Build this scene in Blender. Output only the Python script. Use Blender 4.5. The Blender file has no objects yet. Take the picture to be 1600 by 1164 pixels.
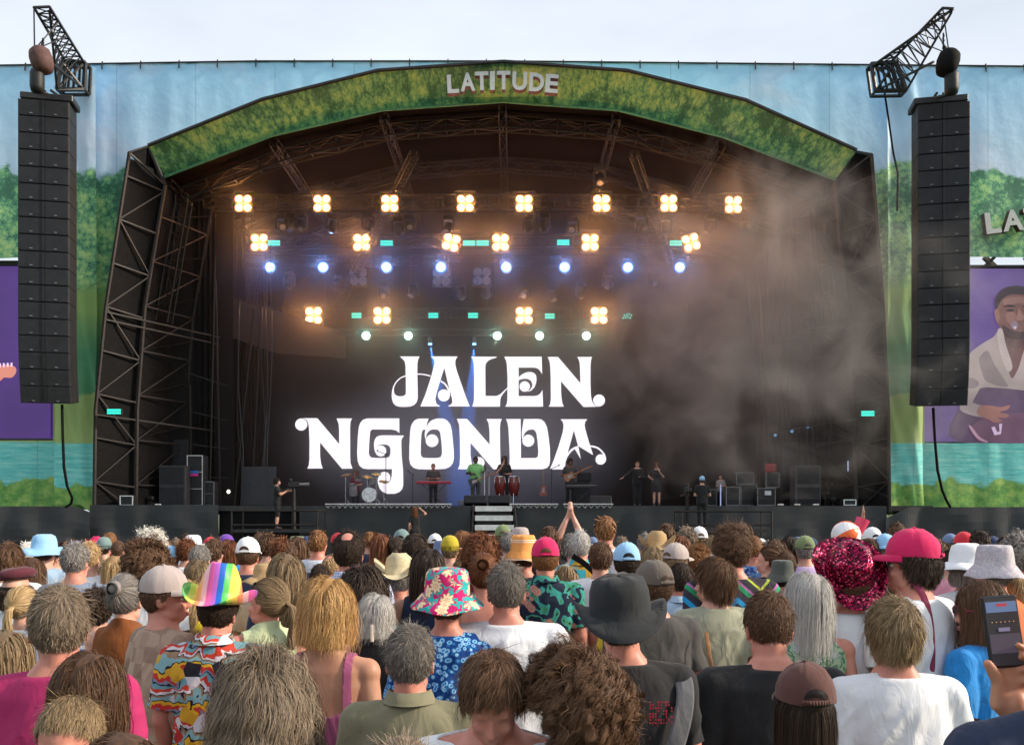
import bpy, math, random
import numpy as np
from math import sin, cos, pi, radians, sqrt, atan2
from mathutils import Vector, Matrix, noise as mnoise
random.seed(7); RS=np.random.RandomState(11)
scene=bpy.context.scene; COL=scene.collection
# ---------------- camera
F=1400.0; YH=802.0; CH=2.05
def W(px,py,d): return Vector(((px-800)/F*d, d, CH+(YH-py)/F*d))
cd=bpy.data.cameras.new('camera'); cam=bpy.data.objects.new('camera',cd); COL.objects.link(cam)
cam.location=(0,0,CH); cam.rotation_euler=(radians(90),0,0)
cd.sensor_width=36; cd.lens=F/1600*36; cd.shift_x=0; cd.shift_y=(YH-582)/1600.0
cd.clip_start=0.05; cd.clip_end=3000
scene.camera=cam
# ---------------- sky and sun
SUN_EL=radians(27); SUN_AZ=radians(95)   # clockwise from +Y (the view direction): from the right, a little behind
wd=bpy.data.worlds.new('World'); scene.world=wd; wd.use_nodes=True
nt=wd.node_tree; nt.nodes.clear()
out=nt.nodes.new('ShaderNodeOutputWorld'); bg=nt.nodes.new('ShaderNodeBackground')
sky=nt.nodes.new('ShaderNodeTexSky'); sky.sky_type='NISHITA'; sky.sun_disc=False
sky.sun_elevation=SUN_EL; sky.sun_rotation=SUN_AZ; sky.air_density=1.3; sky.dust_density=5.0; sky.ozone_density=1.5
cl=nt.nodes.new('ShaderNodeTexNoise'); cl.inputs['Scale'].default_value=2.2; cl.inputs['Detail'].default_value=5
mp=nt.nodes.new('ShaderNodeMapping'); mp.inputs['Scale'].default_value=(1,1,3.0); tc=nt.nodes.new('ShaderNodeTexCoord')
rm=nt.nodes.new('ShaderNodeMapRange'); rm.inputs[1].default_value=.3; rm.inputs[2].default_value=.7; rm.inputs[3].default_value=.55; rm.inputs[4].default_value=.85
mx=nt.nodes.new('ShaderNodeMix'); mx.data_type='RGBA'
mx.inputs['B'].default_value=(10.2,10.9,11.9,1)     # thin bright cloud veil, in the sky texture's own units
nt.links.new(tc.outputs['Generated'],mp.inputs[0]); nt.links.new(mp.outputs[0],cl.inputs['Vector'])
nt.links.new(cl.outputs[0],rm.inputs[0]); nt.links.new(rm.outputs[0],mx.inputs['Factor'])
nt.links.new(sky.outputs[0],mx.inputs['A']); nt.links.new(mx.outputs['Result'],bg.inputs[0])
bg.inputs[1].default_value=0.082; nt.links.new(bg.outputs[0],out.inputs[0])
sd=bpy.data.lights.new('sun','SUN'); sd.energy=4.0; sd.angle=radians(6); sd.color=(1.0,.86,.70)
sun=bpy.data.objects.new('sun',sd); COL.objects.link(sun)
sdir=Vector((sin(SUN_AZ)*cos(SUN_EL), cos(SUN_AZ)*cos(SUN_EL), sin(SUN_EL)))
sun.rotation_euler=sdir.to_track_quat('Z','Y').to_euler(); sun.location=(60,-20,40)
scene.view_settings.view_transform='Standard'; scene.view_settings.look='None'
scene.view_settings.exposure=0.45; scene.view_settings.gamma=1.0
scene.render.engine='CYCLES'
cy=scene.cycles; cy.use_denoising=True; cy.max_bounces=6; cy.diffuse_bounces=3; cy.glossy_bounces=2; cy.transmission_bounces=2
cy.volume_bounces=0; cy.transparent_max_bounces=8; cy.sample_clamp_indirect=6; cy.volume_step_rate=2.0; cy.volume_max_steps=128
cy.caustics_reflective=False; cy.caustics_refractive=False
# ---------------- helpers
def thing(name,label,cat,loc=(0,0,0),rz=0,group=None,kind=None):
    o=bpy.data.objects.new(name,None); COL.objects.link(o); o.location=loc; o.rotation_euler=(0,0,rz)
    o.empty_display_size=.2; o['label']=label
    if cat: o['category']=cat
    if group: o['group']=group
    if kind: o['kind']=kind
    return o
def tag(o,label,cat=None,group=None,kind=None):
    o['label']=label
    if cat: o['category']=cat
    if group: o['group']=group
    if kind: o['kind']=kind
    return o
def worldloc(o):
    v=Vector((0,0,0))
    while o is not None: v+=Vector(o.location); o=o.parent
    return v
def mesh_obj(name,verts,faces,mats,parent=None,smooth=False,midx=None,local=False):
    me=bpy.data.meshes.new(name)
    if parent is not None and not local:
        off=worldloc(parent); verts=[(v[0]-off.x,v[1]-off.y,v[2]-off.z) for v in verts]
    me.from_pydata([tuple(v) for v in verts],[],faces); 
    if not isinstance(mats,(list,tuple)): mats=[mats]
    for m in mats: me.materials.append(m)
    if midx is not None: me.polygons.foreach_set('material_index',midx)
    if smooth: me.polygons.foreach_set('use_smooth',[True]*len(me.polygons))
    me.update()
    o=bpy.data.objects.new(name,me); COL.objects.link(o)
    if parent is not None: o.parent=parent
    return o
class MB:
    def __init__(s): s.v=[]; s.f=[]; s.m=[]; s.cm=0
    def face(s,pts):
        b=len(s.v); s.v+= [tuple(p) for p in pts]; s.f.append(list(range(b,b+len(pts)))); s.m.append(s.cm)
    def box(s,c,sz,M=None):
        x,y,z=sz[0]/2,sz[1]/2,sz[2]/2; b=len(s.v)
        P=[Vector((i*x,j*y,k*z)) for k in(-1,1) for j in(-1,1) for i in(-1,1)]
        if M is not None: P=[M@p for p in P]
        s.v+=[tuple(p+Vector(c)) for p in P]
        for q in((0,2,3,1),(4,5,7,6),(0,1,5,4),(2,6,7,3),(0,4,6,2),(1,3,7,5)): s.f.append([b+i for i in q]); s.m.append(s.cm)
        return s
    def bbox(s,c,sz,bev=.02,M=None):  # bevelled box (chamfered edges)
        x,y,z=[a/2 for a in sz]; P=[];b=len(s.v)
        idx={}
        for i in(-1,1):
            for j in(-1,1):
                for k in(-1,1):
                    for ax in range(3):
                        p=[i*(x-bev),j*(y-bev),k*(z-bev)]; p[ax]=(i,j,k)[ax]*(x,y,z)[ax]
                        idx[(i,j,k,ax)]=len(P); P.append(Vector(p))
        if M is not None: P=[M@p for p in P]
        s.v+=[tuple(p+Vector(c)) for p in P]
        def F_(l): s.f.append([b+a for a in l]); s.m.append(s.cm)
        for sg in(-1,1):
            F_([idx[(sg,j,k,0)] for j,k in((-1,-1),(1,-1),(1,1),(-1,1))][::sg])
            F_([idx[(i,sg,k,1)] for i,k in((-1,-1),(1,-1),(1,1),(-1,1))][::-sg])
            F_([idx[(i,j,sg,2)] for i,j in((-1,-1),(1,-1),(1,1),(-1,1))][::sg])
        for i in(-1,1):
            for j in(-1,1): F_([idx[(i,j,-1,0)],idx[(i,j,-1,1)],idx[(i,j,1,1)],idx[(i,j,1,0)]])
            for k in(-1,1): F_([idx[(i,-1,k,0)],idx[(i,-1,k,2)],idx[(i,1,k,2)],idx[(i,1,k,0)]])
        for j in(-1,1):
            for k in(-1,1): F_([idx[(-1,j,k,1)],idx[(-1,j,k,2)],idx[(1,j,k,2)],idx[(1,j,k,1)]])
        for i in(-1,1):
            for j in(-1,1):
                for k in(-1,1): F_([idx[(i,j,k,a)] for a in range(3)])
        return s
    def bar(s,a,b,r,n=4,r2=None):
        a=Vector(a); b=Vector(b); d=b-a
        if d.length<1e-6: return s
        r2=r if r2 is None else r2
        q=d.to_track_quat('Z','Y'); B=len(s.v)
        for k in range(n):
            t=2*pi*(k+.5)/n; o=q@Vector((cos(t),sin(t),0)); s.v.append(tuple(a+o*r)); s.v.append(tuple(b+o*r2))
        for k in range(n):
            j=(k+1)%n; s.f.append([B+2*k,B+2*j,B+2*j+1,B+2*k+1]); s.m.append(s.cm)
        s.f.append([B+2*k for k in range(n)][::-1]); s.m.append(s.cm)
        s.f.append([B+2*k+1 for k in range(n)]); s.m.append(s.cm)
        return s
    def tube(s,pts,r,n=6):
        for i in range(len(pts)-1): s.bar(pts[i],pts[i+1],r,n)
        return s
    def lathe(s,c,prof,n=16,M=None):  # prof [(r,z)] around z axis
        B=len(s.v)
        for (r,z) in prof:
            for k in range(n):
                t=2*pi*k/n; p=Vector((r*cos(t),r*sin(t),z))
                if M is not None: p=M@p
                s.v.append(tuple(p+Vector(c)))
        for i in range(len(prof)-1):
            for k in range(n):
                j=(k+1)%n; s.f.append([B+i*n+k,B+i*n+j,B+(i+1)*n+j,B+(i+1)*n+k]); s.m.append(s.cm)
        s.f.append([B+k for k in range(n)][::-1]); s.m.append(s.cm)
        s.f.append([B+(len(prof)-1)*n+k for k in range(n)]); s.m.append(s.cm)
        return s
    def prism(s,pts,dv):  # closed polygon pts extruded by vector dv
        B=len(s.v); n=len(pts); dv=Vector(dv)
        s.v+=[tuple(p) for p in pts]; s.v+=[tuple(Vector(p)+dv) for p in pts]
        s.f.append(list(range(B,B+n))); s.m.append(s.cm); s.f.append(list(range(B+n,B+2*n))[::-1]); s.m.append(s.cm)
        for k in range(n):
            j=(k+1)%n; s.f.append([B+k,B+n+k,B+n+j,B+j]); s.m.append(s.cm)
        return s
    def truss(s,a,b,w,h=None,bay=None,rc=.028,rd=.014,up=(0,0,1)):
        a=Vector(a);b=Vector(b);h=h or w; d=(b-a); L=d.length; d.normalize(); up=Vector(up)
        sx=d.cross(up).normalized()*w/2; uz=sx.cross(d).normalized()*h/2
        cs=[sx+uz,sx-uz,-sx-uz,-sx+uz]
        for c in cs: s.bar(a+c,b+c,rc,5)
        n=max(1,int(round(L/(bay or w))))
        for i in range(n+1):
            p=a+d*L*i/n
            for k in range(4): s.bar(p+cs[k],p+cs[(k+1)%4],rd,3)
            if i<n:
                q=a+d*L*(i+1)/n
                for k in range(4):
                    if (i+k)%2: s.bar(p+cs[k],q+cs[(k+1)%4],rd,3)
                    else: s.bar(p+cs[(k+1)%4],q+cs[k],rd,3)
        return s
    def build(s,name,mats,parent=None,smooth=False,local=False):
        return mesh_obj(name,s.v,s.f,mats,parent,smooth,s.m,local)
# ---------------- materials
def newmat(name):
    m=bpy.data.materials.new(name); m.use_nodes=True; return m,m.node_tree,m.node_tree.nodes['Principled BSDF']
def N(nt,t,**kw):
    n=nt.nodes.new(t)
    for k,v in kw.items():
        if k.startswith('i_'): n.inputs[k[2:].replace('_',' ')].default_value=v
        else: setattr(n,k,v)
    return n
def ramp(nt,stops,interp='LINEAR'):
    r=nt.nodes.new('ShaderNodeValToRGB'); r.color_ramp.interpolation=interp; e=r.color_ramp.elements
    while len(e)<len(stops): e.new(.5)
    for i,(p,c) in enumerate(stops): e[i].position=p; e[i].color=(c[0],c[1],c[2],1)
    return r
MATC={}
def plain(name,col,rough=.6,metal=0,var=.25,scale=6,bump=0.0,bscale=40,spec=.4,tr=0):
    if name in MATC: return MATC[name]
    m,nt,b=newmat(name); L=nt.links.new
    tcn=N(nt,'ShaderNodeTexCoord'); n=N(nt,'ShaderNodeTexNoise'); n.inputs['Scale'].default_value=scale; n.inputs['Detail'].default_value=6
    L(tcn.outputs['Object'],n.inputs['Vector'])
    r=ramp(nt,[(.3,[c*(1-var) for c in col]),(.7,[min(1,c*(1+var)) for c in col])]); L(n.outputs[0],r.inputs[0]); L(r.outputs[0],b.inputs['Base Color'])
    b.inputs['Roughness'].default_value=rough; b.inputs['Metallic'].default_value=metal; b.inputs['Specular IOR Level'].default_value=spec
    if bump>0:
        n2=N(nt,'ShaderNodeTexNoise'); n2.inputs['Scale'].default_value=bscale; n2.inputs['Detail'].default_value=4; L(tcn.outputs['Object'],n2.inputs['Vector'])
        bp=N(nt,'ShaderNodeBump'); bp.inputs['Strength'].default_value=bump; bp.inputs['Distance'].default_value=.02; L(n2.outputs[0],bp.inputs['Height']); L(bp.outputs[0],b.inputs['Normal'])
    MATC[name]=m; return m
def emit(name,col,st,base=(.02,.02,.02)):
    if name in MATC: return MATC[name]
    m,nt,b=newmat(name); b.inputs['Base Color'].default_value=(*base,1); b.inputs['Emission Color'].default_value=(*col,1); b.inputs['Emission Strength'].default_value=st
    MATC[name]=m; return m
BLK=plain('black_fabric',(.006,.006,.0065),.85,bump=.3,bscale=3,spec=.15)
SKIRT=plain('skirt_fabric',(.040,.043,.047),.8,var=.12,scale=1.2,bump=.15,bscale=2.5)
TOWM=plain('tower_metal',(.020,.017,.016),.55,metal=.2)
TRM=plain('truss_metal',(.011,.010,.009),.6,metal=.1)
DRKM=plain('dark_metal',(.03,.03,.032),.45,metal=.3)
ALU=plain('aluminium',(.5,.5,.5),.35,metal=.8)
PAB=plain('cabinet_black',(.009,.010,.012),.55,var=.3,scale=3,bump=.2,bscale=60)
PAG=plain('cabinet_grille',(.013,.014,.018),.7,var=.3,scale=4,bump=.3,bscale=90)
def foliage_nodes(nt,vec,dark=(.11,.34,.20),mid=(.24,.54,.24),lite=(.56,.78,.30),sc=1.0):
    L=nt.links.new
    nz=N(nt,'ShaderNodeTexNoise'); nz.inputs['Scale'].default_value=1.6*sc; nz.inputs['Detail'].default_value=4; L(vec,nz.inputs['Vector'])
    add=N(nt,'ShaderNodeMix',data_type='RGBA',blend_type='ADD'); add.inputs['Factor'].default_value=.13; L(vec,add.inputs['A']); L(nz.outputs['Color'],add.inputs['B'])
    prev=None
    for scale,w in((1.3,-.34),(4.2,-.34),(13,-.26),(34,-.12)):
        v=N(nt,'ShaderNodeTexVoronoi'); v.inputs['Scale'].default_value=scale*sc; L(add.outputs['Result'],v.inputs['Vector'])
        m_=N(nt,'ShaderNodeMath',operation='MULTIPLY_ADD'); m_.inputs[1].default_value=w; m_.inputs[2].default_value=.50
        L(v.outputs[0],m_.inputs[0])
        if prev is not None: L(prev,m_.inputs[2])
        prev=m_.outputs[0]
    n3=N(nt,'ShaderNodeTexNoise'); n3.inputs['Scale'].default_value=.45*sc; n3.inputs['Detail'].default_value=9; n3.inputs['Roughness'].default_value=.72; L(vec,n3.inputs['Vector'])
    m3=N(nt,'ShaderNodeMath',operation='MULTIPLY_ADD'); m3.inputs[1].default_value=.95; L(n3.outputs[0],m3.inputs[0]); L(prev,m3.inputs[2])
    r=ramp(nt,[(.27,[c*.6 for c in dark]),(.37,dark),(.47,mid),(.58,[(a+b)/2 for a,b in zip(mid,lite)]),(.70,lite)]); L(m3.outputs[0],r.inputs[0])
    return r.outputs[0]
def banner_mat(name,zoff=0.0,xoff=0.0,tree_z=16.0,fol_only=False):
    m,nt,b=newmat(name); L=nt.links.new
    g=N(nt,'ShaderNodeNewGeometry'); mp=N(nt,'ShaderNodeMapping'); mp.inputs['Location'].default_value=(xoff,0,zoff)
    L(g.outputs['Position'],mp.inputs[0]); vec=mp.outputs[0]
    # flatten Y so that cloth folds carry the print
    mp.inputs['Scale'].default_value=(1,0,1)
    fol=foliage_nodes(nt,vec)
    b.inputs['Roughness'].default_value=.55; b.inputs['Specular IOR Level'].default_value=.3
    n5=N(nt,'ShaderNodeTexNoise'); n5.inputs['Scale'].default_value=.8; n5.inputs['Detail'].default_value=5; L(g.outputs['Position'],n5.inputs['Vector'])
    bp=N(nt,'ShaderNodeBump'); bp.inputs['Strength'].default_value=.22; bp.inputs['Distance'].default_value=.25; L(n5.outputs[0],bp.inputs['Height']); L(bp.outputs[0],b.inputs['Normal'])
    if fol_only: L(fol,b.inputs['Base Color']); return m
    sp=N(nt,'ShaderNodeSeparateXYZ'); L(vec,sp.inputs[0])
    def nz(sc,det=4,rough=.55,stretch=None):
        n=N(nt,'ShaderNodeTexNoise'); n.inputs['Scale'].default_value=sc; n.inputs['Detail'].default_value=det; n.inputs['Roughness'].default_value=rough
        if stretch:
            q=N(nt,'ShaderNodeMapping'); q.inputs['Scale'].default_value=stretch; L(vec,q.inputs[0]); L(q.outputs[0],n.inputs['Vector'])
        else: L(vec,n.inputs['Vector'])
        return n.outputs[0]
    def mask(z,amp,sc,soft=.06,det=4):   # 1 above the line z + noise
        a=N(nt,'ShaderNodeMath',operation='MULTIPLY_ADD'); a.inputs[1].default_value=-amp; L(nz(sc,det),a.inputs[0]); L(sp.outputs['Z'],a.inputs[2])
        r=N(nt,'ShaderNodeMapRange'); r.inputs[1].default_value=z-amp*.5-soft; r.inputs[2].default_value=z-amp*.5+soft; L(a.outputs[0],r.inputs[0]); return r.outputs[0]
    def mixc(f,a,bb):
        x=N(nt,'ShaderNodeMix',data_type='RGBA'); L(f,x.inputs['Factor'])
        for k,s in(('A',a),('B',bb)):
            if isinstance(s,tuple): x.inputs[k].default_value=(*s,1)
            else: L(s,x.inputs[k])
        return x.outputs['Result']
    # sky print: blue with soft pink-white clouds
    rs=N(nt,'ShaderNodeMapRange'); rs.inputs[1].default_value=15; rs.inputs[2].default_value=20.3; L(sp.outputs['Z'],rs.inputs[0])
    skyc=mixc(rs.outputs[0],(.62,.78,.93),(.36,.68,.95))
    cr=ramp(nt,[(.54,(0,0,0)),(.78,(.7,.7,.7))]); L(nz(.22,6,.5,(1,1,1.6)),cr.inputs[0])
    skyc=mixc(cr.outputs[0],skyc,(.72,.66,.74))
    # far hill, meadow, dark wood, reed bank, water, near bushes
    far=mixc(nz(.6,5),(.18,.42,.12),(.44,.58,.18))
    hill2=mixc(nz(1.1,6,.7),(.05,.24,.13),(.13,.38,.17))
    bank=mixc(nz(1.6,6,.75,(2.5,1,.7)),(.18,.38,.12),(.50,.56,.22))
    wn=ramp(nt,[(.35,(.07,.46,.46)),(.52,(.18,.64,.60)),(.68,(.42,.76,.70))]); L(nz(1.2,7,.75,(.7,1,7)),wn.inputs[0])
    bu=ramp(nt,[(.3,(.05,.18,.06)),(.48,(.15,.36,.08)),(.6,(.32,.50,.12)),(.78,(.58,.54,.24))]); L(nz(2.2,7,.75),bu.inputs[0])
    c=mixc(mask(3.35,1.6,1.1,det=6),bu.outputs[0],wn.outputs[0])
    c=mixc(mask(4.95,.12,.6,soft=.03),c,bank)
    c=mixc(mask(6.9,.7,.9,det=6),c,hill2)
    c=mixc(mask(9.6,2.4,.35,soft=.9,det=6),c,far)
    c=mixc(mask(11.2,1.8,.5,soft=.4,det=6),c,fol)
    c=mixc(mask(tree_z,1.9,.55,soft=.07,det=5),c,skyc)
    fx=N(nt,'ShaderNodeMath',operation='MULTIPLY'); fx.inputs[1].default_value=.31; L(sp.outputs['X'],fx.inputs[0]); ff=N(nt,'ShaderNodeMath',operation='FRACT'); L(fx.outputs[0],ff.inputs[0]); lt=N(nt,'ShaderNodeMath',operation='LESS_THAN'); lt.inputs[1].default_value=.012; L(ff.outputs[0],lt.inputs[0]); sc_=N(nt,'ShaderNodeMath',operation='MULTIPLY'); sc_.inputs[1].default_value=.28; L(lt.outputs[0],sc_.inputs[0])
    c=mixc(sc_.outputs[0],c,(.10,.12,.12)); L(c,b.inputs['Base Color']); return m
# ================= setting
gm=plain('trampled_grass',(.07,.09,.03),.95,var=.5,scale=1.5,bump=.6,bscale=30)
g=MB(); g.face([(-1500,-300,0),(1500,-300,0),(1500,2500,0),(-1500,2500,0)])
tag(g.build('ground',gm),'trampled festival grass under the crowd',kind='structure')
DX=2.35  # deck height
# ================= stage building
ST=thing('concert_stage','large arched festival stage with black drapes, deck and front steps','stage',(0,36,0))
outer=[(232,229),(410,157),(590,112),(787,98),(980,112),(1165,158),(1338,236)]
inner=[(258,277),(425,213),(598,173),(785,160),(965,173),(1130,215),(1305,282)]
# deck
d=MB(); d.box((0,42.6,DX-.1),(33,15,.2)); d.build('deck',plain('deck_ply',(.03,.03,.03),.6),ST)
# roof canopy : lofted arch segments front to back
roofm=plain('roof_membrane',(.005,.0032,.003),.95,spec=.05,var=.3,scale=.4,bump=.3,bscale=1.2)
rf=MB(); din=36.2
ring=[W(x,y,din) for x,y in inner]
lL=[W(258,290,din),W(225,480,din),W(213,640,din),W(213,800,din)]
lR=[W(1305,290,din),W(1322,480,din),W(1335,640,din),W(1338,800,din)]
full=lL[::-1]+ring+lR
secs=[36.2,39.5,43,46.5,50]
def sec(p,dd):
    t=(dd-36.2)/13.8
    return Vector((p.x*(1-.10*t),dd,p.z-(.9*t if p.z>8 else 0)))
for a,b in zip(secs[:-1],secs[1:]):
    for p,q in zip(full[:-1],full[1:]):
        rf.cm=0 if min(p.z,q.z)>13.5 else 1
        rf.face([sec(p,a),sec(q,a),sec(q,b),sec(p,b)])
rf.build('roof',[roofm,BLK],ST)
# outer roof skin so that the stage is closed from above and the sides
sk=MB(); up=Vector((0,0,.35))
for p,q in zip(full[:-1],full[1:]):
    a=Vector((p.x*1.02,36.4,p.z*1.02)); b=Vector((q.x*1.02,36.4,q.z*1.02)); sk.face([a,Vector((a.x*.93,51,a.z*.97)),Vector((b.x*.93,51,b.z*.97)),b])
sk.build('roof_skin',BLK,ST)
bw=MB(); bw.face([(-16,49.9,0),(16,49.9,0),(16,49.9,20),(-16,49.9,20)]); bw.build('back_drape',BLK,ST)
# folded black side drapes (masking legs of cloth)
for sgn in(-1,1):
    dm=MB(); n=46
    for k,(x0,dd,w) in enumerate(((15.0,38.6,2.2),(14.4,42,1.9),(14.0,45.4,1.6))):
        pr=None
        for i in range(n+1):
            x=sgn*(x0-w*i/n); y=dd+.12*sin(i*1.3)+.06*sin(i*2.7+k)
            if pr: dm.face([(pr[0],pr[1],DX),(x,y,DX),(x,y,15.5),(pr[0],pr[1],15.5)])
            pr=(x,y)
    dm.build('side_drape',BLK,ST)
# valance: printed foliage band
FOL=banner_mat('printed_foliage',fol_only=True)
va=MB(); ro=[W(x,y,34.8) for x,y in outer]; ri=[W(x,y,36.15) for x,y in inner]
sub=10
def lerpv(a,b,t): return a+(b-a)*t
Pg=[]
for i in range(6):
    for k in range(sub+(1 if i==5 else 0)):
        t=k/sub; a=lerpv(ro[i],ro[i+1],t); b=lerpv(ri[i],ri[i+1],t)
        row=[]
        for j in range(7):
            s_=j/6; p=lerpv(a,b,s_); sag=.10*sin(pi*s_)*(1 if 0<j<6 else 0)
            p=p+Vector((0,-.0+.16*sin(pi*t)*sin(pi*s_)+.05*mnoise.noise(p*1.1)*sin(pi*s_),-0))
            row.append(p)
        Pg.append(row)
for i in range(len(Pg)-1):
    for j in range(6): va.face([Pg[i][j],Pg[i][j+1],Pg[i+1][j+1],Pg[i+1][j]])
vo=va.build('printed_valance',FOL,ST,smooth=True)
em=MB(); tr=MB()
for i in range(6):
    em.bar(ro[i]+Vector((0,-.04,.02)),ro[i+1]+Vector((0,-.04,.02)),.075,6); tr.bar(ri[i]+Vector((0,-.06,-.02)),ri[i+1]+Vector((0,-.06,-.02)),.05,6)
em.build('roof_edge_pipe',DRKM,ST); tr.build('valance_hem',plain('hem_green',(.10,.30,.16),.6),ST)
# ribs of the roof: arch trusses
for dd in(37.2,41,45):
    t=MB()
    for p,q in zip(full[2:-3],full[3:-2]):
        a=sec(p,dd)-Vector((sec(p,dd).x*.02,0,.35)); b=sec(q,dd)-Vector((sec(q,dd).x*.02,0,.35)); t.truss(a,b,.5,.5,1.2,.04,.02,up=(0,1,0))
    t.build('roof_truss',TRM,ST)
ribs=MB()
for i in range(7):
    ribs.truss(sec(ring[i],36.4)-Vector((0,0,.15)),sec(ring[i],46)-Vector((0,0,.5)),.3,.3,1.2,.03,.015)
ribs.truss(Vector((-4,36.8,16.8)),Vector((-9,46,12.5)),.3); ribs.truss(Vector((5,36.8,16.8)),Vector((9,46,12.5)),.3)
ribs.build('roof_rib',TRM,ST)
# leg towers
def leg(side):
    if side<0:
        o=[(202,239),(165,480),(149,640),(147,800)]; i_=[(232,229),(258,290),(226,480),(214,640),(212,800)]
    else:
        o=[(1362,242),(1380,480),(1388,640),(1390,800)]; i_=[(1335,237),(1305,286),(1322,480),(1334,640),(1338,800)]
    O=[W(x,y,34.9) for x,y in o]; I=[W(x,y,36.1) for x,y in i_]
    m=MB(); 
    for p,q in zip(O[:-1],O[1:]): m.bar(p,q,.075,6)
    for p,q in zip(I[:-1],I[1:]): m.bar(p,q,.085,6)
    def at(P,z):
        for p,q in zip(P[:-1],P[1:]):
            if q.z<=z<=p.z: t=(z-p.z)/(q.z-p.z); return lerpv(p,q,t)
        return P[0] if z>P[0].z else P[-1]
    z=15.2; k=0
    while z>1.0:
        a=at(O,z); b=at(I[1:],z-.2); z2=z-1.7; c=at(O,z2)
        m.bar(a,b,.04,4); m.bar(b if k%2==0 else a, c if k%2==0 else at(I[1:],z2-.2),.035,4); z=z2; k+=1
    m.bar(O[0],I[0],.06,5); m.bar(O[0],I[1],.05,4)
    # rear column of the tower
    R=[p+Vector((side*-.2+ -side*.9,2.4,0)) for p in I[1:]]
    for p,q in zip(R[:-1],R[1:]): m.bar(p,q,.07,5)
    z=14
    while z>2.5:
        a=at(I[1:],z); b=at(R,z); m.bar(a,b,.035,4); m.bar(b,at(I[1:],z-1.8),.03,4); m.bar(at(O,z-.5),at(R,z+.8),.03,3); z-=1.8
    for zz in(9.6,9.9,5.9): m.bar(at(O,zz),at(R,zz-.2)+Vector((-side*1.2,0,-.1)),.04,4)
    m.build('leg_tower',TOWM,ST)
    f=MB()   # black cloth between the outer chord and the rear
    n=14
    prev=None
    for k in range(n+1):
        zz=15.9-(15.9-.4)*k/n; a=at(O,zz)+Vector((-side*.02,.10,0)); b=Vector((side*14.4,38.8,zz)); c=at(I[1:] if zz<I[1].z else I,zz)+Vector((0,.32,0))
        if prev:
            f.face([prev[0],a,c,prev[1]]); f.face([prev[1],c,b,prev[2]])
        prev=(a,c,b)
    f.face([O[0]+Vector((0,.1,0)),I[0]+Vector((0,.1,0)),I[1]+Vector((0,.1,0)),Vector((side*14.6,37.3,15.0))]); f.face([O[0]+Vector((0,.15,0)),I[0]+Vector((0,.15,.1)),Vector((side*13.0,39,17)),Vector((side*15.4,39,17))]); f.face([Vector((side*16.2,37.4,17.2)),Vector((side*12.2,39.2,17.2)),Vector((side*12.2,39.2,2)),Vector((side*16.2,37.4,2))])
    f.build('tower_cloth',BLK,ST)
leg(-1); leg(1)
# loose vertical scaffold poles and hanging cables inside the wings
pl=MB()
for (x,dd,z0,z1,lean) in((-12.9,38.2,DX,13,.25),(-12.5,38.4,DX,12,-.2),(-12.2,39.3,DX,11,.9),(-11.8,40.5,DX,12,.5),(-13.6,38.0,DX,7.5,-.05),(12.9,38.2,DX,13,-.25),(12.3,38.6,DX,12,.2),(13.4,38.1,DX,10,.4),(11.7,39.5,DX,11,-.8)):
    q_=MB(); q_.bar((x,dd,z0),(x+lean,dd,z1),.045,5); q_.build('scaffold_pole',TRM,ST)
for sgn in(-1,1):
    for z in(3.6,5.0,6.4,8.0):
        pl=MB(); pl.bar((sgn*13.7,38.1,z),(sgn*12.2,38.4,z-.5+.3*(z%2)),.03,4); pl.build('scaffold_brace',TRM,ST)

cb=MB()
for k in range(14):
    x=-12.8+.35*k+random.uniform(-.1,.1) if k<7 else 11+.35*(k-7); dd=38.5+random.random()*3; z=11+random.random()*3; pts=[]
    for j in range(8): pts.append(Vector((x+.25*sin(j*.9+k)*(j/8),dd,z-(z-DX)*j/7)))
    cb=MB(); cb.tube(pts,.022,4); cb.build('hanging_cable',DRKM,ST)
# side panel hanging at left inside the roof
sp_=MB(); sp_.prism([W(298,445,38.5),W(298,505,38.5),W(432,552,42),W(432,486,42)],(0,.1,0)); sp_.prism([W(432,486,42),W(432,552,42),W(540,560,46),W(540,520,46)],(0,.1,0)); sp_.build('side_soffit',plain('soffit',(.014,.011,.009),.9),ST)
# skirt of the deck: black cloth with folds
def curtain(mb,x0,x1,y,ztop,zbot,amp=.08,step=.12,seed=0,topf=None):
    n=int((x1-x0)/step); nz_=8; P=[]
    for i in range(n+1):
        x=x0+(x1-x0)*i/n; row=[]
        zt=ztop if topf is None else topf(x)
        for j in range(nz_+1):
            t=j/nz_; z=zt+(zbot-zt)*t
            o=amp*(.25+t)*mnoise.noise(Vector((x*1.1+seed,z*.15,seed)))*1.6+.4*amp*mnoise.noise(Vector((x*.8+z*.9,seed,z*.3)))*3*t
            row.append((x,y+o,z))
        P.append(row)
    for i in range(n):
        for j in range(nz_): mb.face([P[i][j],P[i+1][j],P[i+1][j+1],P[i][j+1]])
s=MB(); curtain(s,-16.4,-11.4,34.82,2.38,0,.25,seed=3); s.build('deck_skirt',SKIRT,ST,smooth=True)
s=MB(); curtain(s,-8.3,-1.62,34.95,2.33,0,.12,seed=9); s.build('deck_skirt',SKIRT,ST,smooth=True)
s=MB(); curtain(s,.05,14.6,34.9,2.33,0,.12,seed=5); s.build('deck_skirt',SKIRT,ST,smooth=True)
s=MB(); curtain(s,-11.5,-8.2,35.2,2.3,0,.08,seed=15); s.build('deck_skirt',BLK,ST,smooth=True)
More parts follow.
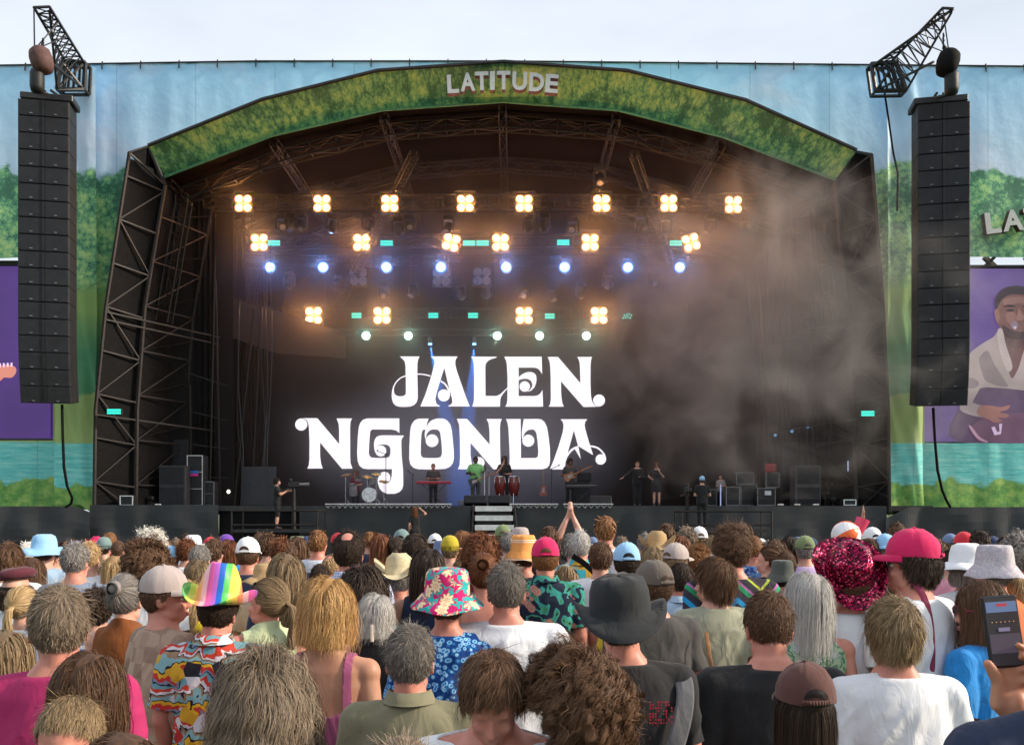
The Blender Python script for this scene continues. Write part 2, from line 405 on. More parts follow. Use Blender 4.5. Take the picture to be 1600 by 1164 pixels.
# steps
stp=MB(); fr=MB()
for k in range(6):
    z=DX-.12-.36*k; y=34.75-.26*k; w=1.42+.03*k; xc=(771-800)/F*34.3+.02*k
    stp.bbox((xc,y-.13,z),(w,.30,.20),.012); fr.box((xc,y+.02,z-.2),(w-.06,.04,.2))
stp.build('stair_treads',plain('stair_white',(.62,.64,.62),.6,var=.15),ST)
for sx in(-1,1): fr.bar((-.70+sx*.80,34.8,DX+.02),(-.62+sx*.9,33.2,.2),.05,5)
fr.build('stair_frame',DRKM,ST)
# front light rail (thin truss) along deck lip
rl=MB()
for a,b in((508,706),(796,872),(880,958)):
    A=W(a,789.5,34.75); B=W(b,789.5,34.75); A.z=B.z=DX+.05; rl.bar(A,B,.035,5); n=int((b-a)/9)
    A2=A-Vector((0,0,.2)); B2=B-Vector((0,0,.2))
    for k in range(n): p=lerpv(A,B,k/n); q=lerpv(A,B,(k+.5)/n)-Vector((0,0,.14)); r_=lerpv(A,B,(k+1)/n); rl.bar(p,q,.014,4); rl.bar(q,r_,.014,4)
rl.build('lip_rail',ALU,ST)
# ================= scenic banners
BAN=banner_mat('printed_landscape')
BAN2=banner_mat('printed_landscape_offset',zoff=.12,xoff=.25,tree_z=16.0)
def inside(poly,x,y):
    c=False; n=len(poly)
    for i in range(n):
        x1,y1=poly[i]; x2,y2=poly[(i+1)%n]
        if (y1>y)!=(y2>y) and x<(x2-x1)*(y-y1)/(y2-y1)+x1: c=not c
    return c
hole=[(190,830),(190,640),(200,480),(228,262)]+[(410,178),(590,136),(787,122),(980,136),(1165,180),(1338,262)]+[(1345,480),(1352,640),(1355,830)]
def banner(x0,x1,name,mat,label,top,bot,dd=36.5,holes=True,fold=.06,ffreq=1.4,step=8,skip=None,bulge=0,grp=None):
    vid={}; V=[]; Fc=[]
    xs=np.arange(x0,x1+.1,step); ny=90
    def vert(i,j):
        if (i,j) in vid: return vid[(i,j)]
        x=xs[i]; t=j/ny; y=top(x)+(bot(x)-top(x))*t
        p=W(x,y,dd); amp=fold*(.35+.65*min(1,t*2))
        p.y+=amp*(mnoise.noise(Vector((p.x*ffreq,p.z*.10,1.7)))*1.5+.5*mnoise.noise(Vector((p.x*ffreq*2.3+p.z*.6,p.z*.35,9))))+.25*fold*mnoise.noise(Vector((p.x*.8,p.z*.8,4)))
        vid[(i,j)]=len(V); V.append(tuple(p)); return vid[(i,j)]
    for i in range(len(xs)-1):
        for j in range(ny):
            xc=(xs[i]+xs[i+1])/2; t=(j+.5)/ny; yc=top(xc)+(bot(xc)-top(xc))*t
            if holes and inside(hole,xc,yc): continue
            if skip and skip(xc,yc): continue
            Fc.append([vert(i,j),vert(i,j+1),vert(i+1,j+1),vert(i+1,j)])
    o=mesh_obj(name,V,Fc,mat,None,True); tag(o,label,'banner',grp); return o
def topy(x): return 103-(x/400)*6.5 if x<400 else (96.5 if x<790 else 96.5+(x-790)/810*8)
banner(-140,1740,'printed_banner',BAN,'huge printed sky and woodland banner stretched behind the arched stage roof',topy,lambda x:796 if x<800 else 792,skip=lambda x,y:(x<86 and 402<y<686) or (x>1440 and 402<y<690))
def botL(x): return 788 if x<125 else 788+(x-125)*.75
banner(86,150,'banner_strip',BAN2,'loose landscape banner strip hanging left of the stage between speakers and tower',lambda x:106,botL,35.6,False,.16,1.6,4)
def botR(x): return 806-(x-1386)*.55 if x<1410 else 792
banner(1386,1442,'banner_strip',BAN2,'creased landscape banner strip hanging right of the stage beside the hanging speakers',lambda x:108 ,botR,35.6,False,.22,1.7,4,skip=lambda x,y:y>640 and x<1379+(y-640)*.0)
# top rope with small ties
rp=MB(); pr=None
for x in range(-140,1741,30):
    p=W(x,topy(x)-.5,36.45)
    if pr is not None: rp.bar(pr,p,.035,5)
    if x%60==40: rp.bar(p-Vector((0,.05,.25)),p+Vector((0,0,.08)),.03,4)
    pr=p
tag(rp.build('banner_top_cable',DRKM),'thin dark cable along the top edge of the printed banner','cable')
# scaffold carrying the banner from behind
sc=MB()
for px in(-120,-40,40,1460,1530,1610,1700):
    p=W(px,110,37.6); sc.bar((p.x,37.6,0),(p.x,37.6,p.z),.05,5); sc.bar((p.x,39.6,0),(p.x,37.6,p.z*.7),.04,5)
for z in(2,6,10,14,18):
    for a,b in((-140,60),(1450,1720)): A=W(a,0,37.6);B=W(b,0,37.6); sc.bar((A.x,37.6,z),(B.x,37.6,z),.04,5)
#tag(sc.build('banner_scaffold',TRM),'grey scaffold frame standing behind the printed banner wings','scaffold')
# black side skirts under the banners
for (a,b,lab,sd_) in((-140,142,'black cloth skirt under the left wing banner',21),(1384,1740,'black cloth skirt under the right wing banner',31)):
    s=MB(); A=W(a,0,34.6).x; B=W(b,0,34.6).x
    tf=(lambda x:W(0,791,34.6).z-(0 if x<-16.9 else (x+16.9)*.35)) if a<0 else (lambda x:W(0,792,34.6).z-max(0,(15.3-x)*.5))
    curtain(s,A,B,34.6,2.4,0,.3,seed=sd_,topf=tf); tag(s.build('wing_skirt',SKIRT,smooth=True),lab,'skirt')
# ================= letter signs
def text_mesh(ch,size,ext,off):
    cu=bpy.data.curves.new('t','FONT'); cu.body=ch; cu.size=size; cu.extrude=ext; cu.offset=off; cu.align_x='CENTER'; cu.resolution_u=4
    o=bpy.data.objects.new('t',cu); COL.objects.link(o); bpy.context.view_layer.update()
    me=bpy.data.meshes.new_from_object(o.evaluated_get(bpy.context.evaluated_depsgraph_get())); bpy.data.objects.remove(o); return me
LETF=plain('letter_face',(.60,.60,.58),.5,var=.08); LETS=plain('letter_side',(.10,.05,.05),.7)
def letter_sign(items,dd,hpx,label,name='letter_sign'):
    root=thing(name,label,'sign',tuple(W(items[0][1],items[0][2],dd)))
    off=worldloc(root)
    for ch,px,py,rot,wpx in items:
        me=text_mesh(ch,1.0,.14,.035)
        co=np.array([v.co[:] for v in me.vertices]); mn=co.min(0); mxx=co.max(0)
        s_=dd/F; h=hpx*s_; w=wpx*s_
        co[:,0]=((co[:,0]-(mn[0]+mxx[0])/2)/(mxx[0]-mn[0]))*w; co[:,1]=((co[:,1]-(mn[1]+mxx[1])/2)/(mxx[1]-mn[1]))*h
        p=W(px,py,dd)-off; R=Matrix.Rotation(rot,3,'Z')
        for v,c in zip(me.vertices,co):
            q=R@Vector((c[0],c[1],0)); v.co=(q.x+p.x,p.y-c[2],q.y+p.z)
        me.materials.append(LETF); me.materials.append(LETS)
        for f in me.polygons: f.material_index=0 if abs(f.normal.y)>.6 else 1
        me.update(); o=bpy.data.objects.new('letter',me); COL.objects.link(o); o.parent=root
    return root
letter_sign([('L',708,134,.06,18),('A',731,131,.05,23),('T',753,129.5,.03,21),('I',769.5,129,0,7.5),('T',787,128.5,-.0,21),('U',812,129.5,-.04,23),('D',838.5,131.5,-.06,23),('E',862,133.5,-.08,20)],34.95,29,'grey 3D letters reading LATITUDE at the centre of the stage arch')
letter_sign([('L',1549,350,.12,24),('A',1580,346,.10,33),('T',1612,343,.08,31),('I',1638,341,.08,12),('T',1664,339,.08,31)],36.2,33,'grey 3D letters LAT at the right wing, cut by the edge of the frame')
# ================= side screens
def emc(name,col,st=1.0): return emit('screen_'+name,col,st)
def screen_poly(root,name,pts,dd,mat,px=True):
    m=MB(); m.prism([W(x,y,dd) for x,y in pts],(0,.004,0)); return m.build(name,mat,root)
def led_noise(name,col,var=.06):
    m,nt,b=newmat(name); L=nt.links.new; tcn=N(nt,'ShaderNodeNewGeometry'); w=N(nt,'ShaderNodeTexNoise'); w.inputs['Scale'].default_value=.5
    L(tcn.outputs['Position'],w.inputs['Vector']); r=ramp(nt,[(.3,[c*(1-var*3) for c in col]),(.7,[c*(1+var*3) for c in col])]); L(w.outputs[0],r.inputs[0])
    wv=N(nt,'ShaderNodeTexWave',wave_type='BANDS',bands_direction='Z'); wv.inputs['Scale'].default_value=3; L(tcn.outputs['Position'],wv.inputs['Vector'])
    mm=N(nt,'ShaderNodeMix',data_type='RGBA',blend_type='MULTIPLY'); mm.inputs['Factor'].default_value=.12; L(r.outputs[0],mm.inputs['A']); L(wv.outputs['Color'],mm.inputs['B'])
    L(mm.outputs['Result'],b.inputs['Emission Color']); b.inputs['Emission Strength'].default_value=.8; b.inputs['Base Color'].default_value=(.01,.01,.012,1); b.inputs['Roughness'].default_value=.4
    return m
PUR=led_noise('led_purple',(.065,.022,.17))
PUR2=led_noise('led_violet',(.105,.06,.22))
def smooth_poly(pts,n=5):
    out=[]; m=len(pts)
    for i in range(m):
        p0,p1,p2,p3=[np.array(pts[(i+k)%m],float) for k in(-1,0,1,2)]
        for k in range(n):
            t=k/n; out.append(tuple(.5*((2*p1)+(-p0+p2)*t+(2*p0-5*p1+4*p2-p3)*t*t+(-p0+3*p1-3*p2+p3)*t**3)))
    return out
SL=thing('side_screen','purple side screen left of the stage showing a pink guitar headstock','screen',tuple(W(0,686,37)))
screen_poly(SL,'screen_face',[(-140,416),(83,416),(83,685),(-140,685)],37.0,PUR)
fm=MB(); fm.box(tuple((W(-28,411,37)+Vector((0,.25,0)))),(6.0,.5,.2)); fm.box(tuple(W(-28,687,37.2)),(6.0,.4,.08)); fm.box(tuple(W(84.5,551,37.2)),(.08,.4,7.1)); fm.box(tuple(W(-28,550,37.6)),(5.8,.3,7.0)); fm.build('screen_frame',DRKM,SL)
screen_poly(SL,'picture_headstock',smooth_poly([(-30,578),(-8,574),(2,571),(14,570),(24,574),(25,582),(18,590),(6,590),(-2,596),(-30,600)],3),36.98,emc('pinkwood',(.62,.22,.16),.9))
for k in range(5): pg=MB(); q=W(-6+k*6,571-k*.3,36.97); pg.box(tuple(q),(.07,.01,.16)); pg.build('picture_peg',emc('pegs',(.8,.6,.85),.9),SL)
SR=thing('side_screen','side screen right of the stage showing a singer in a cream shirt with guitar','screen',tuple(W(1600,690,37)))
screen_poly(SR,'screen_face',[(1441,420),(1740,420),(1740,690),(1441,690)],37.0,PUR2)
fm=MB(); fm.box(tuple(W(1590,418,37.2)),(7.9,.4,.06)); fm.box(tuple(W(1590,692,37.2)),(7.9,.4,.08)); fm.box(tuple(W(1590,555,37.6)),(7.7,.3,7.0))
for x in(1490,1546,1610,1660): fm.bar(W(x-8,402,37),W(x+8,417,37.1),.12,4); fm.bar(W(x+8,402,37),W(x-8,417,37.1),.09,4)
fm.bar(W(1440,416,37.0),W(1740,416,37.0),.05,5); fm.build('screen_frame',DRKM,SR)
def lg(n,c,v=.12): 
    if 'L'+n not in MATC: MATC['L'+n]=led_noise('led_'+n,c,v)
    return MATC['L'+n]
K=[('picture_back',[(1497,690),(1497,640),(1520,600),(1560,560),(1640,540),(1690,560),(1700,690)],lg('shade',(.085,.045,.10))),
('picture_shirt',[(1500,633),(1497,622),(1505,604),(1509,590),(1510,570),(1516,552),(1535,537),(1552,527),(1560,519),(1575,530),(1600,540),(1622,520),(1650,524),(1680,545),(1690,600),(1650,618),(1600,610),(1560,606),(1534,606),(1526,616),(1518,630),(1506,642)],lg('cream',(.33,.27,.26))),
('picture_shirt_shade',[(1530,560),(1543,548),(1552,566),(1566,588),(1575,604),(1556,602),(1540,594),(1534,580)],lg('creamd',(.20,.155,.165))),
('picture_shirt_shade',[(1604,585),(1622,560),(1640,575),(1636,606),(1614,604)],lg('creamd',(.20,.155,.165))),
('picture_sleeve_fold',[(1503,600),(1516,590),(1530,598),(1524,606),(1512,606)],lg('creamd',(.20,.155,.165))),
('picture_chest',[(1566,522),(1600,530),(1596,560),(1588,582),(1580,590),(1572,566),(1564,542)],lg('chest',(.115,.05,.05))),
('picture_neck',[(1566,524),(1566,500),(1602,505),(1604,532),(1590,545),(1574,538)],lg('neck',(.085,.035,.038))),
('picture_collar',[(1558,520),(1566,514),(1572,540),(1582,572),(1574,580),(1564,556)],lg('collarc',(.42,.35,.34))),
('picture_head',[(1558,505),(1555,490),(1556,474),(1562,460),(1580,452),(1603,453),(1616,466),(1620,486),(1617,506),(1608,520),(1596,527),(1582,525),(1570,517)],lg('skin',(.15,.07,.062))),
('picture_cheek',[(1572,490),(1584,488),(1590,498),(1584,508),(1574,504)],lg('cheek',(.22,.11,.095))),
('picture_forehead',[(1568,470),(1584,464),(1604,466),(1608,476),(1590,474),(1572,478)],lg('cheek',(.22,.11,.095))),
('picture_ear',[(1554,486),(1559,483),(1562,494),(1560,504),(1556,500)],lg('cheek',(.22,.11,.095))),
('picture_hair',[(1556,484),(1554,470),(1562,455),(1580,447),(1604,449),(1617,462),(1618,474),(1608,463),(1584,460),(1568,466),(1561,476)],lg('hair',(.020,.010,.018))),
('picture_beard',[(1566,508),(1574,512),(1584,517),(1598,518),(1610,508),(1606,522),(1594,530),(1578,526),(1569,518)],lg('beard',(.040,.018,.022))),
('picture_brow',[(1568,479),(1577,476),(1588,479),(1578,480)],lg('hair',(.020,.010,.018))),
('picture_brow',[(1598,479),(1607,476),(1613,478),(1606,481)],lg('hair',(.020,.010,.018))),
('picture_eye',[(1572,485),(1579,483),(1585,485),(1579,487)],lg('eye',(.015,.008,.012))),
('picture_eye',[(1599,485),(1605,483),(1611,485),(1605,487)],lg('eye',(.015,.008,.012))),
('picture_nose',[(1592,482),(1597,490),(1600,498),(1594,501),(1588,499),(1590,490)],lg('nose',(.26,.13,.11))),
('picture_guitar',[(1518,668),(1530,656),(1548,648),(1580,646),(1640,648),(1660,690),(1540,690),(1526,682)],lg('guitar',(.13,.055,.11))),
('picture_guitar_edge',[(1514,666),(1518,666),(1530,682),(1544,690),(1536,690),(1524,682)],lg('gedge',(.45,.25,.35))),
('picture_forearm',[(1500,640),(1508,626),(1528,632),(1548,638),(1540,650),(1522,650)],lg('cream2',(.30,.24,.25))),
('picture_hand',[(1526,644),(1532,634),(1548,634),(1564,636),(1578,633),(1574,640),(1562,644),(1576,648),(1572,653),(1558,652),(1566,658),(1554,660),(1544,655),(1532,650)],lg('hand',(.27,.115,.10))),
('picture_strap',[(1598,530),(1606,526),(1622,600),(1612,612)],lg('strap',(.04,.03,.05)))]
for k,(nm,pts,mt) in enumerate(K): screen_poly(SR,nm,smooth_poly(pts,4),36.98-.005*k,mt)
def ring_px(cx,cy,r,n=14,e=1): return [(cx+r*cos(2*pi*k/n),cy+e*r*sin(2*pi*k/n)) for k in range(n)]
screen_poly(SR,'picture_microphone',ring_px(1585,508,6),36.85,emc('mic',(.16,.11,.16),.9)); screen_poly(SR,'picture_microphone_band',ring_px(1586,512,2.5),36.84,emc('micb',(.42,.32,.46),.9))
screen_poly(SR,'picture_guitar_bridge',[(1549,668),(1554,666),(1558,675),(1562,674),(1561,662),(1566,662),(1564,678),(1554,680)],36.84,emc('micb',(.55,.42,.6),.9))
# ================= LED wall with the name
LW=thing('led_wall','big dark video wall at the back of the stage reading JALEN NGONDA','screen',tuple(W(700,790,46)))
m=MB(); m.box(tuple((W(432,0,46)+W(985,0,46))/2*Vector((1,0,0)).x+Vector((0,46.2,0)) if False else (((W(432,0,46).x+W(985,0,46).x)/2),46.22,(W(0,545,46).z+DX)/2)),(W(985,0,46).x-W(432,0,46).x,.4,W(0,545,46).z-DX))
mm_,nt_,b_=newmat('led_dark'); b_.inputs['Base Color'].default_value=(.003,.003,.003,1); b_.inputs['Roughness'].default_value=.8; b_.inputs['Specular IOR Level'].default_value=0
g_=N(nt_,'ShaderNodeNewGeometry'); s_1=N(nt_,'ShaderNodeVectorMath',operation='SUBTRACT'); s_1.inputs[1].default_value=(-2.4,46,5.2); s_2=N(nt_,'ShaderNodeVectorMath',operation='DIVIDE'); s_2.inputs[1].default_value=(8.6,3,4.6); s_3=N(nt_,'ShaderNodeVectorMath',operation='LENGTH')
nt_.links.new(g_.outputs['Position'],s_1.inputs[0]); nt_.links.new(s_1.outputs[0],s_2.inputs[0]); nt_.links.new(s_2.outputs[0],s_3.inputs[0]); r_e=ramp(nt_,[(.25,(.050,.052,.080)),(.70,(.020,.022,.034)),(1.0,(.001,.001,.002))]); nt_.links.new(s_3.outputs['Value'],r_e.inputs[0]); nt_.links.new(r_e.outputs[0],b_.inputs['Emission Color']); b_.inputs['Emission Strength'].default_value=.7  # smoke veil over the wall's edges put into the emission, fading to black
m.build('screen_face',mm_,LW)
T1=(600,545,.1125);T2=(770,545,.1125);T3=(455,645,.1125);T4=(630,645,.10625);T5=(780,645,.10625)
LET=[
(T1,[[(218,108),(497,108),(475,150),(465,200),(463,340),(468,560),(470,690),(455,740),(420,780),(370,800),(300,806),(220,805),(165,790),(130,755),(112,700),(107,640),(112,590),(125,535),(150,480),(190,430),(240,392),(302,370),(300,250),(295,200),(280,165),(250,135)],[(304,386),(245,404),(195,445),(160,492),(140,542),(137,580),(145,620),(165,645),(200,658),(240,660),(280,652),(303,630),(305,560)]],None),
(T1,[[(460,344),(520,346),(580,354),(650,373),(645,388),(580,370),(520,360),(460,359)]],None),
(T1,[[(650,108),(1025,108),(1000,140),(990,180),(992,230),(1010,300),(1050,420),(1100,560),(1150,700),(1192,800),(890,800),(892,792),(930,775),(950,745),(945,690),(900,530),(842,280),(833,280),(780,450),(735,600),(715,690),(722,745),(745,775),(775,790),(775,800),(505,800),(570,650),(640,440),(690,260),(703,200),(698,155),(680,130)]],None),
(T1,[[(783,456),(830,487),(865,530),(888,580),(900,612),(917,640),(910,570),(878,510),(840,468),(790,440)]],(832,648,83)),
(T1,[[(1210,110),(1565,113),(1560,125),(1500,140),(1450,165),(1415,205),(1407,260),(1410,655),(1560,657),(1610,635),(1650,600),(1680,570),(1713,540),(1713,556),(1690,580),(1650,630),(1620,680),(1612,740),(1612,803),(1222,803),(1240,760),(1250,700),(1252,400),(1245,200),(1235,150)]],None),
(T2,[[(160,112),(678,112),(685,355),(665,320),(640,285),(600,265),(560,262),(358,262),(358,398),(400,360),(460,330),(520,322),(570,335),(600,370),(607,425),(600,480),(575,540),(535,580),(490,595),(480,590),(515,575),(545,530),(550,490),(530,445),(490,420),(440,415),(395,422),(358,438),(358,657),(580,657),(630,645),(665,615),(690,570),(698,803),(172,803),(195,765),(203,700),(205,400),(195,220),(185,165)]],(443,525,72)),
(T2,[[(762,115),(905,115),(1215,478),(1210,250),(1203,180),(1190,145),(1170,115),(1380,115),(1365,150),(1357,210),(1355,450),(1360,640),(1375,720),(1400,770),(1440,800),(1500,803),(1258,808),(945,450),(948,620),(958,720),(970,770),(990,803),(773,803),(797,770),(805,690),(803,400),(797,230),(785,165)]],(1475,718,82)),
(T3,[[(165,75),(365,75),(668,435),(667,230),(660,150),(632,78),(848,78),(825,120),(818,200),(820,400),(820,620),(825,700),(853,772),(705,775),(402,410),(402,600),(415,700),(440,772),(225,772),(245,735),(255,660),(257,400),(248,200),(235,130),(210,95)]],(142,163,84)),
(T3,[[(1060,78),(1502,78),(1503,282),(1490,270),(1460,245),(1400,232),(1130,230),(1105,245),(1095,290),(1085,420),(1078,560),(1090,600),(1120,622),(1200,628),(1330,625),(1365,610),(1380,560),(1380,500),(1362,460),(1320,440),(1260,437),(1210,450),(1180,480),(1170,515),(1165,545),(1155,500),(1150,430),(1160,380),(1185,335),(1230,315),(1300,312),(1565,315),(1560,330),(1535,360),(1530,400),(1535,600),(1555,800),(1557,1000),(1540,1060),(1500,1100),(1440,1122),(1330,1122),(1270,1095),(1230,1050),(1205,980),(1203,930),(1215,890),(1230,945),(1260,975),(1310,985),(1355,970),(1385,930),(1398,870),(1402,780),(1060,780),(1000,772),(950,735),(925,670),(917,560),(925,350),(940,200),(960,140),(1000,95)]],(1245,528,76)),
(T3,[],(1298,898,80)),
(T4,[[(375,88),(350,150),(342,205),(375,150),(420,110),(480,88),(540,83),(600,88),(650,115),(690,165),(712,240),(730,400),(745,560),(745,680),(730,740),(690,790),(620,822),(500,828),(350,830),(220,828),(150,805),(105,755),(90,680),(92,500),(100,330),(110,220),(130,160),(170,110),(220,88),(300,85)],[(330,245),(300,248),(280,265),(268,320),(260,450),(258,600),(268,640),(300,660),(400,665),(500,663),(550,650),(570,610),(570,520),(560,400),(545,290),(520,255),(480,243),(430,243),(385,262),(350,305),(338,350),(330,395),(320,350),(316,300)]],(425,410,93)),
(T4,[[(790,88),(940,90),(1272,468),(1268,250),(1255,150),(1225,90),(1452,92),(1430,140),(1422,220),(1425,500),(1430,700),(1440,826),(1325,828),(990,440),(990,620),(1005,720),(1020,780),(1030,828),(803,828),(830,770),(838,650),(835,400),(825,180)]],(1112,735,85)),
(T5,[[(100,92),(315,92),(320,665),(540,663),(568,640),(575,560),(562,400),(545,290),(515,250),(470,243),(420,255),(380,290),(355,340),(345,410),(332,340),(335,260),(350,160),(362,92),(560,90),(620,98),(670,140),(705,220),(725,350),(745,520),(748,700),(735,770),(700,810),(640,828),(120,828),(150,790),(155,650),(145,400),(135,220),(120,140)]],(428,410,88)),
(T5,[[(900,95),(1295,95),(1265,130),(1255,180),(1270,260),(1320,430),(1380,620),(1430,740),(1470,830),(1205,830),(1215,760),(1200,680),(1150,450),(1097,258),(1050,430),(1005,590),(1060,530),(1110,500),(1160,487),(1165,510),(1110,530),(1050,580),(1000,650),(975,720),(968,780),(985,830),(745,830),(800,700),(870,500),(930,300),(945,220),(945,170),(930,125)]],None),
(T5,[[(1330,478),(1400,485),(1460,508),(1510,550),(1550,600),(1570,660),(1570,710),(1540,650),(1520,600),(1480,554),(1430,520),(1335,497)]],(1492,685,76))]
LTM=emit('led_letters',(.92,.86,.95),1.05)
DL=46.0
def curve_fill(loops,name,mat,parent,y):
    cu=bpy.data.curves.new('c','CURVE'); cu.dimensions='2D'; cu.fill_mode='BOTH'; cu.extrude=.006
    for lp in loops:
        s=cu.splines.new('POLY'); s.points.add(len(lp)-1)
        for i,(x,z) in enumerate(lp): s.points[i].co=(x,z,0,1)
        s.use_cyclic_u=True
    o=bpy.data.objects.new('c',cu); COL.objects.link(o); bpy.context.view_layer.update()
    me=bpy.data.meshes.new_from_object(o.evaluated_get(bpy.context.evaluated_depsgraph_get())); bpy.data.objects.remove(o)
    off=worldloc(parent)
    for v in me.vertices: v.co=(v.co.x-off.x,y+v.co.z-off.y,v.co.y-off.z)
    me.materials.clear(); me.materials.append(mat); me.update()
    o=bpy.data.objects.new(name,me); COL.objects.link(o); o.parent=parent; return o
yy=DL-.03
for (T,loops,ball) in LET:
    def tp(p): q=W(T[0]+p[0]*T[2],T[1]+p[1]*T[2],DL); return (q.x,q.z)
    if loops: curve_fill([[tp(p) for p in lp] for lp in loops],'glowing_letter',LTM,LW,yy)
    if ball:
        curve_fill([[tp((ball[0]+ball[2]*cos(a*pi/14),ball[1]+ball[2]*sin(a*pi/14))) for a in range(28)]],'letter_dot',LTM,LW,yy-.015)
# ================= PA line arrays
def line_array(side,label):
    dd=32.5; s_=F/dd
    if side<0: cx=68; top=148; w=74/s_
    else: cx=1475; top=152; w=76/s_
    n=18; h=26.3/s_; p0=W(cx,top,dd)
    root=thing('line_array',label,'speaker array',(p0.x,dd,p0.z-n*h-.3),0,'hanging speaker arrays')
    yaw=radians(9)*(-side) if False else radians(10)*side*-1
    Rz=Matrix.Rotation(radians(11)*(1 if side>0 else -1)*-1,3,'Z')
    z=p0.z; y=dd; tilt=0; depth=1.0
    fr=MB(); fr.bbox((p0.x,dd+depth/2,p0.z-.06),(w*1.04,depth,.24),.03,Rz); fr.bar((p0.x-.3,dd+.4,p0.z),(p0.x-.1,dd+.3,p0.z+.3),.05,5); fr.bar((p0.x+.5,dd+.4,p0.z+.02),(p0.x+.1,dd+.3,p0.z+.3),.05,5)
    fr.build('fly_frame',DRKM,root)
    z-=.2
    for k in range(n):
        tilt=0 if k<13 else radians((k-12)*1.9)
        Rx=Matrix.Rotation(tilt,3,'X'); M=Rz@Rx
        c=Vector((p0.x,y,z-h/2)); 
        mb=MB(); mb.bbox(c+M@Vector((0,depth/2,0)),(w,depth-.02,h-.012),.010,M)
        mb.cm=1
        for sx in(-1,1): 
            mb.bbox(c+M@Vector((sx*w*.255,-.004,0)),(w*.46,.03,h-.04),.008,M)
        mb.cm=0; mb.box(c+M@Vector((0,-.02,0)),(w*.05,.06,h-.05),M)
        cab=mb.build('speaker_cabinet',[PAB,PAG],root)
        for sx in(-1,1): lg=MB(); lg.box(c+M@Vector((sx*w*.24,-.034,-h*.34)),(.10,.012,.035),M); lg.build('badge',plain('badge_grey',(.16,.165,.18),.5),cab)
        z-=h*cos(tilt); y+=h*sin(tilt)*.75
    cbm=MB(); px0=97 if side<0 else 1458
    pts=[W(px0,632,dd+.6),W(px0+1,680,dd+.7),W(px0+3,730,dd+.8),W(px0+8,760,dd+1),W(px0+16,778,dd+1.2),W(px0+14,787,dd+1.4),W(px0+6,792,dd+1.6)] if side<0 else [W(1458,637,dd+.6),W(1461,690,dd+.7),W(1465,735,dd+.8),W(1472,765,dd+1),W(1479,782,dd+1.2),W(1485,792,dd+1.4)]
    cbm.tube(pts,.05,6); cbm.build('signal_cable',BLK,root)
    return root
line_array(-1,'tall black line array of speaker cabinets hanging left of the stage')
line_array(1,'tall black line array of speaker cabinets hanging right of the stage')
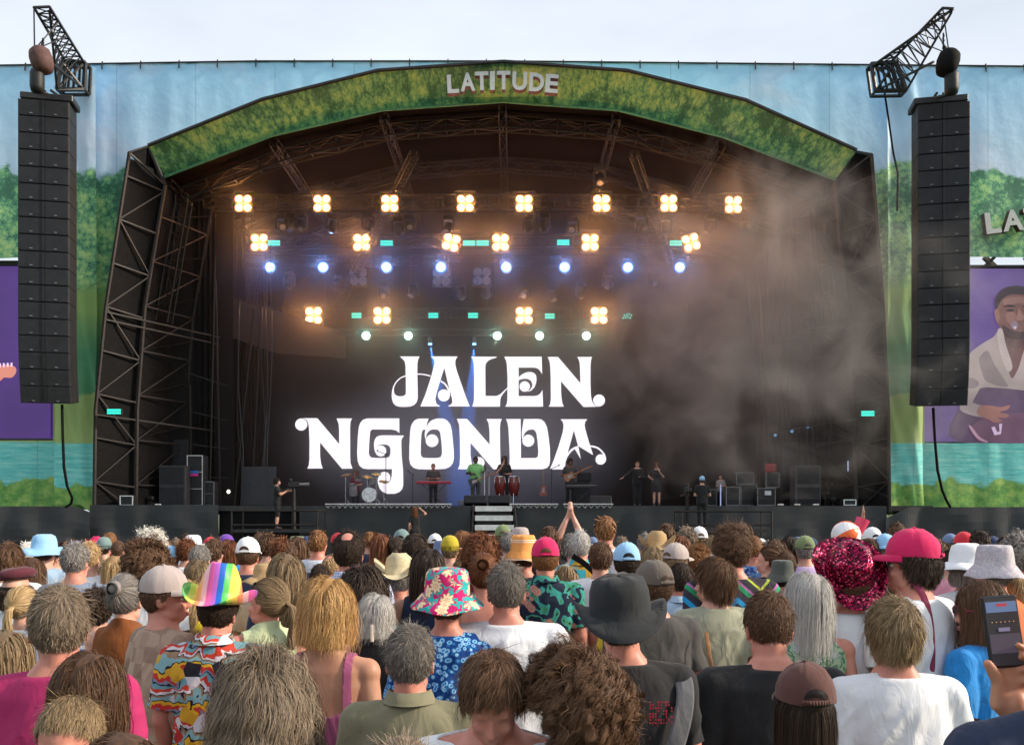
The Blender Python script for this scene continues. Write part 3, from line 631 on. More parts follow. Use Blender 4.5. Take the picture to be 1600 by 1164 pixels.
# ================= cantilever trusses with chain hoists
def cant(side,label):
    f=(lambda x:x) if side<0 else (lambda x:x)
    if side<0:
        base=[(133,98,34.9),(131,140,34.9),(89,140,34.2),(96,96,34.2)]
        tip=[(86,11,31.6),(53,12,30.8),(66,18,31.2)]; A=[(131,98,34.8),(103,98,34.5),(129,138,34.9)]; B=[(77,11,31.5),(53,12,31.3),(54,78,31.4)]
    else:
        base=[(1362,100,34.9),(1368,143,34.9),(1416,142,34.2),(1400,97,34.2)]
        A=[(1364,103,34.8),(1392,97,34.5),(1372,141,34.9)]; B=[(1490,14,31.3),(1473,13,31.5),(1483,85,31.4)]
    root=thing('cantilever_truss',label,'truss',tuple(W(base[1][0],base[1][1],36.2)),0,'cantilever trusses above the speakers')
    m=MB(); a=[W(*p) for p in A]; b=[W(*p) for p in B]
    bs=[W(*p) for p in base]; n=9
    for p,q in zip(a[:2],b[:2]): m.bar(p,q,.055,5)
    m.bar(a[2],lerpv(a[2],b[2],.8),.05,5); m.bar(b[1],b[2],.03,4); m.bar(b[0],b[1],.05,5)
    low=lambda t: lerpv(a[2],b[0],t)
    m.bar(bs[2],lerpv(bs[2],b[0],.96),.045,5)
    for k in range(n):
        t=k/n; t2=(k+1)/n
        P=[lerpv(a[0],b[0],t),lerpv(a[1],b[1],t),lerpv(bs[2],b[0],t*.96)]; Q=[lerpv(a[0],b[0],t2),lerpv(a[1],b[1],t2),lerpv(bs[2],b[0],t2*.96)]
        for i in range(3): m.bar(P[i],P[(i+1)%3],.022,4); m.bar(P[i],Q[(i+1)%3],.022,4)
    m.bar(lerpv(a[0],b[0],.5),b[2],.025,4); m.bar(lerpv(a[0],b[0],.75),b[2],.025,4)
    m.build('boom',DRKM,root)
    m=MB()
    for i in range(4):
        m.bar(bs[i],bs[(i+1)%4],.09,5)
    for t in(.2,.4,.6,.8): m.bar(lerpv(bs[0],bs[3],t),lerpv(bs[1],bs[2],t),.05,4)
    back=[p+Vector((0,.45,0)) for p in bs]
    for i in range(4): m.bar(back[i],back[(i+1)%4],.07,5); m.bar(bs[i],back[i],.06,5)
    m.bar(bs[0],bs[2],.05,4); m.bar(bs[1],bs[3],.05,4); m.build('base_frame',DRKM,root)
    # hoist
    hx=(64,95) if side<0 else (1483,99)
    h=thing('chain_hoist','brown covered chain hoist above the left line array' if side<0 else 'black covered chain hoist above the right line array','hoist',tuple(W(hx[0],142 if side<0 else 150,31.6)))
    dd=31.6; c=W(hx[0],hx[1],dd); q=MB()
    prof=[(.02,.46),(.25,.44),(.38,.32),(.42,.1),(.40,-.15),(.33,-.38),(.15,-.44),(.02,-.45)]
    q.lathe(c+Vector((.02 if side<0 else -.05,0,0)),[(r*.92,z) for r,z in prof],14,Matrix.Rotation(radians(14*side),3,'Y')); q.build('hoist_cover',plain('hoist_cover_l',(.10,.05,.045),.75,bump=.6,bscale=6) if side<0 else BLK,h,smooth=True)
    q=MB(); c2=W(58,128,dd) if side<0 else W(1487,131,dd)
    q.lathe(c2,[(.02,.42),(.2,.40),(.24,.3),(.24,-.2),(.2,-.36),(.02,-.4)],12); q.build('motor_body',PAB,h,smooth=True)
    q=MB(); top=W(67,60,dd) if side<0 else W(1474,52,dd)
    for k in range(8): z0=top.z-(top.z-c.z-.4)*k/8; q.bar((top.x+.03*(k%2),dd,z0),(top.x-.03*(k%2),dd,z0-.14),.03,4)
    q.bar((top.x,dd,c.z+.62),(c.x,dd,c.z+.40),.05,5); q.bar(c2-Vector((0,0,.35)),W(75 if side<0 else 1462,148 if side<0 else 153,dd+.3),.06,5); q.build('lifting_chain',DRKM,h)
cant(-1,'dark lattice cantilever truss over the left speakers'); cant(1,'dark lattice cantilever truss over the right speakers')
cbl=MB(); cbl.tube([W(1382,143,35.0),W(1389,190,35.1),W(1396,240,35.2),W(1403,272,35.25),W(1402,330,35.3)],.04,5); tag(cbl.build('drop_cable',BLK),'thin black cable dropping from the right cantilever truss','cable')
# ================= flown lighting trusses
def lighting_truss(x0,x1,y,dd,w,label):
    A=W(x0,y,dd);B=W(x1,y,dd); root=thing('lighting_truss',label,'truss',tuple((A+B)/2),0,'lighting trusses flown above the stage')
    m=MB(); m.truss(A,B,w,w,.6,.03,.014); m.build('truss_beam',TRM,root)
    m=MB()
    for t in(.08,.36,.64,.92): p=lerpv(A,B,t); m.bar(p,p+Vector((0,0,15.2-p.z-.02*abs(p.x)**2*.4)),.02,4)
    m.build('lifting_chain',DRKM,root)
lighting_truss(322,1215,318,38.4,.55,'front lighting truss carrying the eight top blinders')
lighting_truss(345,1150,378,42.3,.5,'second lighting truss carrying six blinders and teal bars')
lighting_truss(370,1110,408,43.2,.4,'third lighting truss above the blue wash lights')
lighting_truss(405,1005,489,45.0,.45,'rear lighting truss carrying four blinders and teal bars')
lighting_truss(470,945,519,45.6,.3,'rearmost thin truss above the mint spot lights')
lm=MB(); 
WARM=[emit('tungsten_core',(1.0,.70,.38),9.0),emit('tungsten_mid',(1.0,.36,.07),2.6),emit('tungsten_rim',(1.0,.22,.03),.9)]; BLUE=[emit('blue_core',(.62,.80,1.0),10.0),emit('blue_mid',(.10,.32,1.0),3.0),emit('blue_rim',(.02,.10,.9),1.0)]; MINT=emit('mint_lamp',(.45,.95,.75),7.0); TEAL=emit('teal_led',(.02,.55,.42),1.5); OFFL=plain('unlit_lens',(.16,.15,.14),.25)
FIX=plain('fixture_body',(.010,.009,.009),.6)
def lamp_light(loc,col,en,r=.12,spot=None,parent=None):
    ld=bpy.data.lights.new('lamp_light','POINT' if spot is None else 'SPOT'); ld.energy=en; ld.color=col; ld.shadow_soft_size=r
    if spot: ld.spot_size=spot; ld.spot_blend=.3
    o=bpy.data.objects.new('lamp_light',ld); COL.objects.link(o)
    if parent is not None: o.parent=parent; o.location=Vector(loc)-worldloc(parent)
    else: o.location=loc
    return o
def blinder(x,y,dd,tiltz=0,lit=True,label='',grp='four-lamp blinders',rot=0):
    c=W(x,y,dd); root=thing('blinder_light',label,'stage light',tuple(c),0,grp)
    s=.18*dd/38; R=Matrix.Rotation(rot,3,'Y')@Matrix.Rotation(tiltz,3,'Z')
    b=MB(); b.bbox(c+R@Vector((0,.12,0)),(4.4*s,.2,4.4*s),.03,R); b.bar(c+Vector((-2.4*s,.1,0)),c+Vector((-2.4*s,.1,3*s)),.02,4); b.bar(c+Vector((2.4*s,.1,0)),c+Vector((2.4*s,.1,3*s)),.02,4); b.bar(c+Vector((-2.4*s,.1,3*s)),c+Vector((2.4*s,.1,3*s)),.02,4)
    b.build('housing',FIX,root)
    for i in(-1,1):
        for k in(-1,1):
            q=MB(); q.lathe(c+R@Vector((i*s*1.02,-.03,k*s*1.02)),[(s*.30,-.0),(s*.76,.02)],14,R@Matrix.Rotation(radians(90),3,'X').inverted()); nf=len(q.f); q.lathe(c+R@Vector((i*s*1.02,-.012,k*s*1.02)),[(s*.76,.0),(s*.92,.01)],14,R@Matrix.Rotation(radians(90),3,'X').inverted()); nf2=len(q.f); q.lathe(c+R@Vector((i*s*1.02,.0,k*s*1.02)),[(s*.92,.0),(s*1.06,.02)],14,R@Matrix.Rotation(radians(90),3,'X').inverted()); q.m=[0]*nf+[1]*(nf2-nf)+[2]*(len(q.f)-nf2) if lit else [0]*len(q.f)
            q.build('lamp',WARM if lit else OFFL,root,smooth=False)
    if lit: lamp_light(c+Vector((0,-.3,0)),(1.0,.40,.12),BL_E,.18,parent=root)
    return root
BL_E=150; BLU_E=90; MI_E=35
pos1=['leftmost','second','third','fourth','fifth','sixth','seventh','rightmost']
for i,x in enumerate((380,503,609,727,819,940,1045,1146)):
    blinder(x,318 if i<7 else 320,38,label=f'{pos1[i]} warm glowing blinder on the front top truss')
for i,x in enumerate((405,565,705,782,922,1080)):
    blinder(x,379,41.9,label=f'{["leftmost","second","third","fourth","fifth","rightmost"][i]} warm blinder on the second truss, {["beside a teal bar","between two teal bars","partly hidden and tilted","right of the twin teal bars","right of a teal bar","tilted, by the last teal bar"][i]}',rot=.25 if i==2 else (-.3 if i==5 else 0))
for i,x in enumerate((490,597,819,936)):
    blinder(x,493,44.6,label=f'{["leftmost","second","third","rightmost"][i]} warm blinder of the four on the rear truss')
for i,(x,y) in enumerate(((560,432),(690,433),(753,432))):
    blinder(x,y,43.5,lit=False,label=f'unlit four-lamp blinder, {["leftmost","middle","rightmost"][i]} of three below the blue lights')
def round_light(x,y,dd,r,mat,col,en,name,label,grp,aim=0,spot=None):
    c=W(x,y,dd); root=thing(name,label,'stage light',tuple(c+Vector((0,0,.3))),0,grp)
    b=MB(); R=Matrix.Rotation(radians(90),3,'X')
    b.lathe(c,[(r*.7,-.38),(r*1.1,-.25),(r*1.18,-.02),(r*1.05,-.01)],14,R); b.build('housing',FIX,root,smooth=False)
    q=MB(); q.lathe(c-Vector((0,.05,0)),[(r*.74,0),(r*.72,.02)],18,R); n1=len(q.f); q.lathe(c-Vector((0,.035,0)),[(r*.98,0),(r*.96,.02)],18,R); n2=len(q.f); q.lathe(c-Vector((0,.02,0)),[(r*1.16,0),(r*1.16,.02)],18,R); q.m=[0]*n1+[1]*(n2-n1)+[2]*(len(q.f)-n2) if isinstance(mat,list) else [0]*len(q.f); q.build('lens',mat,root)
    y_=MB(); 
    for sx in(-1,1): y_.bar(c+Vector((sx*r*1.3,.1,0)),c+Vector((sx*r*1.3,.1,r*1.7)),.025,4)
    y_.bar(c+Vector((-r*1.3,.1,r*1.7)),c+Vector((r*1.3,.1,r*1.7)),.05,4); y_.bbox(c+Vector((0,.1,r*2.1)),(r*1.6,.25,r*.8),.02); y_.build('yoke',FIX,root)
    if en: lamp_light(c+Vector((0,-.4,0)),col,en,r,parent=root)
    return root
for i,x in enumerate((422,505,604,689,791,882,981,1062)):
    round_light(x,418,42.4,.235,BLUE,(.12,.30,1.0),BLU_E,'wash_light',f'{pos1[i]} round blue wash light in the middle row','blue wash lights')
for i,x in enumerate((498,572,638,777,843,916)):
    round_light(x,525,45.4,.17,MINT,(.4,.9,.75),MI_E,'spot_light',f'{["leftmost","second","third","fourth","fifth","rightmost"][i]} small mint white spot in the lowest row','mint spots in the lowest row')
def teal_bar(x,y,dd,w=19,label='',broken=False):
    c=W(x,y,dd); s=dd/F; root=thing('led_bar',label,'stage light',tuple(c),0,'teal light bars')
    b=MB(); b.box(c+Vector((0,.08,0)),(w*s*1.1,.12,10*s)); b.build('housing',FIX,root)
    for k in(-1,1):
        q=MB()
        if broken:
            for j in range(4): q.box(c+Vector(((j-1.5)*w*s*.24+.03*k,-.0,k*2.1*s+.03*((j*7)%3-1))),(w*s*.15,.03,2.2*s))
        else: q.box(c+Vector((0,-.0,k*2.2*s)),(w*s,.03,3.4*s))
        q.build('led_strip',TEAL,root)
T=[(428,380,'teal light bar beside the leftmost second-row blinder'),(604,380,'teal light bar right of the second blinder in the second row'),(733,380,'left one of twin teal bars above the centre'),(754,380,'right one of twin teal bars above the centre'),(880,379,'teal bar left of the fifth second-row blinder'),(1056,380,'teal bar left of the rightmost second-row blinder')]
for x,y,l in T: teal_bar(x,y,41.6,label=l)
T=[(433,493,'broken teal bar left of the rear truss blinders',1),(557,493,'teal bar between the two left rear blinders',0),(677,493,'rear teal bar above the letter J',0),(739,493,'rear teal bar above the letter L',0),(859,494,'rear teal bar between the two right rear blinders',0),(980,494,'speckled teal bar right of the rear blinders',1)]
for x,y,l,bk in T: teal_bar(x,y,44.6,15,l,bool(bk))
teal_bar(178,643,34.7,21,'teal light bar low on the left stage tower'); teal_bar(1356,646,34.7,20,'teal light bar low on the right stage tower')
# two narrow blue profile spots with visible beams
for i,(x,tx) in enumerate(((672,706),(741,728))):
    c=W(x,537,45.2); root=thing('profile_spot',f'{["left","right"][i]} narrow blue spot with a beam above the letters','stage light',tuple(c),0,'blue beams above the letters')
    b=MB(); b.bar(c+Vector((0,0,.3)),c,.10,8); b.bar(c+Vector((0,0,.3)),c+Vector((0,0,.75)),.03,5); b.build('housing',FIX,root)
    q=MB(); q.bar(c,c-Vector((0,0,.05)),.09,10); q.build('lens',emit('beam_lamp',(.08,.35,1.0),12),root)
    o=lamp_light(c-Vector((0,.0,.1)),(.03,.22,1.0),120000,.03,spot=radians(13),parent=root)
    tgt=W(tx,690,44.6); o.rotation_euler=(tgt-c).to_track_quat('-Z','Y').to_euler()
# unlit moving heads hanging from the trusses
def moving_head(x,y,dd,k,label):
    c=W(x,y,dd); root=thing('moving_head',label,'stage light',tuple(c),0,'unlit moving heads hung from the trusses')
    b=MB(); b.bbox(c+Vector((0,0,.34)),(.42,.3,.2),.03)
    for sx in(-1,1): b.bar(c+Vector((sx*.06,0,.42)),c+Vector((sx*.06,0,.62)),.02,4)
    b.build('base',FIX,root); b=MB()
    for sx in(-1,1): b.bbox(c+Vector((sx*.24,0,.05)),(.08,.2,.5),.02)
    b.box(c+Vector((0,0,.27)),(.5,.12,.06))
    b.build('yoke',FIX,root); R=Matrix.Rotation(radians(-60+30*(k%4)),3,'X')@Matrix.Rotation(radians(-20+17*(k%3)),3,'Y')
    b=MB(); b.lathe(c-Vector((0,0,.05)),[(.10,.26),(.17,.2),(.19,-.1),(.16,-.26),(.13,-.27)],12,R); b.build('head',FIX,root,smooth=True)
    b=MB(); b.lathe(c-Vector((0,0,.05))+R@Vector((0,0,-.27)),[(.13,0),(.08,-.03)],12,R); b.build('lens',OFFL,root)
mh=[(440,352,38.9),(455,350,39),(520,352,39),(622,356,39),(640,352,39.2),(700,354,39.2),(826,352,39),(850,350,39.1),(895,356,39),(1003,350,38.9),(1040,354,39.1),(1110,352,39),(1165,350,39),(937,278,38.2),(452,440,43),(530,446,43),(600,458,44),(645,455,44),(720,458,44.1),(760,456,44),(820,458,44.1),(862,462,44.2),(908,456,44),(950,440,43.5),(1020,440,43.3),(470,350,39.2),(575,350,39)]
wds=['by the left end','near the left end','left of centre','just left of the middle','near the middle','just right of the middle','right of centre','near the right end','by the right end']
ordn=['leftmost','second','third','fourth','fifth','sixth','seventh','eighth','ninth','tenth','eleventh','twelfth','thirteenth','fourteenth','fifteenth']
for k,(x,y,dd) in enumerate(mh):
    rowt='the front truss' if y<370 and y>300 else ('the roof apex' if y<300 else 'the rear trusses')
    row=sorted(q[0] for q in mh if (q[1]<300)==(y<300) and (q[1]<370)==(y<370)); moving_head(x,y,dd,k,f'{ordn[row.index(x)]} dark unlit moving head from the left under {rowt}' if y>300 else 'single unlit lamp head hanging near the roof apex')
# ================= haze and smoke in the stage
def volume(name,lo,hi,dens,col,label,noise=None,aniso=.3,center=None,rad=None):
    m=bpy.data.materials.new(name); m.use_nodes=True; nt=m.node_tree; nt.nodes.clear()
    o_=nt.nodes.new('ShaderNodeOutputMaterial'); v=nt.nodes.new('ShaderNodeVolumePrincipled'); v.inputs['Color'].default_value=(*col,1); v.inputs['Density'].default_value=dens; v.inputs['Anisotropy'].default_value=aniso
    nt.links.new(v.outputs[0],o_.inputs['Volume']); L=nt.links.new
    if noise:
        g=N(nt,'ShaderNodeNewGeometry'); 
        sb=N(nt,'ShaderNodeVectorMath',operation='SUBTRACT'); sb.inputs[1].default_value=center; L(g.outputs['Position'],sb.inputs[0])
        dv=N(nt,'ShaderNodeVectorMath',operation='DIVIDE'); dv.inputs[1].default_value=rad; L(sb.outputs[0],dv.inputs[0])
        nz=N(nt,'ShaderNodeTexNoise'); nz.inputs['Scale'].default_value=noise; nz.inputs['Detail'].default_value=6; nz.inputs['Distortion'].default_value=1.3; nz.inputs['Roughness'].default_value=.62; L(g.outputs['Position'],nz.inputs['Vector'])
        ln=N(nt,'ShaderNodeVectorMath',operation='LENGTH'); L(dv.outputs[0],ln.inputs[0])
        ad=N(nt,'ShaderNodeMath',operation='MULTIPLY_ADD'); ad.inputs[1].default_value=-2.3; ad.inputs[2].default_value=1.15; L(nz.outputs[0],ad.inputs[0])
        a2=N(nt,'ShaderNodeMath',operation='ADD'); L(ad.outputs[0],a2.inputs[0]); L(ln.outputs['Value'],a2.inputs[1])
        r=N(nt,'ShaderNodeMapRange'); r.interpolation_type='SMOOTHSTEP'; r.inputs[1].default_value=1.0; r.inputs[2].default_value=.15; r.inputs[3].default_value=0; r.inputs[4].default_value=dens; L(a2.outputs[0],r.inputs[0]); L(r.outputs[0],v.inputs['Density'])
    b=MB(); b.box([(a+c)/2 for a,c in zip(lo,hi)],[c-a for a,c in zip(lo,hi)]); o=b.build(name,m); tag(o,label,kind='stuff'); return o
volume('stage_haze',(-14.5,36.6,DX+.02),(14.5,46.0-.15,17.6),.022,(.92,.88,.84),'thin haze filling the stage under the roof lights',aniso=.8)
volume('smoke',(-1.5,30.5,2.6),(20,42.5,17.6),.16,(.86,.82,.76),'grey brown smoke drifting out of the right side of the stage',noise=.34,aniso=.0,center=(11.4,36.1,9.6),rad=(8.6,5.0,7.6))
# ================= people
def V3(*a): return Vector(a)
VOX={0:.0075,1:.013,2:.021}
SKC=Vector((0,-.008,.140)); SKR=Vector((.076,.097,.103))   # skull ellipsoid in the head frame (pivot at top of neck)
def ell(mb,c,r,M=None,n=20,m=14):
    prof=[]
    B=len(mb.v); M=M or Matrix.Identity(3)
    for i in range(m+1):
        ph=-pi/2+pi*i/m
        for k in range(n):
            t=2*pi*k/n; p=Vector((r[0]*cos(ph)*cos(t),r[1]*cos(ph)*sin(t),r[2]*sin(ph))); mb.v.append(tuple(M@p+Vector(c)))
    for i in range(m):
        for k in range(n): j=(k+1)%n; mb.f.append([B+i*n+k,B+i*n+j,B+(i+1)*n+j,B+(i+1)*n+k]); mb.m.append(0)
def cone(mb,a,b,r1,r2,n=12):
    mb.bar(a,b,r1,n,r2); ell(mb,a,(r1,)*3,n=n,m=8); ell(mb,b,(r2,)*3,n=n,m=8)
TOR={'m':[(1.49,.058,.060,-.012),(1.455,.085,.066,-.016),(1.425,.135,.078,-.012),(1.39,.178,.094,-.006),(1.33,.188,.108,0),(1.24,.180,.118,.004),(1.12,.160,.112,.004),(1.02,.152,.106,.002),(.94,.163,.110,-.004),(.86,.166,.112,-.008),(.80,.14,.09,-.006)],
     'f':[(1.47,.050,.052,-.012),(1.44,.072,.058,-.014),(1.41,.115,.068,-.010),(1.375,.150,.082,-.006),(1.32,.158,.092,0),(1.22,.150,.112,.018),(1.10,.128,.092,.004),(1.03,.132,.092,0),(.93,.168,.110,-.012),(.85,.176,.116,-.014),(.79,.15,.09,-.006)]}
TOR['h']=[(z,w*(1.12 if z<1.42 else 1.06),d*(1.18 if z<1.4 else 1.05),y) for z,w,d,y in TOR['m']]
def torw(g,z):
    T=TOR[g]
    if z>=T[0][0]: return T[0][1:]
    for a,b in zip(T[:-1],T[1:]):
        if b[0]<=z<=a[0]: t=(a[0]-z)/(a[0]-b[0]); return tuple(a[i]+(b[i]-a[i])*t for i in(1,2,3))
    return T[-1][1:]
# arm poses: (elbow, wrist, hand direction, palm normal) for the right arm (x>0); relative to the shoulder
POSE={'down':(V3(.045,-.03,-.27),V3(.03,.06,-.50),V3(-.05,.1,-1),V3(-1,0,0)),
 'front':(V3(.07,-.02,-.27),V3(-.07,.20,-.28),V3(-.6,.7,.1),V3(0,0,-1)),
 'hip':(V3(.15,-.09,-.20),V3(-.03,.02,-.36),V3(-.5,.5,-.5),V3(0,0,-1)),
 'phone':(V3(.05,.19,-.17),V3(-.05,.27,.09),V3(-.05,.2,1),V3(0,1,.1)),
 'up':(V3(-.05,.10,.26),V3(-.160,.10,.52),V3(-.08,0,1),V3(-1,0,.2)),
 'chin':(V3(.10,.10,-.24),V3(-.07,.17,-.02),V3(-.4,-.1,.9),V3(0,-1,0)),
 'neck':(V3(.17,.06,-.07),V3(-.02,.02,.10),V3(-.8,-.3,.3),V3(0,0,-1)),
 'shade':(V3(.17,.12,.06),V3(-.05,.14,.22),V3(-.9,.1,.2),V3(0,-.3,-1)),
 'play':(V3(.12,-.02,-.25),V3(-.06,.20,-.27),V3(-.8,.5,-.2),V3(0,-1,-.2)),
 'fret':(V3(.12,.06,-.24),V3(.16,.26,-.10),V3(-.2,.4,.8),V3(0,-1,0)),
 'out':(V3(.20,.02,-.19),V3(.38,.14,-.30),V3(.8,.4,-.3),V3(0,0,-1)),
 'head':(V3(.26,.06,.12),V3(.06,.03,.28),V3(-.8,0,.4),V3(0,0,-1)),
 'camera':(V3(.06,.14,-.22),V3(-.02,.33,-.10),V3(-.1,1,.2),V3(-1,0,0))}
def hand(mb,w,d,nrm,side,lod,curl=.35,grip=0):
    d=d.normalized(); nrm=(nrm-d*nrm.dot(d)).normalized(); lat=d.cross(nrm)*side   # lat towards the thumb
    lat=lat.normalized()
    M=Matrix((lat,nrm,d)).transposed()
    ell(mb,w+d*.045,(.038,.015,.052),M,14,10)
    ell(mb,w+d*.03+lat*.012,(.028,.016,.035),M,12,8)
    if lod==2: ell(mb,w+d*.11,(.034,.012,.05),M,12,8); cone(mb,w+d*.03+lat*.03,w+d*.08+lat*.055,.012,.010,6); return
    for k,(o,L) in enumerate(((.030,.070),(.010,.078),(-.010,.073),(-.029,.058))):
        p=w+d*.088+lat*o*1.05; dd=(d+lat*o*2.2).normalized(); a=curl*(.7+.15*k)
        for j,fr in enumerate((.45,.32,.25)):
            q=p+dd*L*fr*1.02; cone(mb,p,q,.0092-.0006*j,.0086-.0006*j,8); p=q; dd=(dd*cos(a)+nrm*sin(a)).normalized() if grip==0 else (dd*cos(a*1.8)+nrm*sin(a*1.8)).normalized()
    p=w+d*.025+lat*.028; dd=(d*.72+lat*.75+nrm*.25).normalized(); q=p+dd*.045; cone(mb,p,q,.013,.0105,8); dd=(dd+d*.5).normalized(); cone(mb,q,q+dd*.032,.0105,.0085,8)
BODYC={}
def remesh(mb,vox,smooth=3,name='body',fac=.5):
    me=bpy.data.meshes.new(name); me.from_pydata(mb.v,[],mb.f); o=bpy.data.objects.new('tmp',me); COL.objects.link(o)
    r=o.modifiers.new('r','REMESH'); r.mode='VOXEL'; r.voxel_size=vox; r.adaptivity=0
    if smooth: s=o.modifiers.new('s','SMOOTH'); s.factor=fac; s.iterations=smooth
    bpy.context.view_layer.update(); dg=bpy.context.evaluated_depsgraph_get()
    m2=bpy.data.meshes.new_from_object(o.evaluated_get(dg)); bpy.data.objects.remove(o); bpy.data.meshes.remove(me); m2.name=name
    return m2
def headR(hy,hp,hr=0): return Matrix.Rotation(radians(hy),3,'Z')@Matrix.Rotation(radians(-hp),3,'X')@Matrix.Rotation(radians(hr),3,'Y')
def build_head(mb,P,R,face):
    def h(p): return P+R@Vector(p)
    ell(mb,h(SKC),SKR,R,28,20)
    ell(mb,h((0,.030,.075)),(.058,.062,.072),R,22,16)          # face
    ell(mb,h((0,.052,.030)),(.036,.036,.026),R,16,12)          # chin and jaw
    for s in(-1,1):
        ell(mb,h((s*.043,.020,.042)),(.018,.040,.024),R@Matrix.Rotation(radians(-14),3,'X'),14,10)
        ell(mb,h((s*.078,-.006,.098)),(.007,.019,.031),R@Matrix.Rotation(s*radians(24),3,'Z')@Matrix.Rotation(radians(12),3,'X'),14,10)  # ear
        ell(mb,h((s*.030,.078,.130)),(.024,.014,.008),R,10,8)  # brow
        ell(mb,h((s*.036,.070,.080)),(.020,.018,.018),R,10,8)  # cheek
    cone(mb,h((0,.086,.118)),h((0,.108,.080)),.008,.012,8)     # nose
    for s in(-1,1): ell(mb,h((s*.010,.100,.075)),(.008,.010,.008),R,8,6)
    ell(mb,h((0,.091,.049)),(.022,.011,.0065),R,12,8); ell(mb,h((0,.089,.038)),(.019,.011,.0065),R,12,8)
def body_mesh(g,armL,armR,hy,hp,hr,lod,lean=0):
    key=(g,armL,armR,hy,hp,hr,lod)
    if key in BODYC: return BODYC[key]
    mb=MB(); T=TOR[g]; n=28; B=0
    for (z,w,d,y) in T:
        for k in range(n):
            t=2*pi*k/n; c,s_=cos(t),sin(t); e=.84
            mb.v.append((w*abs(c)**e*(1 if c>0 else -1),y+d*abs(s_)**e*(1 if s_>0 else -1),z))
    for i in range(len(T)-1):
        for k in range(n): j=(k+1)%n; mb.f.append([i*n+k,(i+1)*n+k,(i+1)*n+j,i*n+j]); mb.m.append(0)
    mb.f.append(list(range(n))); mb.m.append(0); mb.f.append([(len(T)-1)*n+k for k in range(n)][::-1]); mb.m.append(0)
    P=Vector((0,-.012+.012,1.475)) if g!='f' else Vector((0,0,1.455))
    R=headR(hy,hp,hr)
    nr=.056 if g!='f' else .047
    cone(mb,Vector((0,-.018,P.z-.07)),P+R@Vector((0,-.014,.045)),nr*1.10,nr,16)
    cone(mb,Vector((0,-.035,P.z-.09)),P+R@Vector((0,-.045,.07)),nr*.75,nr*.62,12)
    if g=='f':
        for s in(-1,1): ell(mb,(s*.068,.088,1.235),(.058,.05,.055),None,14,10)
    build_head(mb,P,R,True)
    sx,sz=(.182,1.395) if g=='m' else ((.152,1.375) if g=='f' else (.205,1.39))
    th=1.0 if g=='m' else (.84 if g=='f' else 1.15)
    arms=[]
    for s in(-1,1): cone(mb,Vector((s*.025,-.022,P.z-.045)),Vector((s*sx*.93,-.014,sz+.006)),.040,.046 if g!='f' else .038,12)
    for side,po in((-1,armL),(1,armR)):
        E,Wr,hd,pn=POSE[po]; mx_=Vector((side,1,1))
        S=Vector((side*sx,-.008,sz-.012)); e=S+Vector((E.x*side,E.y,E.z)); w=S+Vector((Wr.x*side,Wr.y,Wr.z))
        ell(mb,S,(.062*th,.060*th,.066*th),None,14,10)
        cone(mb,S,e,.053*th,.041*th,14); cone(mb,e,lerpv(e,w,.35),.041*th,.040*th,12); cone(mb,lerpv(e,w,.35),w,.040*th,.026*th,12)
        hand(mb,w,Vector((hd.x*side,hd.y,hd.z)),Vector((pn.x*side,pn.y,pn.z)),side*(1),lod,.30 if po!='phone' else .5)
        arms.append((S,e,w))
    for s in(-1,1):
        hx=.088; a=Vector((s*hx,-.005,.86)); k=Vector((s*.095,.012,.48)); f=Vector((s*.10,-.02,.09))
        cone(mb,a,k,.083 if g!='h' else .092,.054,14); cone(mb,k,lerpv(k,f,.35),.052,.055,12); cone(mb,lerpv(k,f,.35),f,.055,.036,12)
        ell(mb,f+Vector((0,.06,-.055)),(.042,.115,.035),None,14,8)
    me=remesh(mb,VOX[lod],3 if lod==0 else 2)
    for p in me.polygons: p.use_smooth=True
    BODYC[key]=(me,P,R,arms,th); return BODYC[key]
def meshnp(me):
    n=len(me.vertices); co=np.empty(n*3,np.float32); me.vertices.foreach_get('co',co); no=np.empty(n*3,np.float32); me.vertices.foreach_get('normal',no)
    q=np.empty(len(me.loops),np.int32); me.loops.foreach_get('vertex_index',q); ls=np.empty(len(me.polygons),np.int32); me.polygons.foreach_get('loop_total',ls); st=np.empty(len(me.polygons),np.int32); me.polygons.foreach_get('loop_start',st)
    return co.reshape(-1,3),no.reshape(-1,3),q,ls,st
def fastmesh(name,co,faces_flat,counts,smooth=True):
    me=bpy.data.meshes.new(name); me.vertices.add(len(co)); me.vertices.foreach_set('co',np.ascontiguousarray(co,np.float32).ravel())
    me.loops.add(len(faces_flat)); me.loops.foreach_set('vertex_index',np.ascontiguousarray(faces_flat,np.int32))
    st=np.concatenate([[0],np.cumsum(counts)[:-1]]).astype(np.int32); me.polygons.add(len(counts)); me.polygons.foreach_set('loop_start',st); me.polygons.foreach_set('loop_total',np.ascontiguousarray(counts,np.int32))
    me.update(calc_edges=True); 
    if smooth: me.polygons.foreach_set('use_smooth',np.ones(len(counts),bool))
    return me
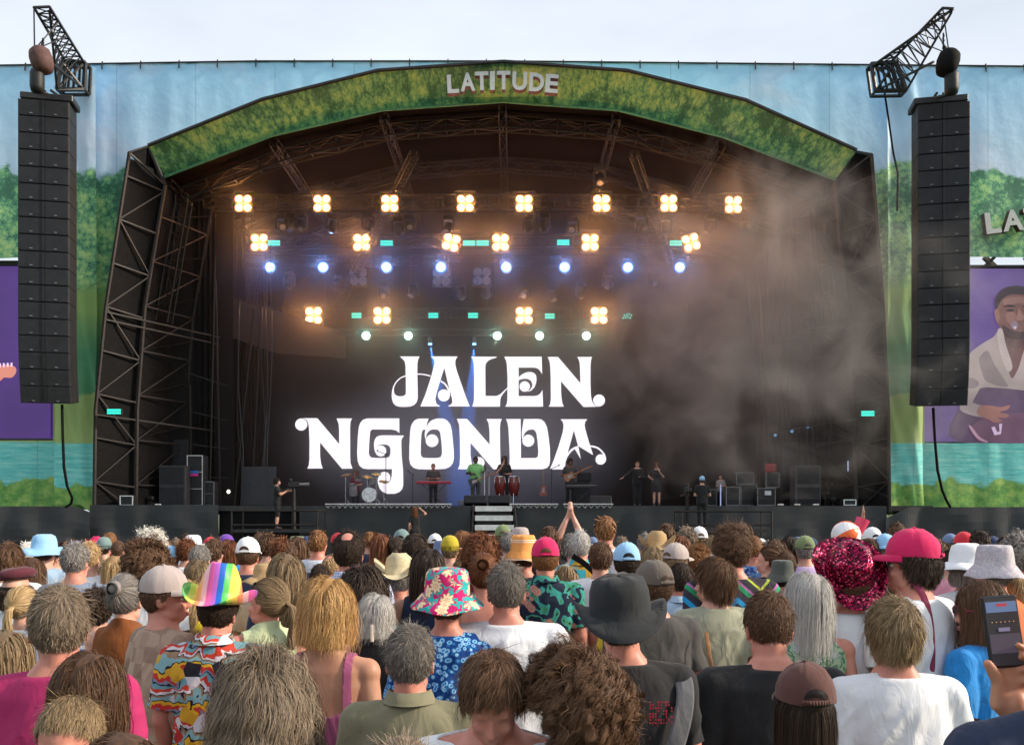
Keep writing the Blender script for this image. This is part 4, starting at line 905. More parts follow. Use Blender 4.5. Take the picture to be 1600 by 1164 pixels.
def clip_shell(name,co,no,q,ls,st,g,off,rim=True,ro=.001):
    """part of the body surface where g>0, lifted off by off[] along the normals, with its border turned in to the skin"""
    newv=[];base=[];idx={};extra={}
    used={}
    V=[];O=[]
    def vid(i):
        if i not in used: used[i]=len(V); V.append(co[i]+no[i]*off[i]); O.append(co[i]+no[i]*ro)
        return used[i]
    def eid(i,j):
        k=(i,j) if i<j else (j,i)
        if k not in extra:
            t=g[i]/(g[i]-g[j]); o=off[i]+(off[j]-off[i])*t; c=co[i]+(co[j]-co[i])*t; nn=no[i]+(no[j]-no[i])*t
            extra[k]=len(V); V.append(c+nn*o); O.append(c+nn*ro)
        return extra[k]
    F_=[];C=[];bord=[]
    quads=q.reshape(-1,4) if (ls==4).all() else None
    fl=[q[s:s+l] for s,l in zip(st,ls)] if quads is None else quads
    pos=g>0
    for f in fl:
        pp=pos[f]
        if pp.all(): F_+= [vid(i) for i in f]; C.append(len(f)); continue
        if not pp.any(): continue
        poly=[];m=len(f);cut=[]
        for a in range(m):
            i,j=f[a],f[(a+1)%m]
            if pos[i]: poly.append(vid(i))
            if pos[i]!=pos[j]: e=eid(i,j); poly.append(e); cut.append((len(poly)-1,e))
        if len(poly)>=3: F_+=poly; C.append(len(poly))
        if len(cut)==2 and rim:
            (ia,a),(ib,b)=cut
            if (ia+1)%len(poly)==ib: bord.append((a,b))
            else: bord.append((b,a))
    n0=len(V)
    if rim and bord:
        rid={}
        for a,b in bord:
            for k in(a,b):
                if k not in rid: rid[k]=len(V); V.append(O[k])
            F_+=[b,a,rid[a],rid[b]]; C.append(4)
    if not C: return None
    return fastmesh(name,np.array(V),np.array(F_),np.array(C))
GARC={}
def body_fields(key):
    me,P,R,arms,th=BODYC[key]; k2=('f',)+key
    if k2 in GARC: return GARC[k2]
    co,no,q,ls,st=meshnp(me); g=key[0]; T=TOR[g]
    zs=np.array([t[0] for t in T])[::-1]; W_=[np.array([t[i] for t in T])[::-1] for i in(1,2,3)]
    hw=np.interp(co[:,2],zs,W_[0]); hd=np.interp(co[:,2],zs,W_[1]); yo=np.interp(co[:,2],zs,W_[2])
    qv=((np.abs(co[:,0])/hw)**2.3+(np.abs(co[:,1]-yo)/hd)**2.3)**(1/2.3); dt=(qv-1)*np.minimum(hw,hd)
    dt=np.where(co[:,2]>1.50,.5,dt)
    s_=np.full(len(co),-1.0); best=np.full(len(co),9.0)
    for S,e,w in arms:
        for (a,b,o,r1,r2) in((S,e,0,.055*th,.042*th),(e,w+(w-e)*.6,1,.041*th,.03*th)):
            a=np.array(a);b=np.array(b); d=b-a; L2=d@d; t=np.clip(((co-a)@d)/L2,0,1); dist=np.linalg.norm(co-(a+t[:,None]*d),axis=1)-(r1+(r2-r1)*t)
            up=dist<best; best=np.where(up,dist,best); s_=np.where(up,t+o if o==0 else 1+t*1.6,s_)
    head=((co-np.array(P))@np.array(R))   # head frame coordinates
    ishead=(head[:,2]>.0)&(np.linalg.norm(head-np.array(SKC),axis=1)<.19)
    isarm=(best<dt)&~((np.abs(co[:,0])<.10)&(co[:,2]<1.6)&(np.abs(co[:,1])<.09))
    GARC[k2]=(co,no,q,ls,st,s_,isarm,head,ishead); return GARC[k2]
def wrinkle(co,amp,sd,fx=7,fz=3.2):
    out=np.empty(len(co))
    for i,c in enumerate(co):
        a=mnoise.noise(Vector((abs(c[0])*fx+c[2]*3.5+sd,c[1]*fx,c[2]*fz-c[0]*1.5))); b=mnoise.noise(Vector((c[0]*11-c[2]*8,c[1]*10+sd,c[2]*6+abs(c[0])*5)))
        out[i]=.8*a+1.5*(.35-abs(a))*.6+.9*(.28-abs(b))
    return out*amp
def solid_shirt(key,kind,lod,seed):
    me,P,R,arms,th=BODYC[key]; g=key[0]; T=TOR[g]; mb=MB(); n=32
    ex={'tee':.012,'loose':.024,'collar':.020,'long':.026,'jersey':.022}[kind]; sl={'tee':.72,'loose':.85,'collar':.80,'long':1.95,'jersey':1.25}[kind]
    prev=0; rows=[]
    for (z,w,d,y) in T[1:]:
        drop=np.clip((1.36-z)/.3,0,1); prev=max(prev*.93,w) if z<1.39 else w
        w2=max(w,prev*(.97 if kind!='strap' else 1))*1.03+.008+ex*drop*.8; d2=d*1.04+.010+ex*drop
        for k in range(n):
            t=2*pi*k/n; c,s_=cos(t),sin(t); e=.86; mb.v.append((w2*abs(c)**e*(1 if c>0 else -1),y+d2*abs(s_)**e*(1 if s_>0 else -1),z))
        rows.append(z)
    for i in range(len(rows)-1):
        for k in range(n): j=(k+1)%n; mb.f.append([i*n+k,(i+1)*n+k,(i+1)*n+j,i*n+j]); mb.m.append(0)
    mb.f.append(list(range(n))); mb.m.append(0); mb.f.append([(len(rows)-1)*n+k for k in range(n)][::-1]); mb.m.append(0)
    for s in(-1,1):
        S=arms[0 if s<0 else 1][0]
        cone(mb,Vector((s*.02,-.020,P.z-.045)),S+Vector((-s*.01,0,.012)),.050,.056*th,14)
        cone(mb,Vector((s*.09,-.02,P.z-.14)),S+Vector((-s*.015,-.0,-.03)),.085*th,.064*th,14)
    for (S,e,w) in arms:
        cone(mb,S,lerpv(S,e,min(1,sl+.12)),.066*th+.2*ex,.052*th+ex*.75,16)
        if sl>1: cone(mb,e,lerpv(e,w,min(1.05,(sl-1)/1.0+.1)),.052*th+ex*.7,.036*th+ex*.6,14)
    if g=='f':
        for s in(-1,1): ell(mb,(s*.064,.082,1.235),(.066,.060,.062),None,14,10)
    if kind=='collar':
        B=len(mb.v)
    m=remesh(mb,VOX[lod]*1.05,9 if lod==0 else (4 if lod==1 else 2),'shirt',.6)
    co,no,q,ls,st=meshnp(m); bpy.data.meshes.remove(m)
    x,y,z=co[:,0],co[:,1],co[:,2]; zn=P.z-.012; best=np.full(len(co),9.0); s_=np.full(len(co),-1.0)
    for S,e,w in arms:
        for (a,b,o,r) in((S,e,0,.075*th),(e,w,1,.062*th)):
            a=np.array(a);b=np.array(b); d=b-a; L2=d@d; t=np.clip(((co-a)@d)/L2,0,1.3); dist=np.linalg.norm(co-(a+t[:,None]*d),axis=1)-r
            up=(dist<best)&((o==0)|(t>.02)); best=np.where(up,dist,best); s_=np.where(up,t+o,s_)
    ax=np.abs(x); gt=np.minimum(zn-(z+.42*y+.010),z-.80); gt=np.where(z>1.58,-1,gt)
    isarm=(best<.02)&((ax>.15 if g!='f' else ax>.13)|(z>P.z))&(s_>.12)
    ga=(sl-s_)*.28; G=np.where(isarm,np.minimum(ga,1),gt)
    off=np.zeros(len(co)); amp={0:.017,1:.011,2:0}[lod]
    if amp: off=np.clip(wrinkle(co,amp,seed*3.7,6,2.4),-.012,.032)*np.clip((P.z-.02-z)/.12,.15,1)
    out=clip_shell(kind,co,no,q,ls,st,G,off,ro=-.006)
    return out
def garment(key,kind,lod,seed=0):
    ck=(kind,key,seed if lod==0 else 0)
    if ck in GARC: return GARC[ck]
    if kind in('tee','loose','collar','long','jersey'): GARC[ck]=solid_shirt(key,kind,lod,seed); return GARC[ck]
    co,no,q,ls,st,s_,isarm,head,ishead=body_fields(key); g=key[0]
    x,y,z=co[:,0],co[:,1],co[:,2]; zn=1.462 if g!='f' else 1.435; ax=np.abs(x)
    off=np.full(len(co),.012)
    if kind in('tee','loose','collar','long','jersey'):
        sl={'tee':.70,'loose':.85,'collar':.78,'long':1.9,'jersey':1.0}[kind]
        gt=np.minimum((zn-(z+.45*y+.02)),z-.80); gt=np.where(z>1.6,-1,gt); ga=(sl-s_)*.27
        G=np.where(isarm,ga,gt); ex={'tee':.010,'loose':.018,'collar':.014,'long':.016,'jersey':.016}[kind]
        off=.009+ex*np.clip((1.40-z)/.25,0,1)+np.where(isarm,ex*1.3*np.clip(s_,0,1),0)
    elif kind=='tank':
        gt=np.minimum(np.minimum(1.45-(z+.6*y), z-.82), np.where(z>1.20, (.125+.02*(1.42-z)/.2)-ax+np.clip(1.27-z,0,1)*2.5, 1)); 
        scoop=np.where(z>1.30,-1,0)
        gt=np.where(z>1.55,-1,gt); G=np.where(isarm,-.05,gt); 
    elif kind=='strap':   # sundress with narrow straps and an open back
        st_=.014-np.abs(ax-.095); body=1.215+.0*ax-z+.42*np.clip(ax-.04,0,.2)+.10*np.clip(y,0,.2)*8
        gt=np.maximum(np.minimum(body,1),np.where(z>1.15,np.minimum(st_,1.47-z),-1)); gt=np.minimum(gt,z-.5); gt=np.where(z>1.5,-1,gt); G=np.where(isarm,-.05,gt); off=off*.6+np.where(z<1.05,.03*np.clip((1.05-z)/.3,0,1),0)
    elif kind=='bare':
        gt=np.minimum(1.16-z,z-.8); G=np.where(isarm,-.05,gt)
    elif kind=='halter':
        gt=np.minimum(np.minimum(1.452-z-.1*y, z-.82), .075+1.0*np.clip(1.42-z,0,.2)-ax); gt=np.where(z>1.55,-1,gt); G=np.where(isarm,-.05,gt)
    elif kind=='shorts': G=np.where(isarm,-.05,np.minimum(.92-z,z-.42)); off=np.full(len(co),.018)
    elif kind=='jeans': G=np.where(isarm,-.05,np.minimum(.92-z,z-.10)); off=np.full(len(co),.014)
    elif kind=='shoes': G=np.where(isarm,-.05,.12-z); off=np.full(len(co),.008)
    elif kind=='skirt': G=np.where(isarm,-.05,np.minimum(1.0-z,z-.55)); off=.02+.05*np.clip(1-z,0,.5)
    if kind not in('shoes',) and lod<2:
        amp={0:.0075,1:.005}[lod]
        if kind in('strap','halter','tank'): amp*=.5
        w=wrinkle(co,amp,seed*3.7); off=off+np.clip(w,-.007,.02)*(np.clip((1.46-z)/.12,.2,1))
    off=np.clip(off,.003,.12)
    GARC[ck]=clip_shell(kind,co,no,q,ls,st,G,off); return GARC[ck]
# ---------------- hair
def hair_mask(p,kind):
    x,y,z=p[:,0],p[:,1],p[:,2]
    zm=np.interp(y,[-.10,-.045,-.01,.012,.04,.062,.10],[-.078,-.082,-.060,-.030,.022,.046,.060])
    m=z>zm
    if kind=='bald': m&=(np.sqrt((x*1.1)**2+(y-.005)**2*.55)>.062)|(z<.04)
    if kind=='thin': m&=(np.sqrt((x)**2+(y+.045)**2)>.034)|(z<.05)
    return m
def strands(style,n,wid,rs,hat=False):
    S=dict(length=.035,lv=.3,seg=6,lift=.35,grav=.0,jit=.18,curl=0,cf=3,clump=.3,K=120,layer=.012,mask='full',flow='crown',frizz=.0)
    S.update(STY[style]); m_=S['seg']+1
    if hat: S['lift']=min(S['lift'],.12); S['layer']=min(S['layer'],.016 if S.get('endz') is None and S['length']<.08 else .026); S['flow']='crown' if S['flow'] in('fringe','side') else S['flow']; S['jit']=min(S['jit'],.12)
    u=rs.normal(size=(n*4,3)); u/=np.linalg.norm(u,axis=1)[:,None]; R_=np.array(SKR); p=u*R_
    p=p[hair_mask(p,S['mask'])&((p[:,2]<.022-.25*np.maximum(0,-p[:,1]-.02)) if hat else True)][:n]; n=len(p); u=p/R_; nor=u/R_; nor/=np.linalg.norm(nor,axis=1)[:,None]
    crown=np.array([.012,-.055,.085])
    d=p-crown
    if S['flow']=='part': d=np.stack([np.sign(p[:,0]-.015)*np.abs(d[:,0])*1.6+.02*np.sign(p[:,0]-.015),d[:,1]*.5-.02-.9*np.clip(p[:,1]+.01,0,.1),d[:,2]*1.0-.01],1)
    if S['flow']=='fringe': d=np.stack([d[:,0]*.9,d[:,1]+.03,d[:,2]],1)
    if S['flow']=='side': d=d+np.array([.08,.02,0])*np.clip((p[:,1]+.03)/.08,0,1)[:,None]
    if S['flow']=='back': d=np.stack([d[:,0]*.5,-np.abs(d[:,1])*.6-.05,d[:,2]*.3-.01],1)
    if S['flow'] in('bun','pony'):
        tgt=np.array(S['tgt']); d=tgt-p
    t=d-nor*(d*nor).sum(1)[:,None]; t/=np.linalg.norm(t,axis=1)[:,None]+1e-6
    K=min(S['K'],n); gi=rs.choice(n,K,replace=False); D=((p[:,None,:]-p[gi][None])**2).sum(2); gid=D.argmin(1)
    jit=rs.normal(size=(n,3))*S['jit']; gj=rs.normal(size=(K,3))*S['jit']*1.2
    dr=t+nor*S['lift']+jit*.6+gj[gid]; dr/=np.linalg.norm(dr,axis=1)[:,None]
    L=S['length']*(1+S['lv']*(rs.rand(n)*2-1))*(1+S['lv']*.6*(rs.rand(K)*2-1))[gid]
    if S.get('fade'):   # short at the nape and sides, long on top
        L=L*np.interp(p[:,2],[-.08,-.02,.045,.09],[.22,.35,.9,1.15])
    if S.get('endz') is not None: # cut line
        L=np.clip((p[:,2]-S['endz'])*1.12+.02+rs.rand(n)*.03,.03,None)*(1+.05*rs.normal(size=n))
    lay=S['layer']*(.15+.85*rs.rand(n))+.003
    fly=rs.rand(n)<(.035 if not hat else .01); L=np.where(fly,L*1.25,L); dr=np.where(fly[:,None],dr+nor*.35+rs.normal(size=(n,3))*.25,dr); lay=np.where(fly,lay+.010,lay)
    P=np.zeros((n,m_,3)); P[:,0]=p; cur=p.copy(); st_=L/S['seg']
    if S['flow'] in('bun','pony'): 
        L=np.linalg.norm(np.array(S['tgt'])-p,axis=1)*1.15; st_=L/S['seg']
    for j in range(1,m_):
        if S['flow'] in('bun','pony'): dr=dr*.2+ (np.array(S['tgt'])-cur)*6; 
        dr=dr+np.array([0,0,-1.0])*(S['grav']*st_*100/3)[:,None]
        dr/=np.linalg.norm(dr,axis=1)[:,None]+1e-6
        cur=cur+dr*st_[:,None]
        # keep outside the skull, the neck and the upper back
        Re=R_+lay[:,None]; rr=np.linalg.norm(cur/Re,axis=1); ins=rr<1; cur=np.where(ins[:,None],cur/np.maximum(rr,1e-3)[:,None],cur)
        if S['curl']<.0055 or S.get('endz') is not None and S['lift']<.3:
            Ro=R_+lay[:,None]*1.15+.001; r5=np.linalg.norm(cur/Ro,axis=1); out=(r5>1)&(cur[:,2]>-.05)&~fly; cur=np.where(out[:,None],cur*(1-.7*(1-1/np.maximum(r5,1e-3)))[:,None],cur)
        if S['length']>.09 or S.get('endz') is not None:
            nk=np.array([.064,.075])+lay[:,None]; cx=cur[:,0]/nk[:,0]; cyy=(cur[:,1]+.01)/nk[:,1]; r2=np.sqrt(cx**2+cyy**2); i2=(r2<1)&(cur[:,2]<-.04)
            sc=np.where(i2,1/np.maximum(r2,.05),1); cur[:,0]*=sc; cur[:,1]=(cur[:,1]+.01)*sc-.01
            c3=np.array([0,.008,-.52]); r3=np.array([.225,.128,.36])+lay[:,None]*.8; e=(cur-c3)/r3; r4=np.linalg.norm(e,axis=1); i4=r4<1
            cur=np.where(i4[:,None],c3+e/np.maximum(r4,.05)[:,None]*r3,cur)
        P[:,j]=cur
    tt=np.linspace(0,1,m_)
    if S['clump']>0:
        G=P[gi][gid]; off=(p-p[gi][gid])[:,None,:]*(1-.75*tt)[None,:,None]
        w=(S['clump']*tt**1.2)[None,:,None]*np.where(fly,.1,1)[:,None,None]; P=P*(1-w)+(G+off)*w
    if S['curl']>0:
        ph=(rs.rand(K)*6.28)[gid]+rs.normal(size=n)*.35*(1+S['frizz']*3); fr=(S['cf']*(1+.25*rs.normal(size=K)))[gid]
        tang=np.gradient(P,axis=1); tang/=np.linalg.norm(tang,axis=2)[:,:,None]+1e-9
        a=np.cross(tang,np.array([.3,.8,.5])); a/=np.linalg.norm(a,axis=2)[:,:,None]+1e-9; b=np.cross(tang,a)
        am=S['curl']*np.minimum(1,tt*2.2)[None,:]*(.7+.6*rs.rand(n))[:,None]; an=2*pi*fr[:,None]*tt[None,:]*1.0+ph[:,None]
        P=P+a*(np.cos(an)*am)[:,:,None]+b*(np.sin(an)*am)[:,:,None]
    if S['frizz']>0: P=P+rs.normal(size=P.shape)*S['frizz']*.012*tt[None,:,None]
    # ribbons
    tang=np.gradient(P,axis=1); outw=P-np.array([0,-.01,-.02]); 
    side=np.cross(tang,outw+rs.normal(size=(n,1,3))*.05); side/=np.linalg.norm(side,axis=2)[:,:,None]+1e-9
    w=wid*(1-.75*tt**2)[None,:,None]*(.6+.8*rs.rand(n))[:,None,None]
    A=P+side*w; Bq=P-side*w
    co=np.stack([A,Bq],2).reshape(-1,3)+np.array(SKC)
    base=(np.arange(n)*m_*2)[:,None]+(np.arange(m_-1)*2)[None]
    f=np.stack([base,base+1,base+3,base+2],2).reshape(-1)
    rnd=np.repeat((.08+.42*rs.rand(n)+.45*rs.rand(K)[gid]),m_*2); tv=np.tile(np.repeat(tt,2),n)
    return co,f,rnd,tv,P
STY={
 'short':dict(length=.028,fade=1,lift=.12,jit=.13,K=420,clump=.15,layer=.008,seg=4),
 'buzz':dict(length=.009,seg=3,lift=.6,clump=0,layer=.002,jit=.25),
 'crop':dict(length=.042,fade=1,lift=.12,jit=.15,K=320,clump=.30,layer=.012,flow='side',seg=5),
 'messy':dict(length=.055,lift=.10,grav=.35,jit=.15,K=260,clump=.38,layer=.015,flow='side',curl=.003,cf=.8,seg=6),
 'mop':dict(length=.085,lift=.14,grav=.6,jit=.13,K=220,clump=.45,layer=.020,seg=8,curl=.004,cf=.8,flow='side'),
 'quiff':dict(length=.052,fade=1,lift=.42,jit=.15,K=200,clump=.5,layer=.020,flow='fringe',curl=.004,cf=1.2,seg=6),
 'thin':dict(length=.034,fade=1,lift=.12,jit=.12,mask='thin',clump=.2,layer=.011,K=300,seg=5),
 'curly':dict(length=.095,lift=1.0,grav=.5,jit=.22,K=190,clump=.95,layer=.040,curl=.0105,cf=2.3,seg=16,frizz=.02),
 'curlshort':dict(length=.045,lift=.55,grav=.2,jit=.25,K=340,clump=.8,layer=.018,curl=.006,cf=1.5,seg=8,frizz=.03,fade=1),
 'curlylong':dict(length=.30,endz=-.25,lift=1.1,grav=.75,jit=.30,K=170,clump=.90,layer=.062,curl=.013,cf=4.2,seg=26,frizz=.03),
 'bob':dict(endz=-.075,lift=.16,grav=1.1,jit=.09,K=200,clump=.42,layer=.024,seg=11,curl=.006,cf=1.4,flow='part'),
 'long':dict(endz=-.165,lift=.12,grav=1.2,jit=.07,K=220,clump=.38,layer=.019,seg=12,curl=.004,cf=1.5,flow='part'),
 'longstraight':dict(endz=-.36,lift=.08,grav=1.3,jit=.05,K=260,clump=.28,layer=.016,seg=12,curl=.002,cf=1.0,flow='part'),
 'wavy':dict(endz=-.36,lift=.15,grav=1.2,jit=.10,K=200,clump=.65,layer=.027,seg=18,curl=.010,cf=3.0,flow='part',frizz=.02),
 'bun':dict(flow='bun',tgt=(0,-.115,.045),lift=.12,jit=.06,K=160,clump=.15,layer=.008,seg=8),
 'pony':dict(flow='pony',tgt=(0,-.110,.0),lift=.10,jit=.05,K=160,clump=.15,layer=.008,seg=8),
}
HAIRC={}
def hair_mesh(style,lod,seed,hat=False):
    if lod>0: seed=seed%3
    k=(style,lod,seed,hat)
    if k in HAIRC: return HAIRC[k]
    rs=np.random.RandomState(seed*7+5+len(style))
    long_=style in('long','longstraight','wavy','bob','curlylong','curly')
    n={0:13000,1:3600,2:700}[lod]*(1.1 if long_ else 1); wid={0:.00062,1:.0015,2:.0042}[lod]*(1.1 if long_ else 1)
    co,f,rnd,tv,P=strands(style,int(n),wid,rs,hat); parts=[(co,f,np.full(len(f)//4,4),rnd,tv)]
    # scalp shell under the strands so that no skin shows through
    nu,nv=(56,36) if lod==0 else (28,18)
    ph=np.linspace(-pi/2,pi/2,nv+1); th=np.linspace(0,2*pi,nu,endpoint=False); PH,TH=np.meshgrid(ph,th,indexing='ij')
    u=np.stack([np.cos(PH)*np.cos(TH),np.cos(PH)*np.sin(TH),np.sin(PH)],2).reshape(-1,3)
    lay=STY[style].get('layer',.012); msk=STY[style].get('mask','full'); base_p=u*np.array(SKR)
    hm=hair_mask(base_p,msk); thick=.003+lay*.40 if not hat else .005
    th_=np.array([thick*(1+.5*mnoise.noise(Vector(v*5+seed))) for v in u]); co2=u*(np.array(SKR)+np.where(hm,th_,.0)[:,None])+np.array(SKC)
    idx=np.arange((nv+1)*nu).reshape(nv+1,nu); a=idx[:-1];b=np.roll(idx,-1,1)[:-1];c=np.roll(idx,-1,1)[1:];d=idx[1:]
    Q=np.stack([a,b,c,d],2).reshape(-1,4); keep=(hm[Q].sum(1)>=3)&((co2[Q][:,:,2].max(1)<.165) if hat else True); Q=Q[keep]
    parts.append((co2,Q.reshape(-1),np.full(len(Q),4),.10+.25*rs.rand(len(co2)),np.full(len(co2),.0)))
    # tails, buns and plaits
    def tail(path,r0,r1,nst,cl,cf):
        path=np.array(path); m_=22; tt=np.linspace(0,1,m_); seg=np.linspace(0,1,len(path)); base=np.stack([np.interp(tt,seg,path[:,i]) for i in range(3)],1)
        nn=nst; a=rs.rand(nn)*2*pi; r=np.sqrt(rs.rand(nn)); K=14; gid=(a/(2*pi)*K).astype(int)%K
        prof=(r0+(r1-r0)*tt)*np.minimum(1,.45+tt*4)*np.where(tt>.85,1-(tt-.85)*4,1)
        Pp=base[None]+np.stack([np.cos(a)[:,None]*r[:,None]*prof[None],np.sin(a)[:,None]*r[:,None]*prof[None]*.7,np.zeros((nn,m_))],2)
        phs=rs.rand(K)*6.28; an=2*pi*cf*tt[None]+phs[gid][:,None]; Pp=Pp+np.stack([np.cos(an)*cl,np.sin(an)*cl,0*an],2)*tt[None,:,None]
        tang=np.gradient(Pp,axis=1); ow=Pp-base[None]+np.array([0,-.03,0]); sd=np.cross(tang,ow); sd/=np.linalg.norm(sd,axis=2)[:,:,None]+1e-9
        w=wid*1.2*np.ones((1,m_,1)); A=Pp+sd*w;B_=Pp-sd*w; c_=np.stack([A,B_],2).reshape(-1,3)+np.array(SKC); bs=(np.arange(nn)*m_*2)[:,None]+(np.arange(m_-1)*2)[None]
        ff=np.stack([bs,bs+1,bs+3,bs+2],2).reshape(-1); parts.append((c_,ff,np.full(len(ff)//4,4),np.repeat(.6*rs.rand(nn)+.4*rs.rand(K)[gid],m_*2),np.tile(np.repeat(tt,2),nn)))
    if style=='pony': tail([(0,-.105,.0),(0,-.15,-.02),(0,-.165,-.08),(0,-.16,-.16),(0,-.155,-.24)],.020,.030,int(n*.35),.008,1.5)
    if style=='bun':
        nn=int(n*.3); m_=14; tt=np.linspace(0,1,m_); a0=rs.rand(nn)*6.28; tilt=rs.normal(size=nn)*.5; rr=.030+.008*rs.rand(nn); an=a0[:,None]+tt[None]*4
        x=rr[:,None]*np.cos(an); zz=rr[:,None]*np.sin(an); yy_=-.125-.022*np.cos(an*1+tilt[:,None])-.012*rs.rand(nn)[:,None]
        Pp=np.stack([x,yy_,zz+.05],2); tang=np.gradient(Pp,axis=1); ow=Pp-np.array([0,-.11,.05]); sd=np.cross(tang,ow); sd/=np.linalg.norm(sd,axis=2)[:,:,None]+1e-9
        A=Pp+sd*wid;B_=Pp-sd*wid; c_=np.stack([A,B_],2).reshape(-1,3)+np.array(SKC); bs=(np.arange(nn)*m_*2)[:,None]+(np.arange(m_-1)*2)[None]
        ff=np.stack([bs,bs+1,bs+3,bs+2],2).reshape(-1); parts.append((c_,ff,np.full(len(ff)//4,4),np.repeat(rs.rand(nn),m_*2),np.tile(np.repeat(tt,2),nn)))
        e=MB(); ell(e,Vector(SKC)+Vector((0,-.122,.05)),(.030,.022,.030),None,14,10); fl=np.array([i for q_ in e.f for i in q_]); parts.append((np.array(e.v),fl,np.full(len(e.f),4),np.full(len(e.v),.4),np.full(len(e.v),.3)))
    CO=[];FF=[];CC=[];R1=[];T1_=[];o=0
    for c_,f_,n_,r_,t_ in parts: CO.append(c_);FF.append(f_+o);CC.append(n_);R1.append(r_);T1_.append(t_);o+=len(c_)
    CO=np.concatenate(CO); me=fastmesh('hair',CO,np.concatenate(FF),np.concatenate(CC))
    at=me.attributes.new('strand','FLOAT_COLOR','POINT'); R1=np.concatenate(R1);T1_=np.concatenate(T1_); at.data.foreach_set('color',np.stack([R1,T1_,R1*0,R1*0+1],1).astype(np.float32).ravel())
    HAIRC[k]=me; return me
HM={}
def hair_mat(name,dark,lite,tip=None):
    if name in HM: return HM[name]
    m,nt,b=newmat('hair_'+name); L=nt.links.new; a=N(nt,'ShaderNodeAttribute',attribute_name='strand'); s=N(nt,'ShaderNodeSeparateColor'); L(a.outputs['Color'],s.inputs[0])
    r=ramp(nt,[(.1,dark),(.55,[(p+q)/2 for p,q in zip(dark,lite)]),(.95,lite)]); L(s.outputs[0],r.inputs[0])
    mx_=N(nt,'ShaderNodeMix',data_type='RGBA',blend_type='MIX'); tp=tip or [min(1,c*1.35) for c in lite]; mx_.inputs['B'].default_value=(*tp,1); q=N(nt,'ShaderNodeMath',operation='MULTIPLY'); q.inputs[1].default_value=.45
    L(s.outputs[1],q.inputs[0]); L(q.outputs[0],mx_.inputs['Factor']); L(r.outputs[0],mx_.inputs['A']); L(mx_.outputs['Result'],b.inputs['Base Color'])
    b.inputs['Roughness'].default_value=.55; b.inputs['Specular IOR Level'].default_value=.25; HM[name]=m; return m
HC={'brown':((.045,.022,.012),(.16,.085,.045)),'dark':((.014,.009,.007),(.06,.035,.022)),'black':((.008,.006,.006),(.03,.02,.016)),'auburn':((.07,.022,.010),(.22,.08,.03)),
 'ginger':((.12,.05,.02),(.34,.16,.06)),'blond':((.22,.13,.06),(.62,.44,.22)),'dirty':((.10,.065,.035),(.34,.24,.13)),'grey':((.10,.09,.085),(.36,.33,.30)),'silver':((.26,.25,.24),(.66,.63,.58)),
 'saltpepper':((.05,.042,.036),(.24,.21,.18)),'white':((.45,.42,.38),(.80,.76,.68)),'greybrown':((.09,.065,.045),(.30,.23,.16)),'gold':((.25,.13,.045),(.62,.38,.15))}
def HMAT(n): return hair_mat(n,*HC[n])
def skin_mat(name,c):
    k='skin_'+name
    if k in MATC: return MATC[k]
    m,nt,b=newmat(k); L=nt.links.new; tcn=N(nt,'ShaderNodeTexCoord'); n=N(nt,'ShaderNodeTexNoise'); n.inputs['Scale'].default_value=14; n.inputs['Detail'].default_value=4; L(tcn.outputs['Object'],n.inputs['Vector'])
    r=ramp(nt,[(.3,[c[0]*.86,c[1]*.74,c[2]*.72]),(.65,c)]); L(n.outputs[0],r.inputs[0]); L(r.outputs[0],b.inputs['Base Color']); b.inputs['Roughness'].default_value=.5; b.inputs['Specular IOR Level'].default_value=.35
    b.inputs['Subsurface Weight'].default_value=.15; b.inputs['Subsurface Radius'].default_value=(.03,.008,.004); b.inputs['Subsurface Scale'].default_value=.6
    n2=N(nt,'ShaderNodeTexNoise'); n2.inputs['Scale'].default_value=120; L(tcn.outputs['Object'],n2.inputs['Vector']); bp=N(nt,'ShaderNodeBump'); bp.inputs['Strength'].default_value=.12; bp.inputs['Distance'].default_value=.002; L(n2.outputs[0],bp.inputs['Height']); L(bp.outputs[0],b.inputs['Normal'])
    MATC[k]=m; return m
SKIN={'pale':(.62,.36,.27),'pink':(.60,.27,.20),'tan':(.46,.25,.16),'brown':(.16,.075,.045),'dark':(.07,.033,.022)}
def SK(n): return skin_mat(n,SKIN[n])
def cloth(name,col,var=.08,bump=.35):
    k='cloth_'+name
    if k in MATC: return MATC[k]
    m,nt,b=newmat(k); L=nt.links.new; tcn=N(nt,'ShaderNodeTexCoord'); b.inputs['Roughness'].default_value=.85; b.inputs['Specular IOR Level'].default_value=.2; b.inputs['Sheen Weight'].default_value=.12
    n=N(nt,'ShaderNodeTexNoise'); n.inputs['Scale'].default_value=9; n.inputs['Detail'].default_value=6; L(tcn.outputs['Object'],n.inputs['Vector'])
    r=ramp(nt,[(.3,[c*(1-var) for c in col]),(.7,[min(1,c*(1+var)) for c in col])]); L(n.outputs[0],r.inputs[0]); L(r.outputs[0],b.inputs['Base Color'])
    cloth_bump(nt,b,tcn,bump); MATC[k]=m; return m
